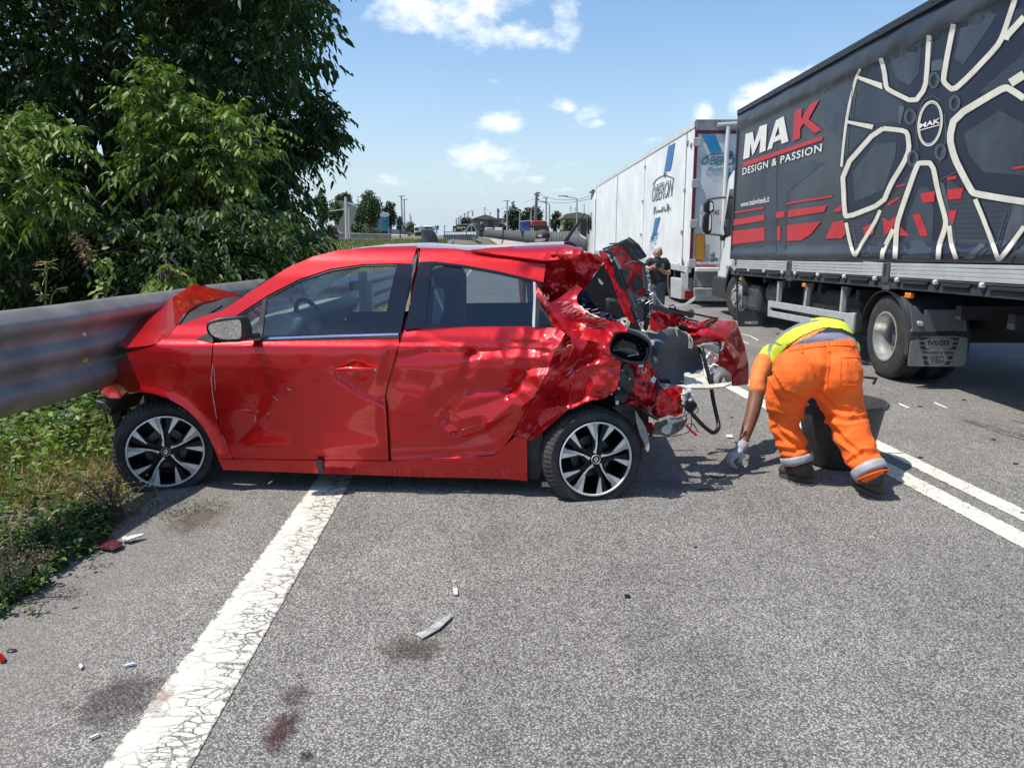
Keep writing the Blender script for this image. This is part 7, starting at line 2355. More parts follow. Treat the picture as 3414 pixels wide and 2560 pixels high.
def pole(crop, s_, Y, r_, lab, name='lamp_post', cat='lamp post', arm=None, group=None, m=M_POLE, extra=None):
    pts = [AY(p, Y) for p in q(crop, s_)]
    t = thing(name, (pts[0].x, Y, pts[0].z), lab, cat, group)
    MB().tube(pts, [r_*1.3, r_*.9][:len(pts)] if len(pts) == 2 else r_, 7).build('pole', m, t)
    if arm:
        a = [AY(p, Y) for p in q(crop, arm)]
        MB().tube(a, r_*.7, 6).build('arm', m, t)
        e = a[-1]
        s2 = .5
        MB().box((e.x-s2, Y-.15, e.z-.06), (e.x+s2, Y+.15, e.z+.06)).build('lamp_head', m, t, bev=.03)
    if extra:
        for ex in extra:
            a = [AY(p, Y) for p in q(crop, ex)]
            MB().tube(a, r_*.6, 5).build('crossarm', m, t)
    return t
pole('B2', '698,815 676,160', 74, .14, 'thick pale pole standing in front of the curved hall', 'pole', 'pole', m=M_CONCW)
pole('B2', '736,800 722,320', 74.5, .09, 'thinner pole right beside the thick pale one', 'pole', 'pole', m=M_CONCW)
pole('B2', '300,650 293,360', 74, .08, 'short post at the left end of the horizontal cable', 'pole', 'pole')
c1 = [AY(p, 74) for p in q('B2', '260,400 293,385 480,370 670,345')]
tag(MB().tube(c1, .05, 5).build('cable', mat('green_cable', (.22, .28, .24), .6), None), 'horizontal cable strung between the short post and the thick pole', 'cable')
LG = 'street lamps along the far road'
pole('B2', '1515,700 1495,155', 120, .12, 'taller of the two street lamps left of the oncoming lorry', arm='1495,155 1503,150', group=LG)
pole('B2', '1545,700 1538,205', 135, .11, 'shorter of the two street lamps left of the oncoming lorry', arm='1538,205 1547,200', group=LG)
pole('B2', '1628,690 1622,400', 200, .12, 'slim far street lamp above the pale bushes', group=LG)
pole('B2', '1645,690 1640,440', 230, .12, 'slimmest street lamp above the pale bushes', group=LG)
for s_, Y, arm, lab in (('768,600 768,205', 120, '768,205 760,200', 'straight lamp post left of the two big dark trees'), ('1290,460 1292,160', 125, '1292,160 1284,158', 'straight lamp post above the red cab'),
                        ('1700,620 1704,180', 85, '1704,180 1690,168 1515,136', 'nearest street lamp with a long arm, in front of the yellow house'), ('1332,560 1335,250', 105, '1335,250 1320,238 1245,216', 'street lamp with an arm right of the red cab'),
                        ('935,600 940,345', 130, '940,345 925,335 840,316', 'street lamp with an arm in front of the left big tree'), ('1088,460 1090,305', 135, '1090,305 1080,295 1048,292', 'short-armed street lamp above the blue trailer'),
                        ('303,410 303,335', 240, '303,335 290,335', 'far lamp post above the dark hedge'), ('243,500 242,350', 260, '225,348 260,350', 'T-shaped lamp above the dark hedge, right one'), ('198,510 197,372', 280, '182,370 213,374', 'T-shaped lamp left of the dark hedge'),
                        ('146,520 145,405', 320, '132,404 160,406', 'third T-shaped lamp from the right'), ('118,520 118,425', 350, '106,424 130,426', 'fourth T-shaped lamp from the right'), ('86,520 85,440', 390, '74,440 96,441', 'farthest T-shaped lamp above the bridge')):
    pole('B3', s_, Y, .10*Y/110, lab, arm=arm, group=LG)
M_WOODP = mat('dark_pole', (.13, .13, .13), .7, var=.15)
pole('B3', '1148,460 1165,90', 120, .22, 'tallest utility pole with crossarms above the blue trailer', 'utility_pole', 'utility pole', m=M_WOODP, extra=['1165,92 1212,98', '1130,112 1165,115', '1160,128 1200,135', '1145,182 1200,186'])
pole('B3', '643,550 646,305', 170, .22, 'utility pole at the right corner of the grey house', 'utility_pole', 'utility pole', m=M_WOODP, extra=['628,318 665,320', '630,345 668,345'])
pole('B3', '845,290 848,210', 190, .22, 'utility pole rising behind the left big tree', 'utility_pole', 'utility pole', m=M_WOODP, extra=['815,232 848,230', '848,212 875,215'])
pole('B3', '1912,190 1918,50', 80, .16, 'utility pole just left of the white trailer', 'utility_pole', 'utility pole', m=M_WOODP, extra=['1870,85 1918,82', '1905,55 1945,70'])
for s_, Y0, Y1, lab in (('1165,100 1400,190 1700,190 1915,125', 120, 80, 'upper overhead line sagging to the right of the tallest utility pole'), ('1165,190 1500,245 1915,170', 120, 80, 'lower overhead line sagging to the right of the tallest utility pole'), ('980,225 1165,170', 190, 120, 'short overhead line left of the tallest utility pole'), ('670,322 845,250', 170, 190, 'overhead line between the grey house and the left big tree')):
    L_ = rounded(q('B3', s_), 2, False)
    pts = [AY(p, Y0+(Y1-Y0)*i/(len(L_)-1)) for i, p in enumerate(L_)]
    tag(MB().tube(pts, .028, 4).build('power_line', M_WOODP, None), lab, 'cable', 'overhead lines between the poles')
# totem sign
s = thing('totem_sign', (-16, 92, 1), 'teal totem sign with a pale oval on top, between the trees', 'sign')
fbox('B2', '1196,460 1302,460 1300,664 1197,640', 92, .4, mat('sign_teal', (.0, .17, .22), .5, var=.06), 'panel', s)
mb = MB().prism([AY(p, 91.8) for p in qe('B2', 1245, 425, 64, 36, 0, 24)], (0, .5, 0)); mb.build('oval_board', mat('sign_pale', (.50, .55, .58), .5, var=.05), s)
lettering('sign_lettering', 'AGOSTINI', 'B2', '1200,438 1290,438 1290,412 1200,412', lambda p: AY(p, 91.7), mat('sign_blue', (.08, .16, .26), .5), s)
fbox('B2', '1214,486 1278,486 1278,494 1214,494', 91.9, .05, MATS['sign_pale'], 'sign_strip', s)
fbox('B2', '1192,390 1197,390 1197,700 1192,700', 92, .1, M_POLE, 'leg', s)
fbox('B2', '1300,390 1306,390 1306,700 1300,700', 92, .1, M_POLE, 'leg', s)
b_ = thing('shed', (-20, 125, 0), 'white shed roof under the dark conifer', 'building')
fbox('B2', '1400,590 1430,545 1500,540 1500,590', 122, 6, MATS['dull_white'], 'roof', b_)
fbox('B2', '1420,590 1495,590 1495,650 1420,650', 122.2, 5, M_DKG, 'wall', b_)
# oncoming lorry and vans
def small_truck(lab, crop, body, glass, low, Y, m, name='lorry', cat='lorry', dep=8):
    t = thing(name, (AY(q(crop, body)[0], Y).x, Y, 0), lab, cat)
    fbox(crop, body, Y, dep, m, 'cab', t, bev=.1)
    fbox(crop, glass, Y-.06, .05, MATS['dark_glass'], 'windscreen', t)
    fbox(crop, low, Y-.08, .3, M_BLK, 'bumper', t)
    return t
small_truck('oncoming white lorry at the far left end of the slatted panel', 'B2', '1680,590 1775,583 1785,720 1690,735', '1686,622 1752,618 1755,650 1690,655', '1688,690 1785,680 1788,738 1700,742', 95, M_WPAINT)
small_truck('white car transporter cab above the slatted panel', 'B2', '1795,600 1830,585 1960,590 1968,648 1795,648', '1830,606 1950,606 1955,628 1830,628', '1800,640 1965,640 1965,650 1800,650', 100, M_WPAINT, 'van', 'van')
for s_, lab in (('1988,588 2048,586 2046,625 1990,622', 'dark rectangular road sign above the bridge'), ('2118,588 2150,588 2134,615', 'dark triangular road sign above the bridge')):
    t = thing('road_sign', tuple(AY(q('B2', s_)[0], 105)), lab, 'sign')
    fbox('B2', s_, 105, .1, M_DKG, 'board', t)
    p = q('B2', s_); cx = (p[0][0]+p[1][0])/2
    MB().tube([AY((cx, p[-1][1]), 105.1), AY((cx, 782), 105.1)], .07, 5).build('post', M_POLE, t)
# slatted panel and warning board in front of the underpass
sp = thing('slatted_panel', (-4, 60, 0), 'grey vertically slatted panel left of the underpass', 'fence')
for i in range(9):
    x = 1795+i*20
    fbox('B2', '%g,%g %g,%g %g,845 %g,845' % (x, 650+i*.3, x+15, 650+i*.3, x+15, x), 60, .12, M_FENCEG, 'slat', sp)
fbox('B2', '1790,645 1975,650 1975,660 1790,655', 59.9, .1, M_POLE, 'top_bar', sp)
fbox('B2', '1790,655 1970,655 1970,845 1790,845', 60.2, .05, M_CHAS, 'backing', sp)
fbox('B2', '1968,628 1980,628 1980,846 1968,846', 59.8, .1, M_POLE, 'post', sp)
sp = thing('gore_board', (-3, 59, 0), 'dark triangular board at the start of the underpass ramp', 'sign')
fbox('B2', '1985,668 2055,826 1885,830', 59, .1, mat('navy_board', (.03, .035, .05), .5, var=.1), 'board', sp)
# bridge across the underpass
br = thing('bridge', (0, 90, 0), 'concrete bridge with railings over the dark underpass', 'bridge')
fbox('B3', '-90,655 300,650 345,655 345,700 300,725 -90,735', 88, 8, mat('bridge_concrete', (.20, .20, .20), .85, var=.3, vscale=.6), 'deck', br)
fbox('B3', '-90,615 350,608 350,618 -90,624', 87.9, .2, M_FENCEG, 'handrail', br)
for i in range(12):
    x = -80+i*36
    fbox('B3', '%d,618 %d,618 %d,668 %d,668' % (x, x+6, x+6, x), 87.9, .15, M_FENCEG, 'baluster', br)
fbox('B3', '96,735 302,732 302,780 96,780', 89, 2, M_CHAS, 'opening', br)
fbox('B3', '-90,735 95,735 95,780 -90,780', 89.5, 1, mat('pink_plaster', (.42, .34, .32), .8, var=.1), 'abutment', br)
fbox('B3', '20,745 70,745 70,760 20,760', 89.3, .1, M_REDL, 'red_marker', br)
M_RAMP = mat('ramp_wall', (.46, .42, .35), .9, var=.15, vscale=.8)
fbox('B3', '300,690 345,690 345,780 300,780', 87, 1, M_RAMP, 'pier', br)
mb = MB(); a = [AY(p, 86.8) for p in qe('B3', 290, 610, 62, 82, 0, 24)[12:]+[qe('B3', 290, 610, 62, 82, 0, 24)[0]]]
mb.tube(a, .08, 5); mb.tube([AY(p, 86.8) for p in q('B3', '290,530 290,610')], .06, 5); mb.tube([AY(p, 86.8) for p in q('B3', '160,560 210,560 205,610 160,610 160,560')], .06, 5); mb.build('hoop', M_POLE, br, smooth=60)
bs = thing('dark_coach', (0, 130, 0), 'long black coach with a yellow-green board on the bridge', 'coach')
fbox('B3', '82,520 350,515 350,615 82,620', 125, 2.5, M_BLK, 'body', bs, bev=.1)
fbox('B3', '80,514 352,510 352,518 80,522', 124.9, 2.6, M_ALU, 'roof', bs)
fbox('B3', '96,546 154,548 154,578 96,576', 124.8, .1, mat('yellow_green_board', (.50, .58, .06), .5), 'board', bs)
lettering('board_lettering', 'MAXI', 'B3', '104,572 146,573 146,552 104,551', lambda p: AY(p, 124.7), M_INK, bs)
bs = thing('dark_coach', (-6, 132, 0), 'dark van with a white windscreen edge left of the black coach', 'van')
fbox('B3', '38,535 78,535 78,615 38,615', 127, 2.5, M_BLK, 'body', bs, bev=.1)
fbox('B3', '55,570 76,568 74,610 58,612', 126.9, .1, M_WPAINT, 'side_panel', bs)
tr_ = thing('car_transporter', (8, 128, 0), 'open dark car transporter frame right of the coach', 'lorry')
for s_ in ('355,530 460,530 460,536 355,536', '360,560 440,560 440,566 360,566', '375,545 450,545 450,551 375,551', '430,505 455,505 455,615 440,615', '355,590 470,590 470,598 355,598'):
    fbox('B3', s_, 126, 1.5, M_BLK, 'frame', tr_)
v = thing('white_car', (10, 126, 0), 'white car roof showing above the slatted wall', 'car')
fbox('B3', '468,572 485,563 560,563 578,572 578,598 468,598', 124, 1.6, M_WPAINT, 'body', v, bev=.1)
fbox('B3', '480,570 565,570 570,580 476,580', 123.9, .1, MATS['dark_glass'], 'window', v)
v = thing('white_box', (12, 126, 0), 'small white box body above the slatted wall', 'container')
fbox('B3', '602,558 704,560 704,600 602,600', 122, 2, M_TW, 'body', v, bev=.05)
# houses
M_ROOF = mat('grey_brown_roof', (.19, .165, .14), .9, var=.2, vscale=.5)
hs = thing('house', (5, 165, 0), 'grey two-storey house with a hipped roof behind the coach', 'house')
fbox('B3', '325,440 650,445 650,600 325,600', 168, 10, mat('mauve_grey_wall', (.26, .24, .245), .85, var=.08), 'wall', hs)
fbox('B3', '285,470 325,448 325,600 285,590', 168.2, 8, mat('cream_wall', (.45, .42, .35), .85, var=.08), 'wall', hs)
rf = fbox('B3', '268,456 330,428 470,386 520,395 668,452 650,458 330,440 285,462', 166, 12, M_ROOF, 'roof', hs)
fbox('B3', '462,372 478,372 478,390 462,390', 168, 1, M_ROOF, 'chimney', hs)
for s_ in ('404,478 445,478 445,515 404,515',):
    fbox('B3', s_, 167.8, .1, M_ALUW, 'window', hs)
for s_ in ('562,486 576,486 576,545 562,545', '526,465 536,465 536,590 526,590'):
    fbox('B3', s_, 167.8, .1, M_CHAS, 'window', hs)
hs = thing('house', (12, 172, 0), 'low building with a pale roof right of the grey house', 'house')
fbox('B3', '650,470 735,475 738,515 655,510', 172, 8, mat('pale_roof', (.40, .39, .36), .85, var=.1), 'roof', hs)
fbox('B3', '645,430 735,436 735,475 650,470', 172.2, 8, M_ROOF, 'upper_roof', hs)
fbox('B3', '655,510 735,514 735,600 655,600', 172.4, 6, M_FENCEG, 'wall', hs)
hs = thing('house', (30, 125, 0), 'ochre house with a brown roof and balconies behind the bush', 'house')
fbox('B3', '1530,430 1900,430 1900,620 1530,620', 128, 10, mat('ochre_wall', (.34, .30, .20), .85, var=.12), 'wall', hs)
fbox('B3', '1500,435 1560,375 1720,352 1890,392 1920,440', 126, 14, M_ROOF, 'roof', hs)
for s_ in ('1530,455 1600,440 1610,470 1530,480', '1530,500 1600,490 1605,515 1530,520', '1545,560 1600,556 1600,572 1545,574'):
    fbox('B3', s_, 125.6, 1.5, M_CONCW, 'balcony', hs)
for s_ in ('1620,470 1650,470 1650,505 1620,505', '1690,470 1720,470 1720,505 1690,505', '1760,470 1830,468 1830,500 1760,502'):
    fbox('B3', s_, 127.8, .1, M_CHAS, 'window', hs)
fbox('B3', '1480,585 1550,585 1550,620 1480,620', 124, 2, mat('brick_red_wall', (.22, .10, .07), .9, var=.2), 'low_wall', hs)
for s_, ex, lab in (('467,380 467,285', ['445,300 490,300', '448,318 510,320', '455,292 478,292'], 'tv aerial on the roof of the grey house'), ('540,410 538,345', ['520,372 556,374', '524,360 552,362'], 'tv aerial behind the grey house'), ('1620,360 1620,262', ['1605,290 1635,292', '1602,310 1640,312'], 'tv aerial on the ochre house, left one'), ('1680,355 1678,290', ['1665,300 1695,302'], 'tv aerial on the ochre house, middle one'), ('1800,370 1800,235', ['1790,260 1812,262'], 'tall bare aerial on the ochre house')):
    pole('B3', s_, 150, .06, lab, 'tv_aerial', 'aerial', extra=ex)
# blue lorry with a red cab beyond the wall
bl = thing('blue_lorry', (10, 100, 0), 'blue trailer with a red cab beyond the slatted wall', 'lorry')
fbox('B3', '935,470 1085,462 1085,610 935,610', 100, 2.4, mat('blue_tarpaulin', (.07, .11, .26), .6, var=.15, vscale=1), 'trailer_side', bl)
fbox('B3', '938,474 1085,458 1090,466 940,482', 99.9, 2.4, M_WPAINT, 'roof_edge', bl)
fbox('B3', '1082,470 1300,466 1312,540 1110,545 1085,530', 99.5, 2.2, mat('sun_red_cab', (.50, .09, .07), .45, var=.12), 'cab', bl, bev=.1)
fbox('B3', '1118,540 1318,538 1340,612 1128,612', 99.2, 2, MATS['dark_glass'], 'windscreen', bl)
fbox('B3', '1105,475 1290,470 1290,482 1105,487', 99.3, .2, M_REDL, 'sun_visor', bl)
# slatted wall along the ramp, on a pale retaining wall
sw_ = thing('ramp_fence', (0, 100, 0), 'long grey slatted fence on the pale retaining wall of the ramp', 'fence')
top = q('B3', '352,593 700,600 1200,618 1550,625 1740,625 1850,630'); bot = q('B3', '352,665 700,715 1000,760 1260,790 1740,815 1850,825')
YS = [190, 125, 88, 76, 66, 58]
A_ = [AY(p, y) for p, y in zip(top, YS)]
B_ = []
for a, p in zip(A_, range(6)):
    B_.append(Vector((a.x, a.y, a.z-1.35)))
MB().grid([A_, B_]).build('panel', mat('fence_panel', (.10, .105, .105), .75, var=.2, vscale=.8), sw_, thick=.05)
MB().tube([a+Vector((0, -.06, .03)) for a in A_], .04, 5).build('top_rail', M_FENCEG, sw_)
MB().tube([b+Vector((0, -.06, .45)) for b in B_], .05, 5).build('lower_rail', M_FENCEG, sw_)
tot = 0
pm = None
for j in range(5):
    a, b = A_[j], A_[j+1]
    n = max(4, int((b-a).length/1.15))
    for i in range(n):
        c_ = a.lerp(b, i/n)
        if pm is None:
            mb = MB().box((-.06, -.16, -1.38), (.06, -.02, .02)); o = mb.build('fence_rib', mat('rib_grey', (.05, .055, .055), .7), None); pm = o.data
        else:
            o = bpy.data.objects.new('fence_rib', pm); COL.objects.link(o)
        o.parent = sw_; o.matrix_parent_inverse = wm(sw_).inverted(); o.location = c_
MB().grid([[b+Vector((0, -.05, 0)) for b in B_], [Vector((b.x-.3, b.y-.3, -.1)) for b in B_]]).build('retaining_wall', M_RAMP, sw_)
# ------------------------------------------------------------------ people
def loft(mb, pts, rr_, side=(1, 0, 0), n=16):
    """closed tapering limb through pts; rr_ = (half width along side, half depth)"""
    pts = [Vector(p) for p in pts]
    s0 = Vector(side)
    P = []; Rr = []
    for i, (p, r_) in enumerate(zip(pts, rr_)):
        P.append(p); Rr.append(r_ if isinstance(r_, tuple) else (r_, r_))
    d0 = (P[1]-P[0]).normalized(); d1 = (P[-1]-P[-2]).normalized()
    c0 = min(Rr[0])*.6; c1 = min(Rr[-1])*.6
    P = [P[0]-d0*c0, P[0]-d0*c0*.7]+P+[P[-1]+d1*c1*.7, P[-1]+d1*c1]
    Rr = [(Rr[0][0]*.25, Rr[0][1]*.25), (Rr[0][0]*.75, Rr[0][1]*.75)]+Rr+[(Rr[-1][0]*.75, Rr[-1][1]*.75), (Rr[-1][0]*.25, Rr[-1][1]*.25)]
    rings = []
    for i, p in enumerate(P):
        d = (P[min(i+1, len(P)-1)]-P[max(i-1, 0)]).normalized()
        x = (s0-d*s0.dot(d)).normalized(); y = d.cross(x)
        rings.append([p+x*math.cos(2*math.pi*k/n)*Rr[i][0]+y*math.sin(2*math.pi*k/n)*Rr[i][1] for k in range(n)])
    vs = [v for r_ in rings for v in r_]
    fs = [(i*n+k, i*n+(k+1) % n, (i+1)*n+(k+1) % n, (i+1)*n+k) for i in range(len(P)-1) for k in range(n)]
    fs += [tuple(range(n-1, -1, -1)), tuple((len(P)-1)*n+k for k in range(n))]
    mb.add(vs, fs)
def blob(mb, c, r, n=12):
    c = Vector(c)
    pr = [(math.sin(math.pi*i/8), -math.cos(math.pi*i/8)) for i in range(9)]
    vs = []
    for rr_, h in pr:
        for k in range(n):
            a = 2*math.pi*k/n
            vs.append(c+Vector((math.cos(a)*rr_*r[0], math.sin(a)*rr_*r[1], h*r[2])))
    mb.add(vs, [(i*n+k, i*n+(k+1) % n, (i+1)*n+(k+1) % n, (i+1)*n+k) for i in range(8) for k in range(n)])
def fuse(mb, voxel, smooth=4):
    me = bpy.data.meshes.new('fuse_tmp'); me.from_pydata([tuple(v) for v in mb.v], [], mb.f); me.update()
    bm = bmesh.new(); bm.from_mesh(me); bmesh.ops.remove_doubles(bm, verts=bm.verts, dist=1e-5); bmesh.ops.recalc_face_normals(bm, faces=bm.faces); bm.to_mesh(me); bm.free()
    o = bpy.data.objects.new('fuse_tmp', me); COL.objects.link(o)
    r_ = o.modifiers.new('r', 'REMESH'); r_.mode = 'VOXEL'; r_.voxel_size = voxel
    s_ = o.modifiers.new('s', 'SMOOTH'); s_.factor = .5; s_.iterations = smooth
    dg = bpy.context.evaluated_depsgraph_get(); dg.update()
    m2 = bpy.data.meshes.new_from_object(o.evaluated_get(dg))
    bpy.data.objects.remove(o); bpy.data.meshes.remove(me)
    return m2
def wrinkle(me, f):
    me.update()
    ns = [v.normal.copy() for v in me.vertices]
    for v, n_ in zip(me.vertices, ns):
        v.co = v.co+n_*f(v.co, n_)
    me.update()
def put(name, me, m, parent):
    me.name = name
    me.materials.clear(); me.materials.append(m); me.shade_smooth()
    return link(name, me, parent)
def cloth_mat(name, col, sat=.12, bump=.5, sc=20, rough=.75):
    m = bpy.data.materials.new(name); m.use_nodes = True
    t = NT(m)
    c = t.mix(t.ramp(t.noise(7, 5), [(.3, 0.), (.7, 1.)]), tuple(x*(1-sat) for x in col), tuple(min(1, x*(1+sat)) for x in col))
    t.l(c, t.b.inputs['Base Color']); t.b.inputs['Roughness'].default_value = rough
    t.b.inputs['Sheen Weight'].default_value = .05
    mp = t.n('ShaderNodeMapping'); mp.inputs['Rotation'].default_value = (.3, .5, .2); mp.inputs['Scale'].default_value = (1, 1, .5)
    t.l(t.co(), mp.inputs[0])
    t.bump(t.math('ADD', t.noise(sc, 4, .55, vec=mp.outputs[0], dist=.6), t.math('MULTIPLY', t.noise(400, 1), .06)), bump, .02)
    MATS[name] = m
    return m
M_SKIN = mat('tanned_skin', (.20, .085, .05), .5, var=.12, vscale=20)
M_SKIN2 = mat('fair_skin', (.42, .24, .17), .5, var=.1, vscale=20)
M_ORG = cloth_mat('hi_vis_orange', (.92, .135, .006), .06, .8, 16)
M_ORS = cloth_mat('orange_shirt', (.80, .22, .05), .08, .4, 16)
M_YEL = cloth_mat('hi_vis_yellow', (.56, .70, .04), .05, .5, 16)
M_REF = mat('reflective_tape_grey', (.36, .36, .38), .6, .1, var=.12, vscale=30)
M_REFG = mat('dull_grey_stripe', (.20, .24, .20), .5, .1, var=.15, vscale=30)
M_NAVY = cloth_mat('navy_cloth', (.012, .014, .03), .1, .4, 20)
M_JERS = cloth_mat('grey_jersey', (.20, .21, .26), .12, .3, 60)
M_BOOT = mat('brown_boot', (.045, .038, .032), .6, var=.3, vscale=15, bump=.3, bscale=60)
M_SOLE = mat('boot_sole', (.085, .065, .055), .8, var=.2)
M_GLOVE = cloth_mat('grey_work_glove', (.30, .32, .34), .2, .4, 60)
a4 = lambda s_, Y: AY(q('A4', s_)[0], Y)
wk = thing('person', tuple(G(q('A4', '1000,1430')[0])), 'worker in orange trousers and yellow vest bending down to pick up debris', 'person')
# trousers
mb = MB()
loft(mb, [a4('905,330', 5.02), a4('885,440', 4.97), a4('860,560', 4.90), a4('848,655', 4.90)], [(.230, .155), (.265, .185), (.286, .205), (.270, .175)], n=24)
blob(mb, a4('690,600', 4.80), (.15, .13, .16)); blob(mb, a4('1030,590', 4.80), (.155, .13, .16))
loft(mb, [a4('665,640', 4.88), a4('622,760', 4.90), a4('612,860', 4.92), a4('615,970', 4.92), a4('660,1090', 4.88), a4('708,1215', 4.85)], [.150, .134, .114, .098, .098, .090])
loft(mb, [a4('1010,640', 4.86), a4('1040,760', 4.84), a4('1085,880', 4.80), a4('1118,1000', 4.74), a4('1165,1120', 4.68), a4('1215,1220', 4.62), a4('1270,1320', 4.55)], [.155, .142, .126, .116, .110, .100, .096])
tm_ = fuse(mb, .011, 6)
def wr(p, n_):
    px, py = proj(p); ax_, ay_ = (px-2350)*2.304, (py-1000)*2.304
    a = 0.
    # diagonal creases on the lower legs, few on the seat
    k = max(0., min(1., (ay_-720)/150))
    t1 = ax_*.55+ay_*.9 if ax_ > 880 else ax_*.35-ay_*.95
    w_ = noise.noise(Vector((p.x*3, p.y*3, p.z*3)))
    a += k*(.008*math.sin(t1/24+w_*3.2)*(.5+w_) - .010*abs(noise.noise(Vector((p.x*5, p.y*5, p.z*16)))))
    a += .005*noise.noise(p*6)+.004*noise.noise(p*14)
    d, _s = seg_dist(ax_, ay_, [(955, 320), (940, 520), (880, 700), (820, 780)])
    if d < 40: a -= .018*(1-d/40)*(1.6 if ay_ > 640 else .5)
    for L_ in ([(500, 560), (600, 720), (770, 780)], [(870, 720), (1000, 830), (1200, 870)], [(940, 900), (1080, 930), (1230, 900)], [(500, 870), (600, 900), (730, 870)], [(540, 980), (640, 1080), (740, 1140)], [(960, 960), (1080, 1100), (1200, 1180)], [(1120, 1240), (1220, 1170), (1310, 1180)], [(560, 1150), (680, 1170), (800, 1120)]):
        d, _s = seg_dist(ax_, ay_, L_)
        if d < 26: a -= .014*(1-d/26)
        elif d < 50: a += .006*(1-(d-26)/24)
    return a
wrinkle(tm_, wr)
WL = q('A4', '300,520 480,480 560,425 640,372 700,345 900,322 1130,298 1200,330 1300,400')
def above_waist(c_):
    x, y = proj(c_)
    for a, b in zip(WL, WL[1:]):
        if a[0] <= x <= b[0]:
            return y < a[1]+(b[1]-a[1])*(x-a[0])/(b[0]-a[0])
    return False
bm = bmesh.new(); bm.from_mesh(tm_)
bmesh.ops.delete(bm, geom=[f for f in bm.faces if above_waist(f.calc_center_median())], context='FACES')
bm.to_mesh(tm_); bm.free()
tro = put('trousers', tm_, M_ORG, wk)
tro.modifiers.new('thickness', 'SOLIDIFY').thickness = .006
def on_surf(c, s_, Y, m, name, w_=3, lift=.0):
    pass
# waist band, loops, pocket stitched on the seat (found by rays on the cloth)
from mathutils.bvhtree import BVHTree
def bvh_of(me):
    return BVHTree.FromPolygons([v.co.copy() for v in me.vertices], [tuple(p.vertices) for p in me.polygons])
TB = bvh_of(tm_)
def hit(tree_, p, lift=.003):
    d = ray(p).normalized()
    r_ = tree_.ray_cast(EYE, d)
    return (r_[0]-d*lift) if r_[0] is not None else None
def seam(tree_, crop, s_, w_, m, name, parent, lift=.004):
    L_ = densify(q(crop, s_), 3, False)
    pts = [hit(tree_, p, lift) for p in L_]
    pts = [p for p in pts if p is not None]
    if len(pts) > 1:
        return MB().tube(pts, w_, 5, flat=1).build(name, m, parent, smooth=60)
for s_ in ('740,345 748,410', '935,312 955,400', '1115,310 1130,360'):
    seam(TB, 'A4', s_, .009, M_ORG, 'belt_loop', wk, .006)
seam(TB, 'A4', '640,392 740,375 850,360 950,352 1060,350 1160,350', .0035, M_ORG, 'waist_seam', wk)
seam(TB, 'A4', '955,400 950,520 940,640', .003, M_ORG, 'seat_seam', wk)
seam(TB, 'A4', '1045,445 1195,440', .0035, M_ORG, 'pocket_flap', wk)
seam(TB, 'A4', '1045,445 1040,600 1050,650 1190,655', .0025, M_ORG, 'pocket_edge', wk)
# reflective bands at the cuffs
def band(P, Q_, ra, rb, m, name, side=(1, 0, 0)):
    mb = MB(); P = Vector(P); Q_ = Vector(Q_)
    d = (Q_-P).normalized(); x = (Vector(side)-d*Vector(side).dot(d)).normalized(); y = d.cross(x)
    rows = []
    for i in range(4):
        t_ = i/3; r_ = ra+(rb-ra)*t_+.003*math.sin(math.pi*t_)
        rows.append([P.lerp(Q_, t_)+x*math.cos(2*math.pi*k/28)*r_*(1+.07*noise.noise(Vector((k*.55, i*.6, ra*90))))+y*math.sin(2*math.pi*k/28)*r_ for k in range(29)])
    mb.grid(rows)
    return mb.build(name, m, wk, smooth=60, thick=.003)
band(a4('700,1185', 4.855), a4('716,1245', 4.845), .103, .099, M_REF, 'reflective_cuff')
band(a4('1248,1280', 4.575), a4('1285,1345', 4.535), .108, .102, M_REF, 'reflective_cuff')
band(a4('716,1245', 4.845), a4('719,1256', 4.84), .097, .093, M_ORG, 'trouser_hem')
band(a4('1285,1345', 4.535), a4('1290,1356', 4.53), .100, .096, M_ORG, 'trouser_hem')
# torso, seen from behind and above
mb = MB()
loft(mb, [a4('1010,350', 5.02), a4('985,330', 5.08), a4('900,322', 5.18), a4('790,345', 5.30), a4('670,400', 5.42), a4('560,460', 5.50)], [(.12, .12), (.150, .15), (.163, .17), (.160, .17), (.148, .16), (.115, .13)], side=(0, 0, 1), n=20)
loft(mb, [a4('905,365', 5.02), a4('900,330', 5.10)], [(.225, .12), (.215, .13)], n=24)
loft(mb, [a4('590,420', 5.48), a4('500,445', 5.46), a4('470,480', 5.44)], [.11, .085, .07])
tor = fuse(mb, .011, 7)
wrinkle(tor, lambda p, n_: .006*noise.noise(p*7)+.006*noise.noise(Vector((p.x*5, p.y*5, p.z*14))))
regs = [('back_skin_gap', M_NAVY, q('A4', '800,290 900,232 945,214 1050,224 1150,275 1150,295 1050,252 900,252')), ('under_shirt', M_JERS, q('A4', '640,420 700,330 820,276 900,252 1050,252 1160,300 1180,480 640,480')),
        ('orange_shirt', M_ORS, q('A4', '500,520 545,468 580,408 640,348 730,285 830,240 938,210 900,236 820,278 740,308 690,338 660,400 600,470')),
        ('vest_stripe', M_REFG, q('A4', '430,355 500,285 580,225 700,180 800,160 925,156 810,182 700,216 610,268 540,330 505,400 500,500 478,470 480,400 500,330 470,345')),
        ('vest_stripe', M_REFG, q('A4', '500,305 540,318 600,345 585,360 520,335'))]
V_ = [v.co.copy() for v in tor.vertices]
buckets = {}
for pl_ in tor.polygons:
    c_ = pl_.center; s_ = proj(c_)
    facing = pl_.normal.dot(EYE-c_) > 0
    key = 'vest'
    if facing:
        for i, (nm, m_, P_) in enumerate(regs):
            if inpoly(s_[0], s_[1], P_):
                key = i; break
    buckets.setdefault(key, []).append(tuple(pl_.vertices))
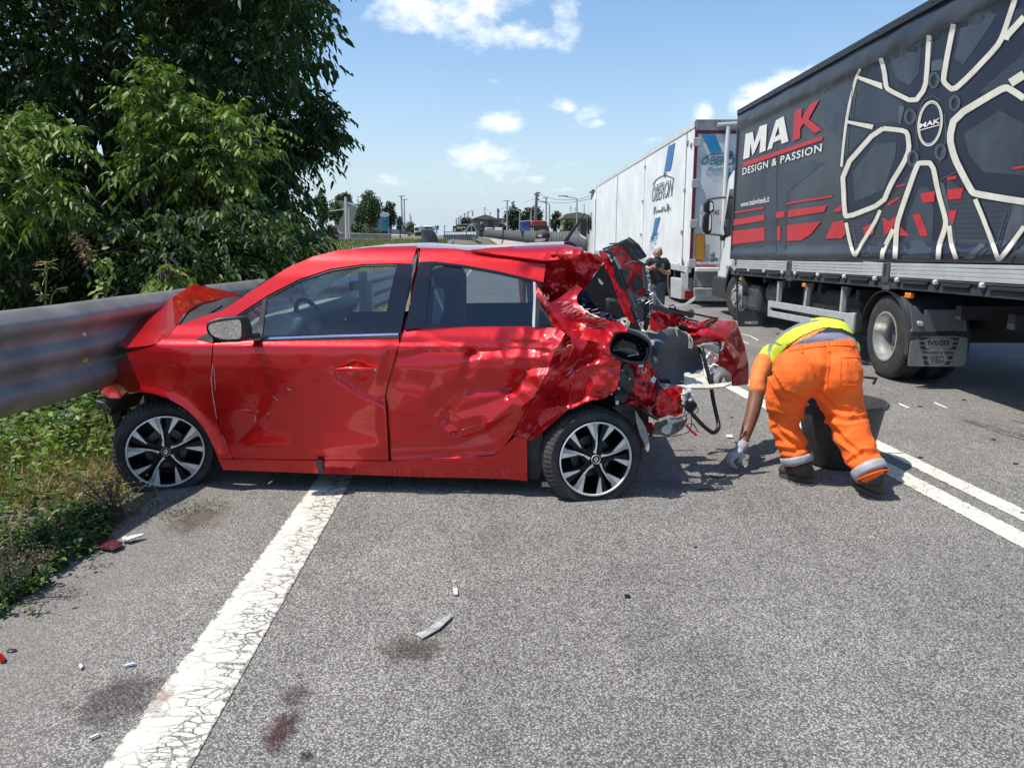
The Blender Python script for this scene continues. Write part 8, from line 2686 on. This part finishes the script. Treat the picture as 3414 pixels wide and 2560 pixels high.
for key, fs in buckets.items():
    used = sorted({i for f in fs for i in f}); mp_ = {k: i for i, k in enumerate(used)}
    nm, m_ = ('vest', M_YEL) if key == 'vest' else regs[key][:2]
    off = .006 if key == 'vest' or nm == 'vest_stripe' else 0
    mesh(nm, [V_[i]+tor.vertices[i].normal*off for i in used], [tuple(mp_[i] for i in f) for f in fs], m_, wk, smooth='all')
# sleeve
mb = MB()
loft(mb, [a4('470,470', 5.44), a4('430,540', 5.40), a4('410,620', 5.36), a4('402,700', 5.33)], [.078, .068, .062, .060])
sl = fuse(mb, .009, 4); wrinkle(sl, lambda p, n_: .006*noise.noise(p*12)+.004*noise.noise(Vector((p.x*8, p.y*8, p.z*25))))
put('sleeve', sl, M_ORS, wk)
# body: one continuous figure (arms, shoulders, neck, head)
mb = MB()
loft(mb, [a4('440,520', 5.41), a4('402,680', 5.34), a4('386,780', 5.30), a4('366,870', 5.26), a4('335,970', 5.22), a4('300,1070', 5.17), a4('278,1135', 5.13)], [.060, .055, .053, .050, .043, .035, .030])
loft(mb, [a4('900,340', 5.12), a4('700,390', 5.36), a4('560,460', 5.46), a4('450,500', 5.42)], [(.12, .13), (.11, .13), (.08, .10), (.06, .06)], side=(0, 0, 1))
sh = a4('560,460', 5.50)
hd = sh+Vector((.06, .22, -.18))
loft(mb, [sh, sh.lerp(hd, .6), hd], [.08, .06, .06])
blob(mb, hd+Vector((.01, .05, -.05)), (.080, .095, .115))
rs = sh+Vector((.30, .10, .0))
loft(mb, [sh, rs, rs+Vector((.05, .0, -.25)), rs+Vector((.02, -.05, -.42))], [.10, .07, .05, .04])
bd = fuse(mb, .010, 4)
put('body', bd, M_SKIN, wk)
hm = MB(); blob(hm, hd+Vector((.01, .09, -.035)), (.084, .085, .105)); put('hair', fuse(hm, .01, 3), mat('dark_hair', (.02, .015, .012), .8, var=.3, vscale=60, bump=.5, bscale=200), wk)
# glove with five fingers curled towards the ground
mb = MB()
wr_ = a4('280,1130', 5.13)
pal = a4('238,1188', 5.10)
loft(mb, [wr_, a4('262,1158', 5.12), pal, a4('205,1205', 5.08)], [(.036, .030), (.042, .028), (.046, .026), (.042, .022)], side=(0, 1, 0))
for s_, Ys, r_ in ((('215,1170 185,1180 165,1210 175,1245'), (5.13, 5.14, 5.13, 5.12), .0115), (('210,1190 178,1210 172,1245 195,1272'), (5.10, 5.10, 5.10, 5.10), .012), (('210,1205 188,1232 200,1268 228,1286'), (5.07, 5.06, 5.07, 5.08), .012), (('218,1215 205,1245 222,1275 250,1290'), (5.04, 5.03, 5.04, 5.06), .0105)):
    P_ = [AY(p, y) for p, y in zip(q('A4', s_), Ys)]
    loft(mb, P_, [r_*1.1, r_, r_*.95, r_*.8], n=10)
loft(mb, [a4('275,1165', 5.06), a4('290,1190', 5.04), a4('280,1222', 5.04), a4('262,1245', 5.05)], [.014, .0135, .012, .010], n=10)
gl = fuse(mb, .0045, 2)
put('work_glove', gl, M_GLOVE, wk)
band2 = MB(); d_w = (pal-wr_).normalized()
loft(band2, [wr_-d_w*.03, wr_+d_w*.01], [.038, .040]); put('glove_cuff', fuse(band2, .006, 2), M_GLOVE, wk)
# boots
def boot(toe, heel, ankle, top, sc_=1.):
    toe, heel, ankle, top = [Vector(v) for v in (toe, heel, ankle, top)]
    b_ = thing_part('boot', wk)
    ax_ = (toe-heel); ax_.z = 0; L_ = ax_.length; ax_.normalize(); sd_ = Vector((-ax_.y, ax_.x, 0))
    mb = MB()
    loft(mb, [heel+ax_*.02+Vector((0, 0, .07)), heel+ax_*L_*.45+Vector((0, 0, .068)), heel+ax_*L_*.75+Vector((0, 0, .055)), heel+ax_*L_*.92+Vector((0, 0, .05))], [(.045, .055), (.047, .052), (.052, .040), (.046, .034)], side=sd_)
    loft(mb, [heel+ax_*.05+Vector((0, 0, .06)), ankle, top], [.052, .054, .060])
    put('boot_upper', fuse(mb, .008, 3), M_BOOT, b_)
    out = []
    for i in range(24):
        a = 2*math.pi*i/24
        cx_ = math.cos(a)*L_*.53; cy_ = math.sin(a)*(.052 if math.cos(a) > -.2 else .045)
        out.append(heel+ax_*(L_*.5+cx_)+sd_*cy_+Vector((0, 0, .002)))
    MB().prism(out, (0, 0, .030)).build('boot_sole', M_SOLE, b_, bev=.004)
    return b_
g4 = lambda s_, z=0: G(q('A4', s_)[0], z)
lf_heel = g4('820,1405'); lf_toe = g4('575,1350')
boot(lf_toe, lf_heel, a4('760,1330', lf_heel.y+.02), a4('735,1265', 4.84))
rh = g4('1345,1530'); rt = rh+Vector((-.03, .27, 0))
boot(rt, rh, rh+Vector((-.01, .06, .12)), a4('1310,1360', 4.53))

# bucket the worker fills
bc = G(q('A4', '1020,1255')[0]); bc = Vector((bc.x, bc.y+.02, 0))
M_BUCK = mat('dark_grey_tub', (.050, .051, .056), .55, var=.25, vscale=8, bump=.15, bscale=50)
bk_ = thing('tub', tuple(bc), 'large dark grey plastic tub standing behind the worker\'s legs', 'bucket')
mb = MB(); Hb = .46
mb.lathe([(0, .004), (.20, .004), (.215, .02), (.285, Hb-.03), (.305, Hb-.03), (.310, Hb-.012), (.300, Hb), (.288, Hb-.004), (.276, Hb-.05), (.206, .03), (0, .02)], bc, (0, 0, 1), 56); mb.build('shell', M_BUCK, bk_, smooth=50)
hp_ = [AY(p, bc.y+.16) for p in q('T5', '262,1340 275,1285 400,1300 440,1302 425,1330 400,1375')]
mb = MB(); mb.tube(hp_, .010, 8); mb.build('handle', M_BLK, bk_, smooth=60)
for s_ in ('0', '1'):
    pass
mb = MB(); mb.tube([bc+Vector((.30*math.cos(a), .30*math.sin(a), Hb-.02)) for a in (R(60), R(75), R(90))], .012, 6); mb.build('handle_lug', M_BUCK, bk_)

# ------- man in black, reading a notebook beside the white trailer
YMn = 13.0
m1 = lambda s_, dy=0.: AY(q('M1', s_)[0], YMn+dy)
mn = thing('person', (m1('910,700').x, YMn, 0), 'grey-haired man in a black t-shirt reading a small notebook', 'person')
mb = MB()
loft(mb, [m1('920,420'), m1('915,520'), m1('910,660'), m1('920,790')], [(.145, .085), (.160, .105), (.150, .105), (.120, .095)])
loft(mb, [m1('790,430'), m1('765,470'), m1('762,520')], [.060, .058, .055]); loft(mb, [m1('1030,430'), m1('1060,480'), m1('1070,550')], [.062, .060, .055])
loft(mb, [m1('800,425'), m1('915,405'), m1('1030,425')], [.06, .07, .06])
me_ = fuse(mb, .010, 4); wrinkle(me_, lambda p, n_: .006*noise.noise(p*9)); put('t_shirt', me_, cloth_mat('black_cotton', (.014, .015, .020), .2, .4, 12), mn)
mb = MB()
loft(mb, [m1('910,420'), m1('910,365')], [.052, .050])
blob(mb, m1('912,300'), (.068, .080, .095)); blob(mb, m1('908,338', -.01), (.052, .066, .058))
blob(mb, m1('903,305', -.083), (.011, .016, .020)); blob(mb, m1('900,345', -.070), (.022, .010, .007)); blob(mb, m1('848,310', .0), (.010, .018, .026)); blob(mb, m1('976,310', .0), (.010, .018, .026))
loft(mb, [m1('760,500'), m1('752,550', -.05), m1('800,545', -.14), m1('850,515', -.20)], [.042, .038, .032, .025])
loft(mb, [m1('1068,530'), m1('1085,620', -.03), m1('1020,605', -.12), m1('960,565', -.20)], [.045, .042, .034, .026])
for k in range(4):
    loft(mb, [m1('860,%d' % (500+k*12), -.21), m1('885,%d' % (492+k*13), -.235), m1('900,%d' % (500+k*13), -.235)], [.009, .008, .007], n=8)
    loft(mb, [m1('955,%d' % (545+k*10), -.21), m1('930,%d' % (530+k*12), -.24), m1('912,%d' % (538+k*12), -.235)], [.009, .008, .007], n=8)
loft(mb, [m1('850,505', -.20), m1('868,480', -.22), m1('885,475', -.23)], [.010, .009, .008], n=8)
loft(mb, [m1('965,560', -.20), m1('965,525', -.22), m1('945,512', -.24)], [.010, .009, .008], n=8)
put('body', fuse(mb, .0065, 2), M_SKIN2, mn)
mb = MB(); blob(mb, m1('914,262', .018), (.076, .082, .078)); blob(mb, m1('965,300', .03), (.026, .05, .05)); blob(mb, m1('852,295', .03), (.022, .05, .045))
hm_ = fuse(mb, .008, 3); wrinkle(hm_, lambda p, n_: .007*noise.noise(p*45)); put('hair', hm_, mat('grey_hair', (.50, .49, .45), .8, var=.25, vscale=80, bump=.6, bscale=160), mn)
mb = MB()
for x in ('883,292', '922,292'):
    blob(mb, m1(x, -.074), (.010, .006, .004))
mb.build('eyes', M_CHAS, mn)
mb = MB(); loft(mb, [m1('925,770'), m1('925,850')], [(.125, .10), (.125, .10)])
loft(mb, [m1('888,850'), m1('885,980'), Vector((m1('885,980').x, YMn, .08))], [.075, .065, .055]); loft(mb, [m1('960,850'), m1('970,980'), Vector((m1('970,980').x, YMn, .08))], [.075, .065, .055])
put('trousers', fuse(mb, .012, 4), cloth_mat('grey_denim', (.07, .085, .095), .15, .5, 20), mn)
for x in ('885,980', '970,980'):
    c_ = m1(x); mb = MB(); loft(mb, [Vector((c_.x, YMn+.04, .05)), Vector((c_.x, YMn-.16, .035))], [.045, .038]); put('shoe', fuse(mb, .01, 2), M_BLK, mn)
nb_ = thing('notebook', tuple(m1('915,500', -.25)), 'small dark notebook held by the grey-haired man', 'notebook')
mb = MB().prism([m1('868,492', -.25), m1('915,458', -.25), m1('925,500', -.25), m1('915,548', -.25)], (0, .006, 0)); mb.build('cover', M_BLK, nb_)
mb = MB().prism([m1('915,458', -.25), m1('968,492', -.25), m1('960,525', -.25), m1('918,548', -.25)], (0, .006, 0)); mb.build('cover', M_NAVY, nb_)
tp_ = MB(); k_ = lambda s_: m1(s_, -.115)
lettering('shirt_print', 'EVO', 'M1', '980,540 1020,540 1018,465 978,465', lambda p: AY(p, YMn-.125), mat('pale_blue_print', (.35, .45, .55), .6), mn)

# ------- man in a brown cap, behind the car roof
YC = 8.6
b3 = lambda s_, dy=0.: AY(q('B3', s_)[0], YC+dy)
mc_ = thing('person', (b3('1250,760').x, YC, 0), 'man in a brown cap, only his head showing above the car roof', 'person')
mb = MB(); blob(mb, b3('1245,735', .0), (.070, .085, .105)); cN = b3('1250,850'); loft(mb, [b3('1248,790'), cN], [.055, .06])
loft(mb, [cN+Vector((-.20, 0, -.08)), cN+Vector((-.23, 0, -.35)), cN+Vector((-.22, -.05, -.62))], [.055, .045, .03]); loft(mb, [cN+Vector((.20, 0, -.08)), cN+Vector((.23, 0, -.35)), cN+Vector((.22, -.05, -.62))], [.055, .045, .03])
put('body', fuse(mb, .009, 3), M_SKIN, mc_)
mb = MB()
loft(mb, [cN+Vector((0, 0, -.02)), cN+Vector((0, 0, -.2)), cN+Vector((0, 0, -.6))], [(.17, .09), (.20, .12), (.17, .12)]); put('shirt', fuse(mb, .012, 4), MATS['orange_shirt'] if False else M_NAVY, mc_)
mb = MB()
for s_ in (-.09, .09):
    loft(mb, [cN+Vector((s_, 0, -.6)), Vector((cN.x+s_, YC, .4)), Vector((cN.x+s_, YC, .06))], [.09, .07, .055])
put('trousers', fuse(mb, .014, 4), M_JERS, mc_)
M_CAP = cloth_mat('brown_cap', (.055, .045, .042), .2, .4, 30)
mb = MB(); blob(mb, b3('1245,668', .01), (.084, .098, .068)); put('cap', fuse(mb, .008, 3), M_CAP, mc_)
mb = MB().prism([b3(s_, dy) for s_, dy in (('1290,712', -.08), ('1215,708', -.09), ('1150,722', -.12), ('1136,742', -.17), ('1150,758', -.20), ('1230,756', -.19), ('1275,740', -.13))], (0, .004, .006)); mb.build('cap_brim', mat('light_brown_brim', (.15, .13, .12), .8, var=.1), mc_, bev=.002)
mb = MB().prism([b3(s_, -.10) for s_ in ('1182,655 1200,650 1232,652 1236,672 1225,685 1190,686 1180,672'.split())], (0, .004, 0)); mb.build('cap_badge', M_ALUW, mc_)
# ------------------------------------------------------------------ stains and debris on the road
def stain(crop, c, rx, ry, col, dens, lab, sc=9., seed=0.):
    p = q(crop, c)[0]; k = CR[crop][2]
    C_ = G(p, .006); ex = G((p[0]+rx/k, p[1]), .006); ey = G((p[0], p[1]-ry/k), .006)
    a = (ex-C_).length; b = (ey-C_).length
    m = bpy.data.materials.new('stain'); m.use_nodes = True
    t = NT(m)
    co = t.co()
    ln = t.n('ShaderNodeVectorMath', operation='LENGTH'); t.l(co, ln.inputs[0])
    no = t.n('ShaderNodeTexNoise'); no.inputs['Scale'].default_value = sc*.35; no.inputs['Detail'].default_value = 6; no.inputs['Roughness'].default_value = .7
    ad = t.n('ShaderNodeVectorMath', operation='ADD'); ad.inputs[1].default_value = (seed, seed*2, 0); t.l(co, ad.inputs[0]); t.l(ad.outputs[0], no.inputs['Vector'])
    f = t.math('SUBTRACT', t.math('ADD', t.math('MULTIPLY', t.math('SUBTRACT', no.outputs['Fac'], .5), 2.2), 1.0), t.math('MULTIPLY', ln.outputs['Value'], 1.25))
    f = t.math('MULTIPLY', f, 1.6, clamp=True)
    n2 = t.n('ShaderNodeTexNoise'); n2.inputs['Scale'].default_value = 60*max(a, b)*1.6; n2.inputs['Detail'].default_value = 3; t.l(co, n2.inputs['Vector'])
    f = t.math('MULTIPLY', f, t.math('MULTIPLY', t.math('SUBTRACT', n2.outputs['Fac'], .25), 2.2*dens, clamp=True), clamp=True)
    t.b.inputs['Base Color'].default_value = (*col, 1); t.b.inputs['Roughness'].default_value = .55
    t.l(f, t.b.inputs['Alpha'])
    me = bpy.data.meshes.new('stain')
    n = 24
    me.from_pydata([(math.cos(2*math.pi*i/n), math.sin(2*math.pi*i/n), 0) for i in range(n)], [], [tuple(range(n))]); me.materials.append(m)
    o = bpy.data.objects.new('stain', me); COL.objects.link(o); o.location = C_+Vector((0, 0, seed*.0002)); o.scale = (a, b, 1); o['kind'] = 'structure'
    return o
stain('G4', '150,1210', 330, 170, (.045, .032, .028), .75, '', 9, 1)
stain('G4', '1000,1385', 120, 150, (.045, .010, .012), 1.2, '', 8, 2)
stain('G4', '1080,1190', 110, 90, (.055, .020, .020), .7, '', 9, 3)
stain('G4', '1700,955', 240, 100, (.055, .035, .022), .8, '', 9, 4)
stain('G4', '375,1210', 70, 50, (.34, .17, .13), .6, '', 7, 5)
stain('G4', '1140,1510', 60, 40, (.02, .015, .015), 1.2, '', 7, 6)
stain('G3', '1080,790', 190, 110, (.13, .10, .075), .8, '', 9, 7)
stain('D', '1450,1045', 80, 22, (.03, .03, .032), .6, '', 9, 8)
def flat_piece(name, crop, s_, m, lab, cat, th=.004, z=.009, tilt=0.):
    P = [G(p, z) for p in q(crop, s_)]
    cx_ = sum((p for p in P), Vector())/len(P)
    for p in P: p.z += tilt*(p.x-cx_.x)
    o = MB().prism(P, (0, 0, th)).build(name, m, None)
    lo = o
    tag(o, lab, cat)
    return o
M_CLEARP = glass_mat('clear_plastic', (.80, .84, .86), .22, .2)
M_PAPER = mat('white_paper', (.60, .60, .56), .7, var=.06)
flat_piece('paper_scrap', 'G4', '1912,633 1934,635 1938,668 1918,668', M_PAPER, 'small white rectangular scrap on the asphalt in the middle foreground', 'paper scrap')
flat_piece('plastic_shard', 'G4', '1715,872 1760,858 1850,800 1912,770 1895,800 1840,850 1752,897', mat('milky_plastic', (.36, .37, .36), .35, var=.3, vscale=30), 'long milky plastic shard lying in the middle foreground', 'plastic shard', tilt=.05)
flat_piece('plastic_shard', 'G4', '175,1040 205,1030 238,1025 236,1032 180,1046', mat('blue_white_plastic', (.45, .55, .68), .4), 'thin bluish sliver left of the cracked edge line', 'plastic shard')
flat_piece('plastic_shard', 'G4', '0,1416 45,1398 46,1406 0,1426', M_PAPER, 'thin white sliver at the dark stain by the edge line', 'plastic shard')
flat_piece('lens_shard', 'G3', '510,928 540,910 590,905 680,932 672,952 625,973 560,962', mat('red_clear_lens', (.13, .03, .045), .2, var=.5, vscale=40, coat=.5), 'dark pink broken tail lamp lens lying at the verge', 'lens shard', .006, .015, .06)
flat_piece('plastic_shard', 'G3', '695,912 720,895 795,886 792,893 745,908 702,921', M_PAPER, 'white curved plastic blade beside the broken lens', 'plastic shard', .01, .02, .05)
flat_piece('plastic_shard', 'G3', '676,905 698,897 705,906 690,922 676,920', M_ALUW, 'small folded pale scrap touching the white blade', 'plastic shard', .01, .015)
flat_piece('red_chip', 'G3', '-6,1550 10,1547 26,1566 22,1585 -6,1588', M_RED, 'bright red paint chip at the left edge of the picture', 'paint chip', .008)
flat_piece('paper_scrap', 'A4', '160,1036 212,1036 216,1058 168,1056', M_PAPER, 'small white scrap on the asphalt left of the worker\'s arm', 'paper scrap')
flat_piece('white_crumb', 'G3', '436,1605 450,1598 460,1612 448,1624 438,1618', M_PAPER, 'tiny white crumb left of the edge line', 'scrap')
for i, (c_, s_, r_) in enumerate((('D', '1355,1290', .010), ('D', '1502,1183', .008), ('A4', '205,905', .014), ('L1', '965,455', .018), ('L1', '1845,240', .016), ('L1', '2110,530', .016), ('L1', '2190,1122', .012), ('G3', '65,1528', .016), ('T5', '1490,1565', .018), ('T5', '960,1645', .02))):
    c0 = G(q(c_, s_)[0], 0)
    if i == 0:
        mb = MB(); mb.lathe([(.006, .004), (.013, .004), (.014, .010), (.006, .010), (.006, .004)], c0, (0, 0, 1), 16); o = mb.build('rubber_ring', M_BLK, None)
        tag(o, 'small black rubber ring on the open asphalt right of centre', 'rubber ring')
    else:
        mb = MB(); blob(mb, c0+Vector((0, 0, .004)), (r_*1.3, r_*.8, .006), 8)
        o = mb.build('black_bit', M_BLK, None); tag(o, ['', 'tiny black bit on the asphalt below the rear wheel', 'small black fragment left of the worker\'s forearm', 'flat black fragment beside the centre line near the tub', 'round black fragment far out in the right lane', 'tiny black fragment at the right edge of the lane', 'black crumb on the centre line at the right edge', 'small dark lump at the left edge near the red chip', 'dark crumb in front of the lorry mudflap', 'dark crumb right of the tub on the asphalt'][i], 'debris')
mb = MB(); mb.tube([G(p, .006) for p in q('A4', '-60,1452 30,1448 90,1452 150,1449')], .0035, 5); tag(mb.build('dark_wire', M_BLK, None), 'thin dark wire lying in front of the car\'s shadow', 'wire')
mb = MB(); mb.tube([G(p, .006) for p in q('A4', '40,1352 80,1362 130,1362 160,1340 170,1325')], .003, 5); tag(mb.build('dark_wire', M_BLK, None), 'bent thin wire behind the straight one', 'wire')
# tread pattern of crumbs: glass and plastic around the rear end, soil by the front wheel
rr = random.Random(21)
def crumbs(name, crop, poly, n, m, r0, r1, lab, cat):
    P = q(crop, poly); mb = MB(); k = 0
    xs = [p[0] for p in P]; ys_ = [p[1] for p in P]
    while k < n:
        x, y = rr.uniform(min(xs), max(xs)), rr.uniform(min(ys_), max(ys_))
        if not inpoly(x, y, P): continue
        c0 = G((x, y), .003); s2 = rr.uniform(r0, r1); k += 1
        v = [c0+Vector((rr.uniform(-1, 1)*s2, rr.uniform(-1, 1)*s2, rr.uniform(0, .8)*s2)) for _ in range(4)]
        mb.add(v, [(0, 1, 2), (0, 2, 3), (0, 3, 1), (1, 3, 2)])
    o = mb.build(name, m, None, smooth=None); tag(o, lab, cat, None, 'stuff')
crumbs('glass_crumbs', 'D', '1380,1000 1560,1020 1640,1080 1500,1110 1200,1110 1160,1085 1300,1060', 260, MATS['glass_crumbs'], .002, .007, 'scattered glass crumbs around the rear wheel', 'glass crumbs')
crumbs('glass_crumbs', 'D', '1100,1100 2100,1120 2200,1600 300,1600 600,1120', 170, mat('pale_grit', (.5, .49, .46), .7), .0015, .004, 'pale grit and crumbs scattered over the open asphalt', 'grit')
crumbs('soil_crumbs', 'G3', '880,760 960,690 1080,660 1190,680 1170,840 1000,870', 240, mat('brown_soil', (.09, .065, .045), .95), .003, .009, 'brown soil crumbs in front of the front wheel', 'soil')
crumbs('soil_crumbs', 'G3', '560,960 700,960 640,1060 540,1100 200,1380 150,1350', 120, MATS['brown_soil'], .003, .009, 'dark soil crumbs along the verge', 'soil')

# thin tyre scuffs on the far lane
M_SKID = mat('tyre_scuff', (.045, .045, .046), .8, var=.4, vscale=40)
for k, (s_, w_) in enumerate((('1450,-6 1640,60 1850,130 2050,190 2230,240', 5), ('1500,-6 1700,62 1900,120 2230,205', 4), ('1560,-6 1780,60 1980,120 2230,182', 3), ('2060,-6 2230,40', 4))):
    L_ = densify(q('L1', s_), 10, False)
    a, b = strip(L_, w_/3.6)
    mb = MB(); n_ = len(a)
    mb.add([G(p, .003+.0004*k) for p in a]+[G(p, .003+.0004*k) for p in b], [(i, i+1, n_+i+1, n_+i) for i in range(n_-1)])
    mb.build('skid_mark', M_SKID, None, smooth=None)['kind'] = 'structure'
# ------------------------------------------------------------------ tiny repeated pieces stay joined as one part each
for o in bpy.data.objects:
    if o.name.split('.')[0] in ('vent_holes', 'wheel_nuts', 'hub_bolts', 'hand_holes', 'plate_bolts', 'joint_bolts', 'bracket_holes', 'white_clips', 'loose_wires', 'cover_slots', 'cover_ribs', 'wheel_bolts', 'headlamp_shards', 'loose_rods', 'seed_heads', 'inner_frame'):
        o['kind'] = 'stuff'
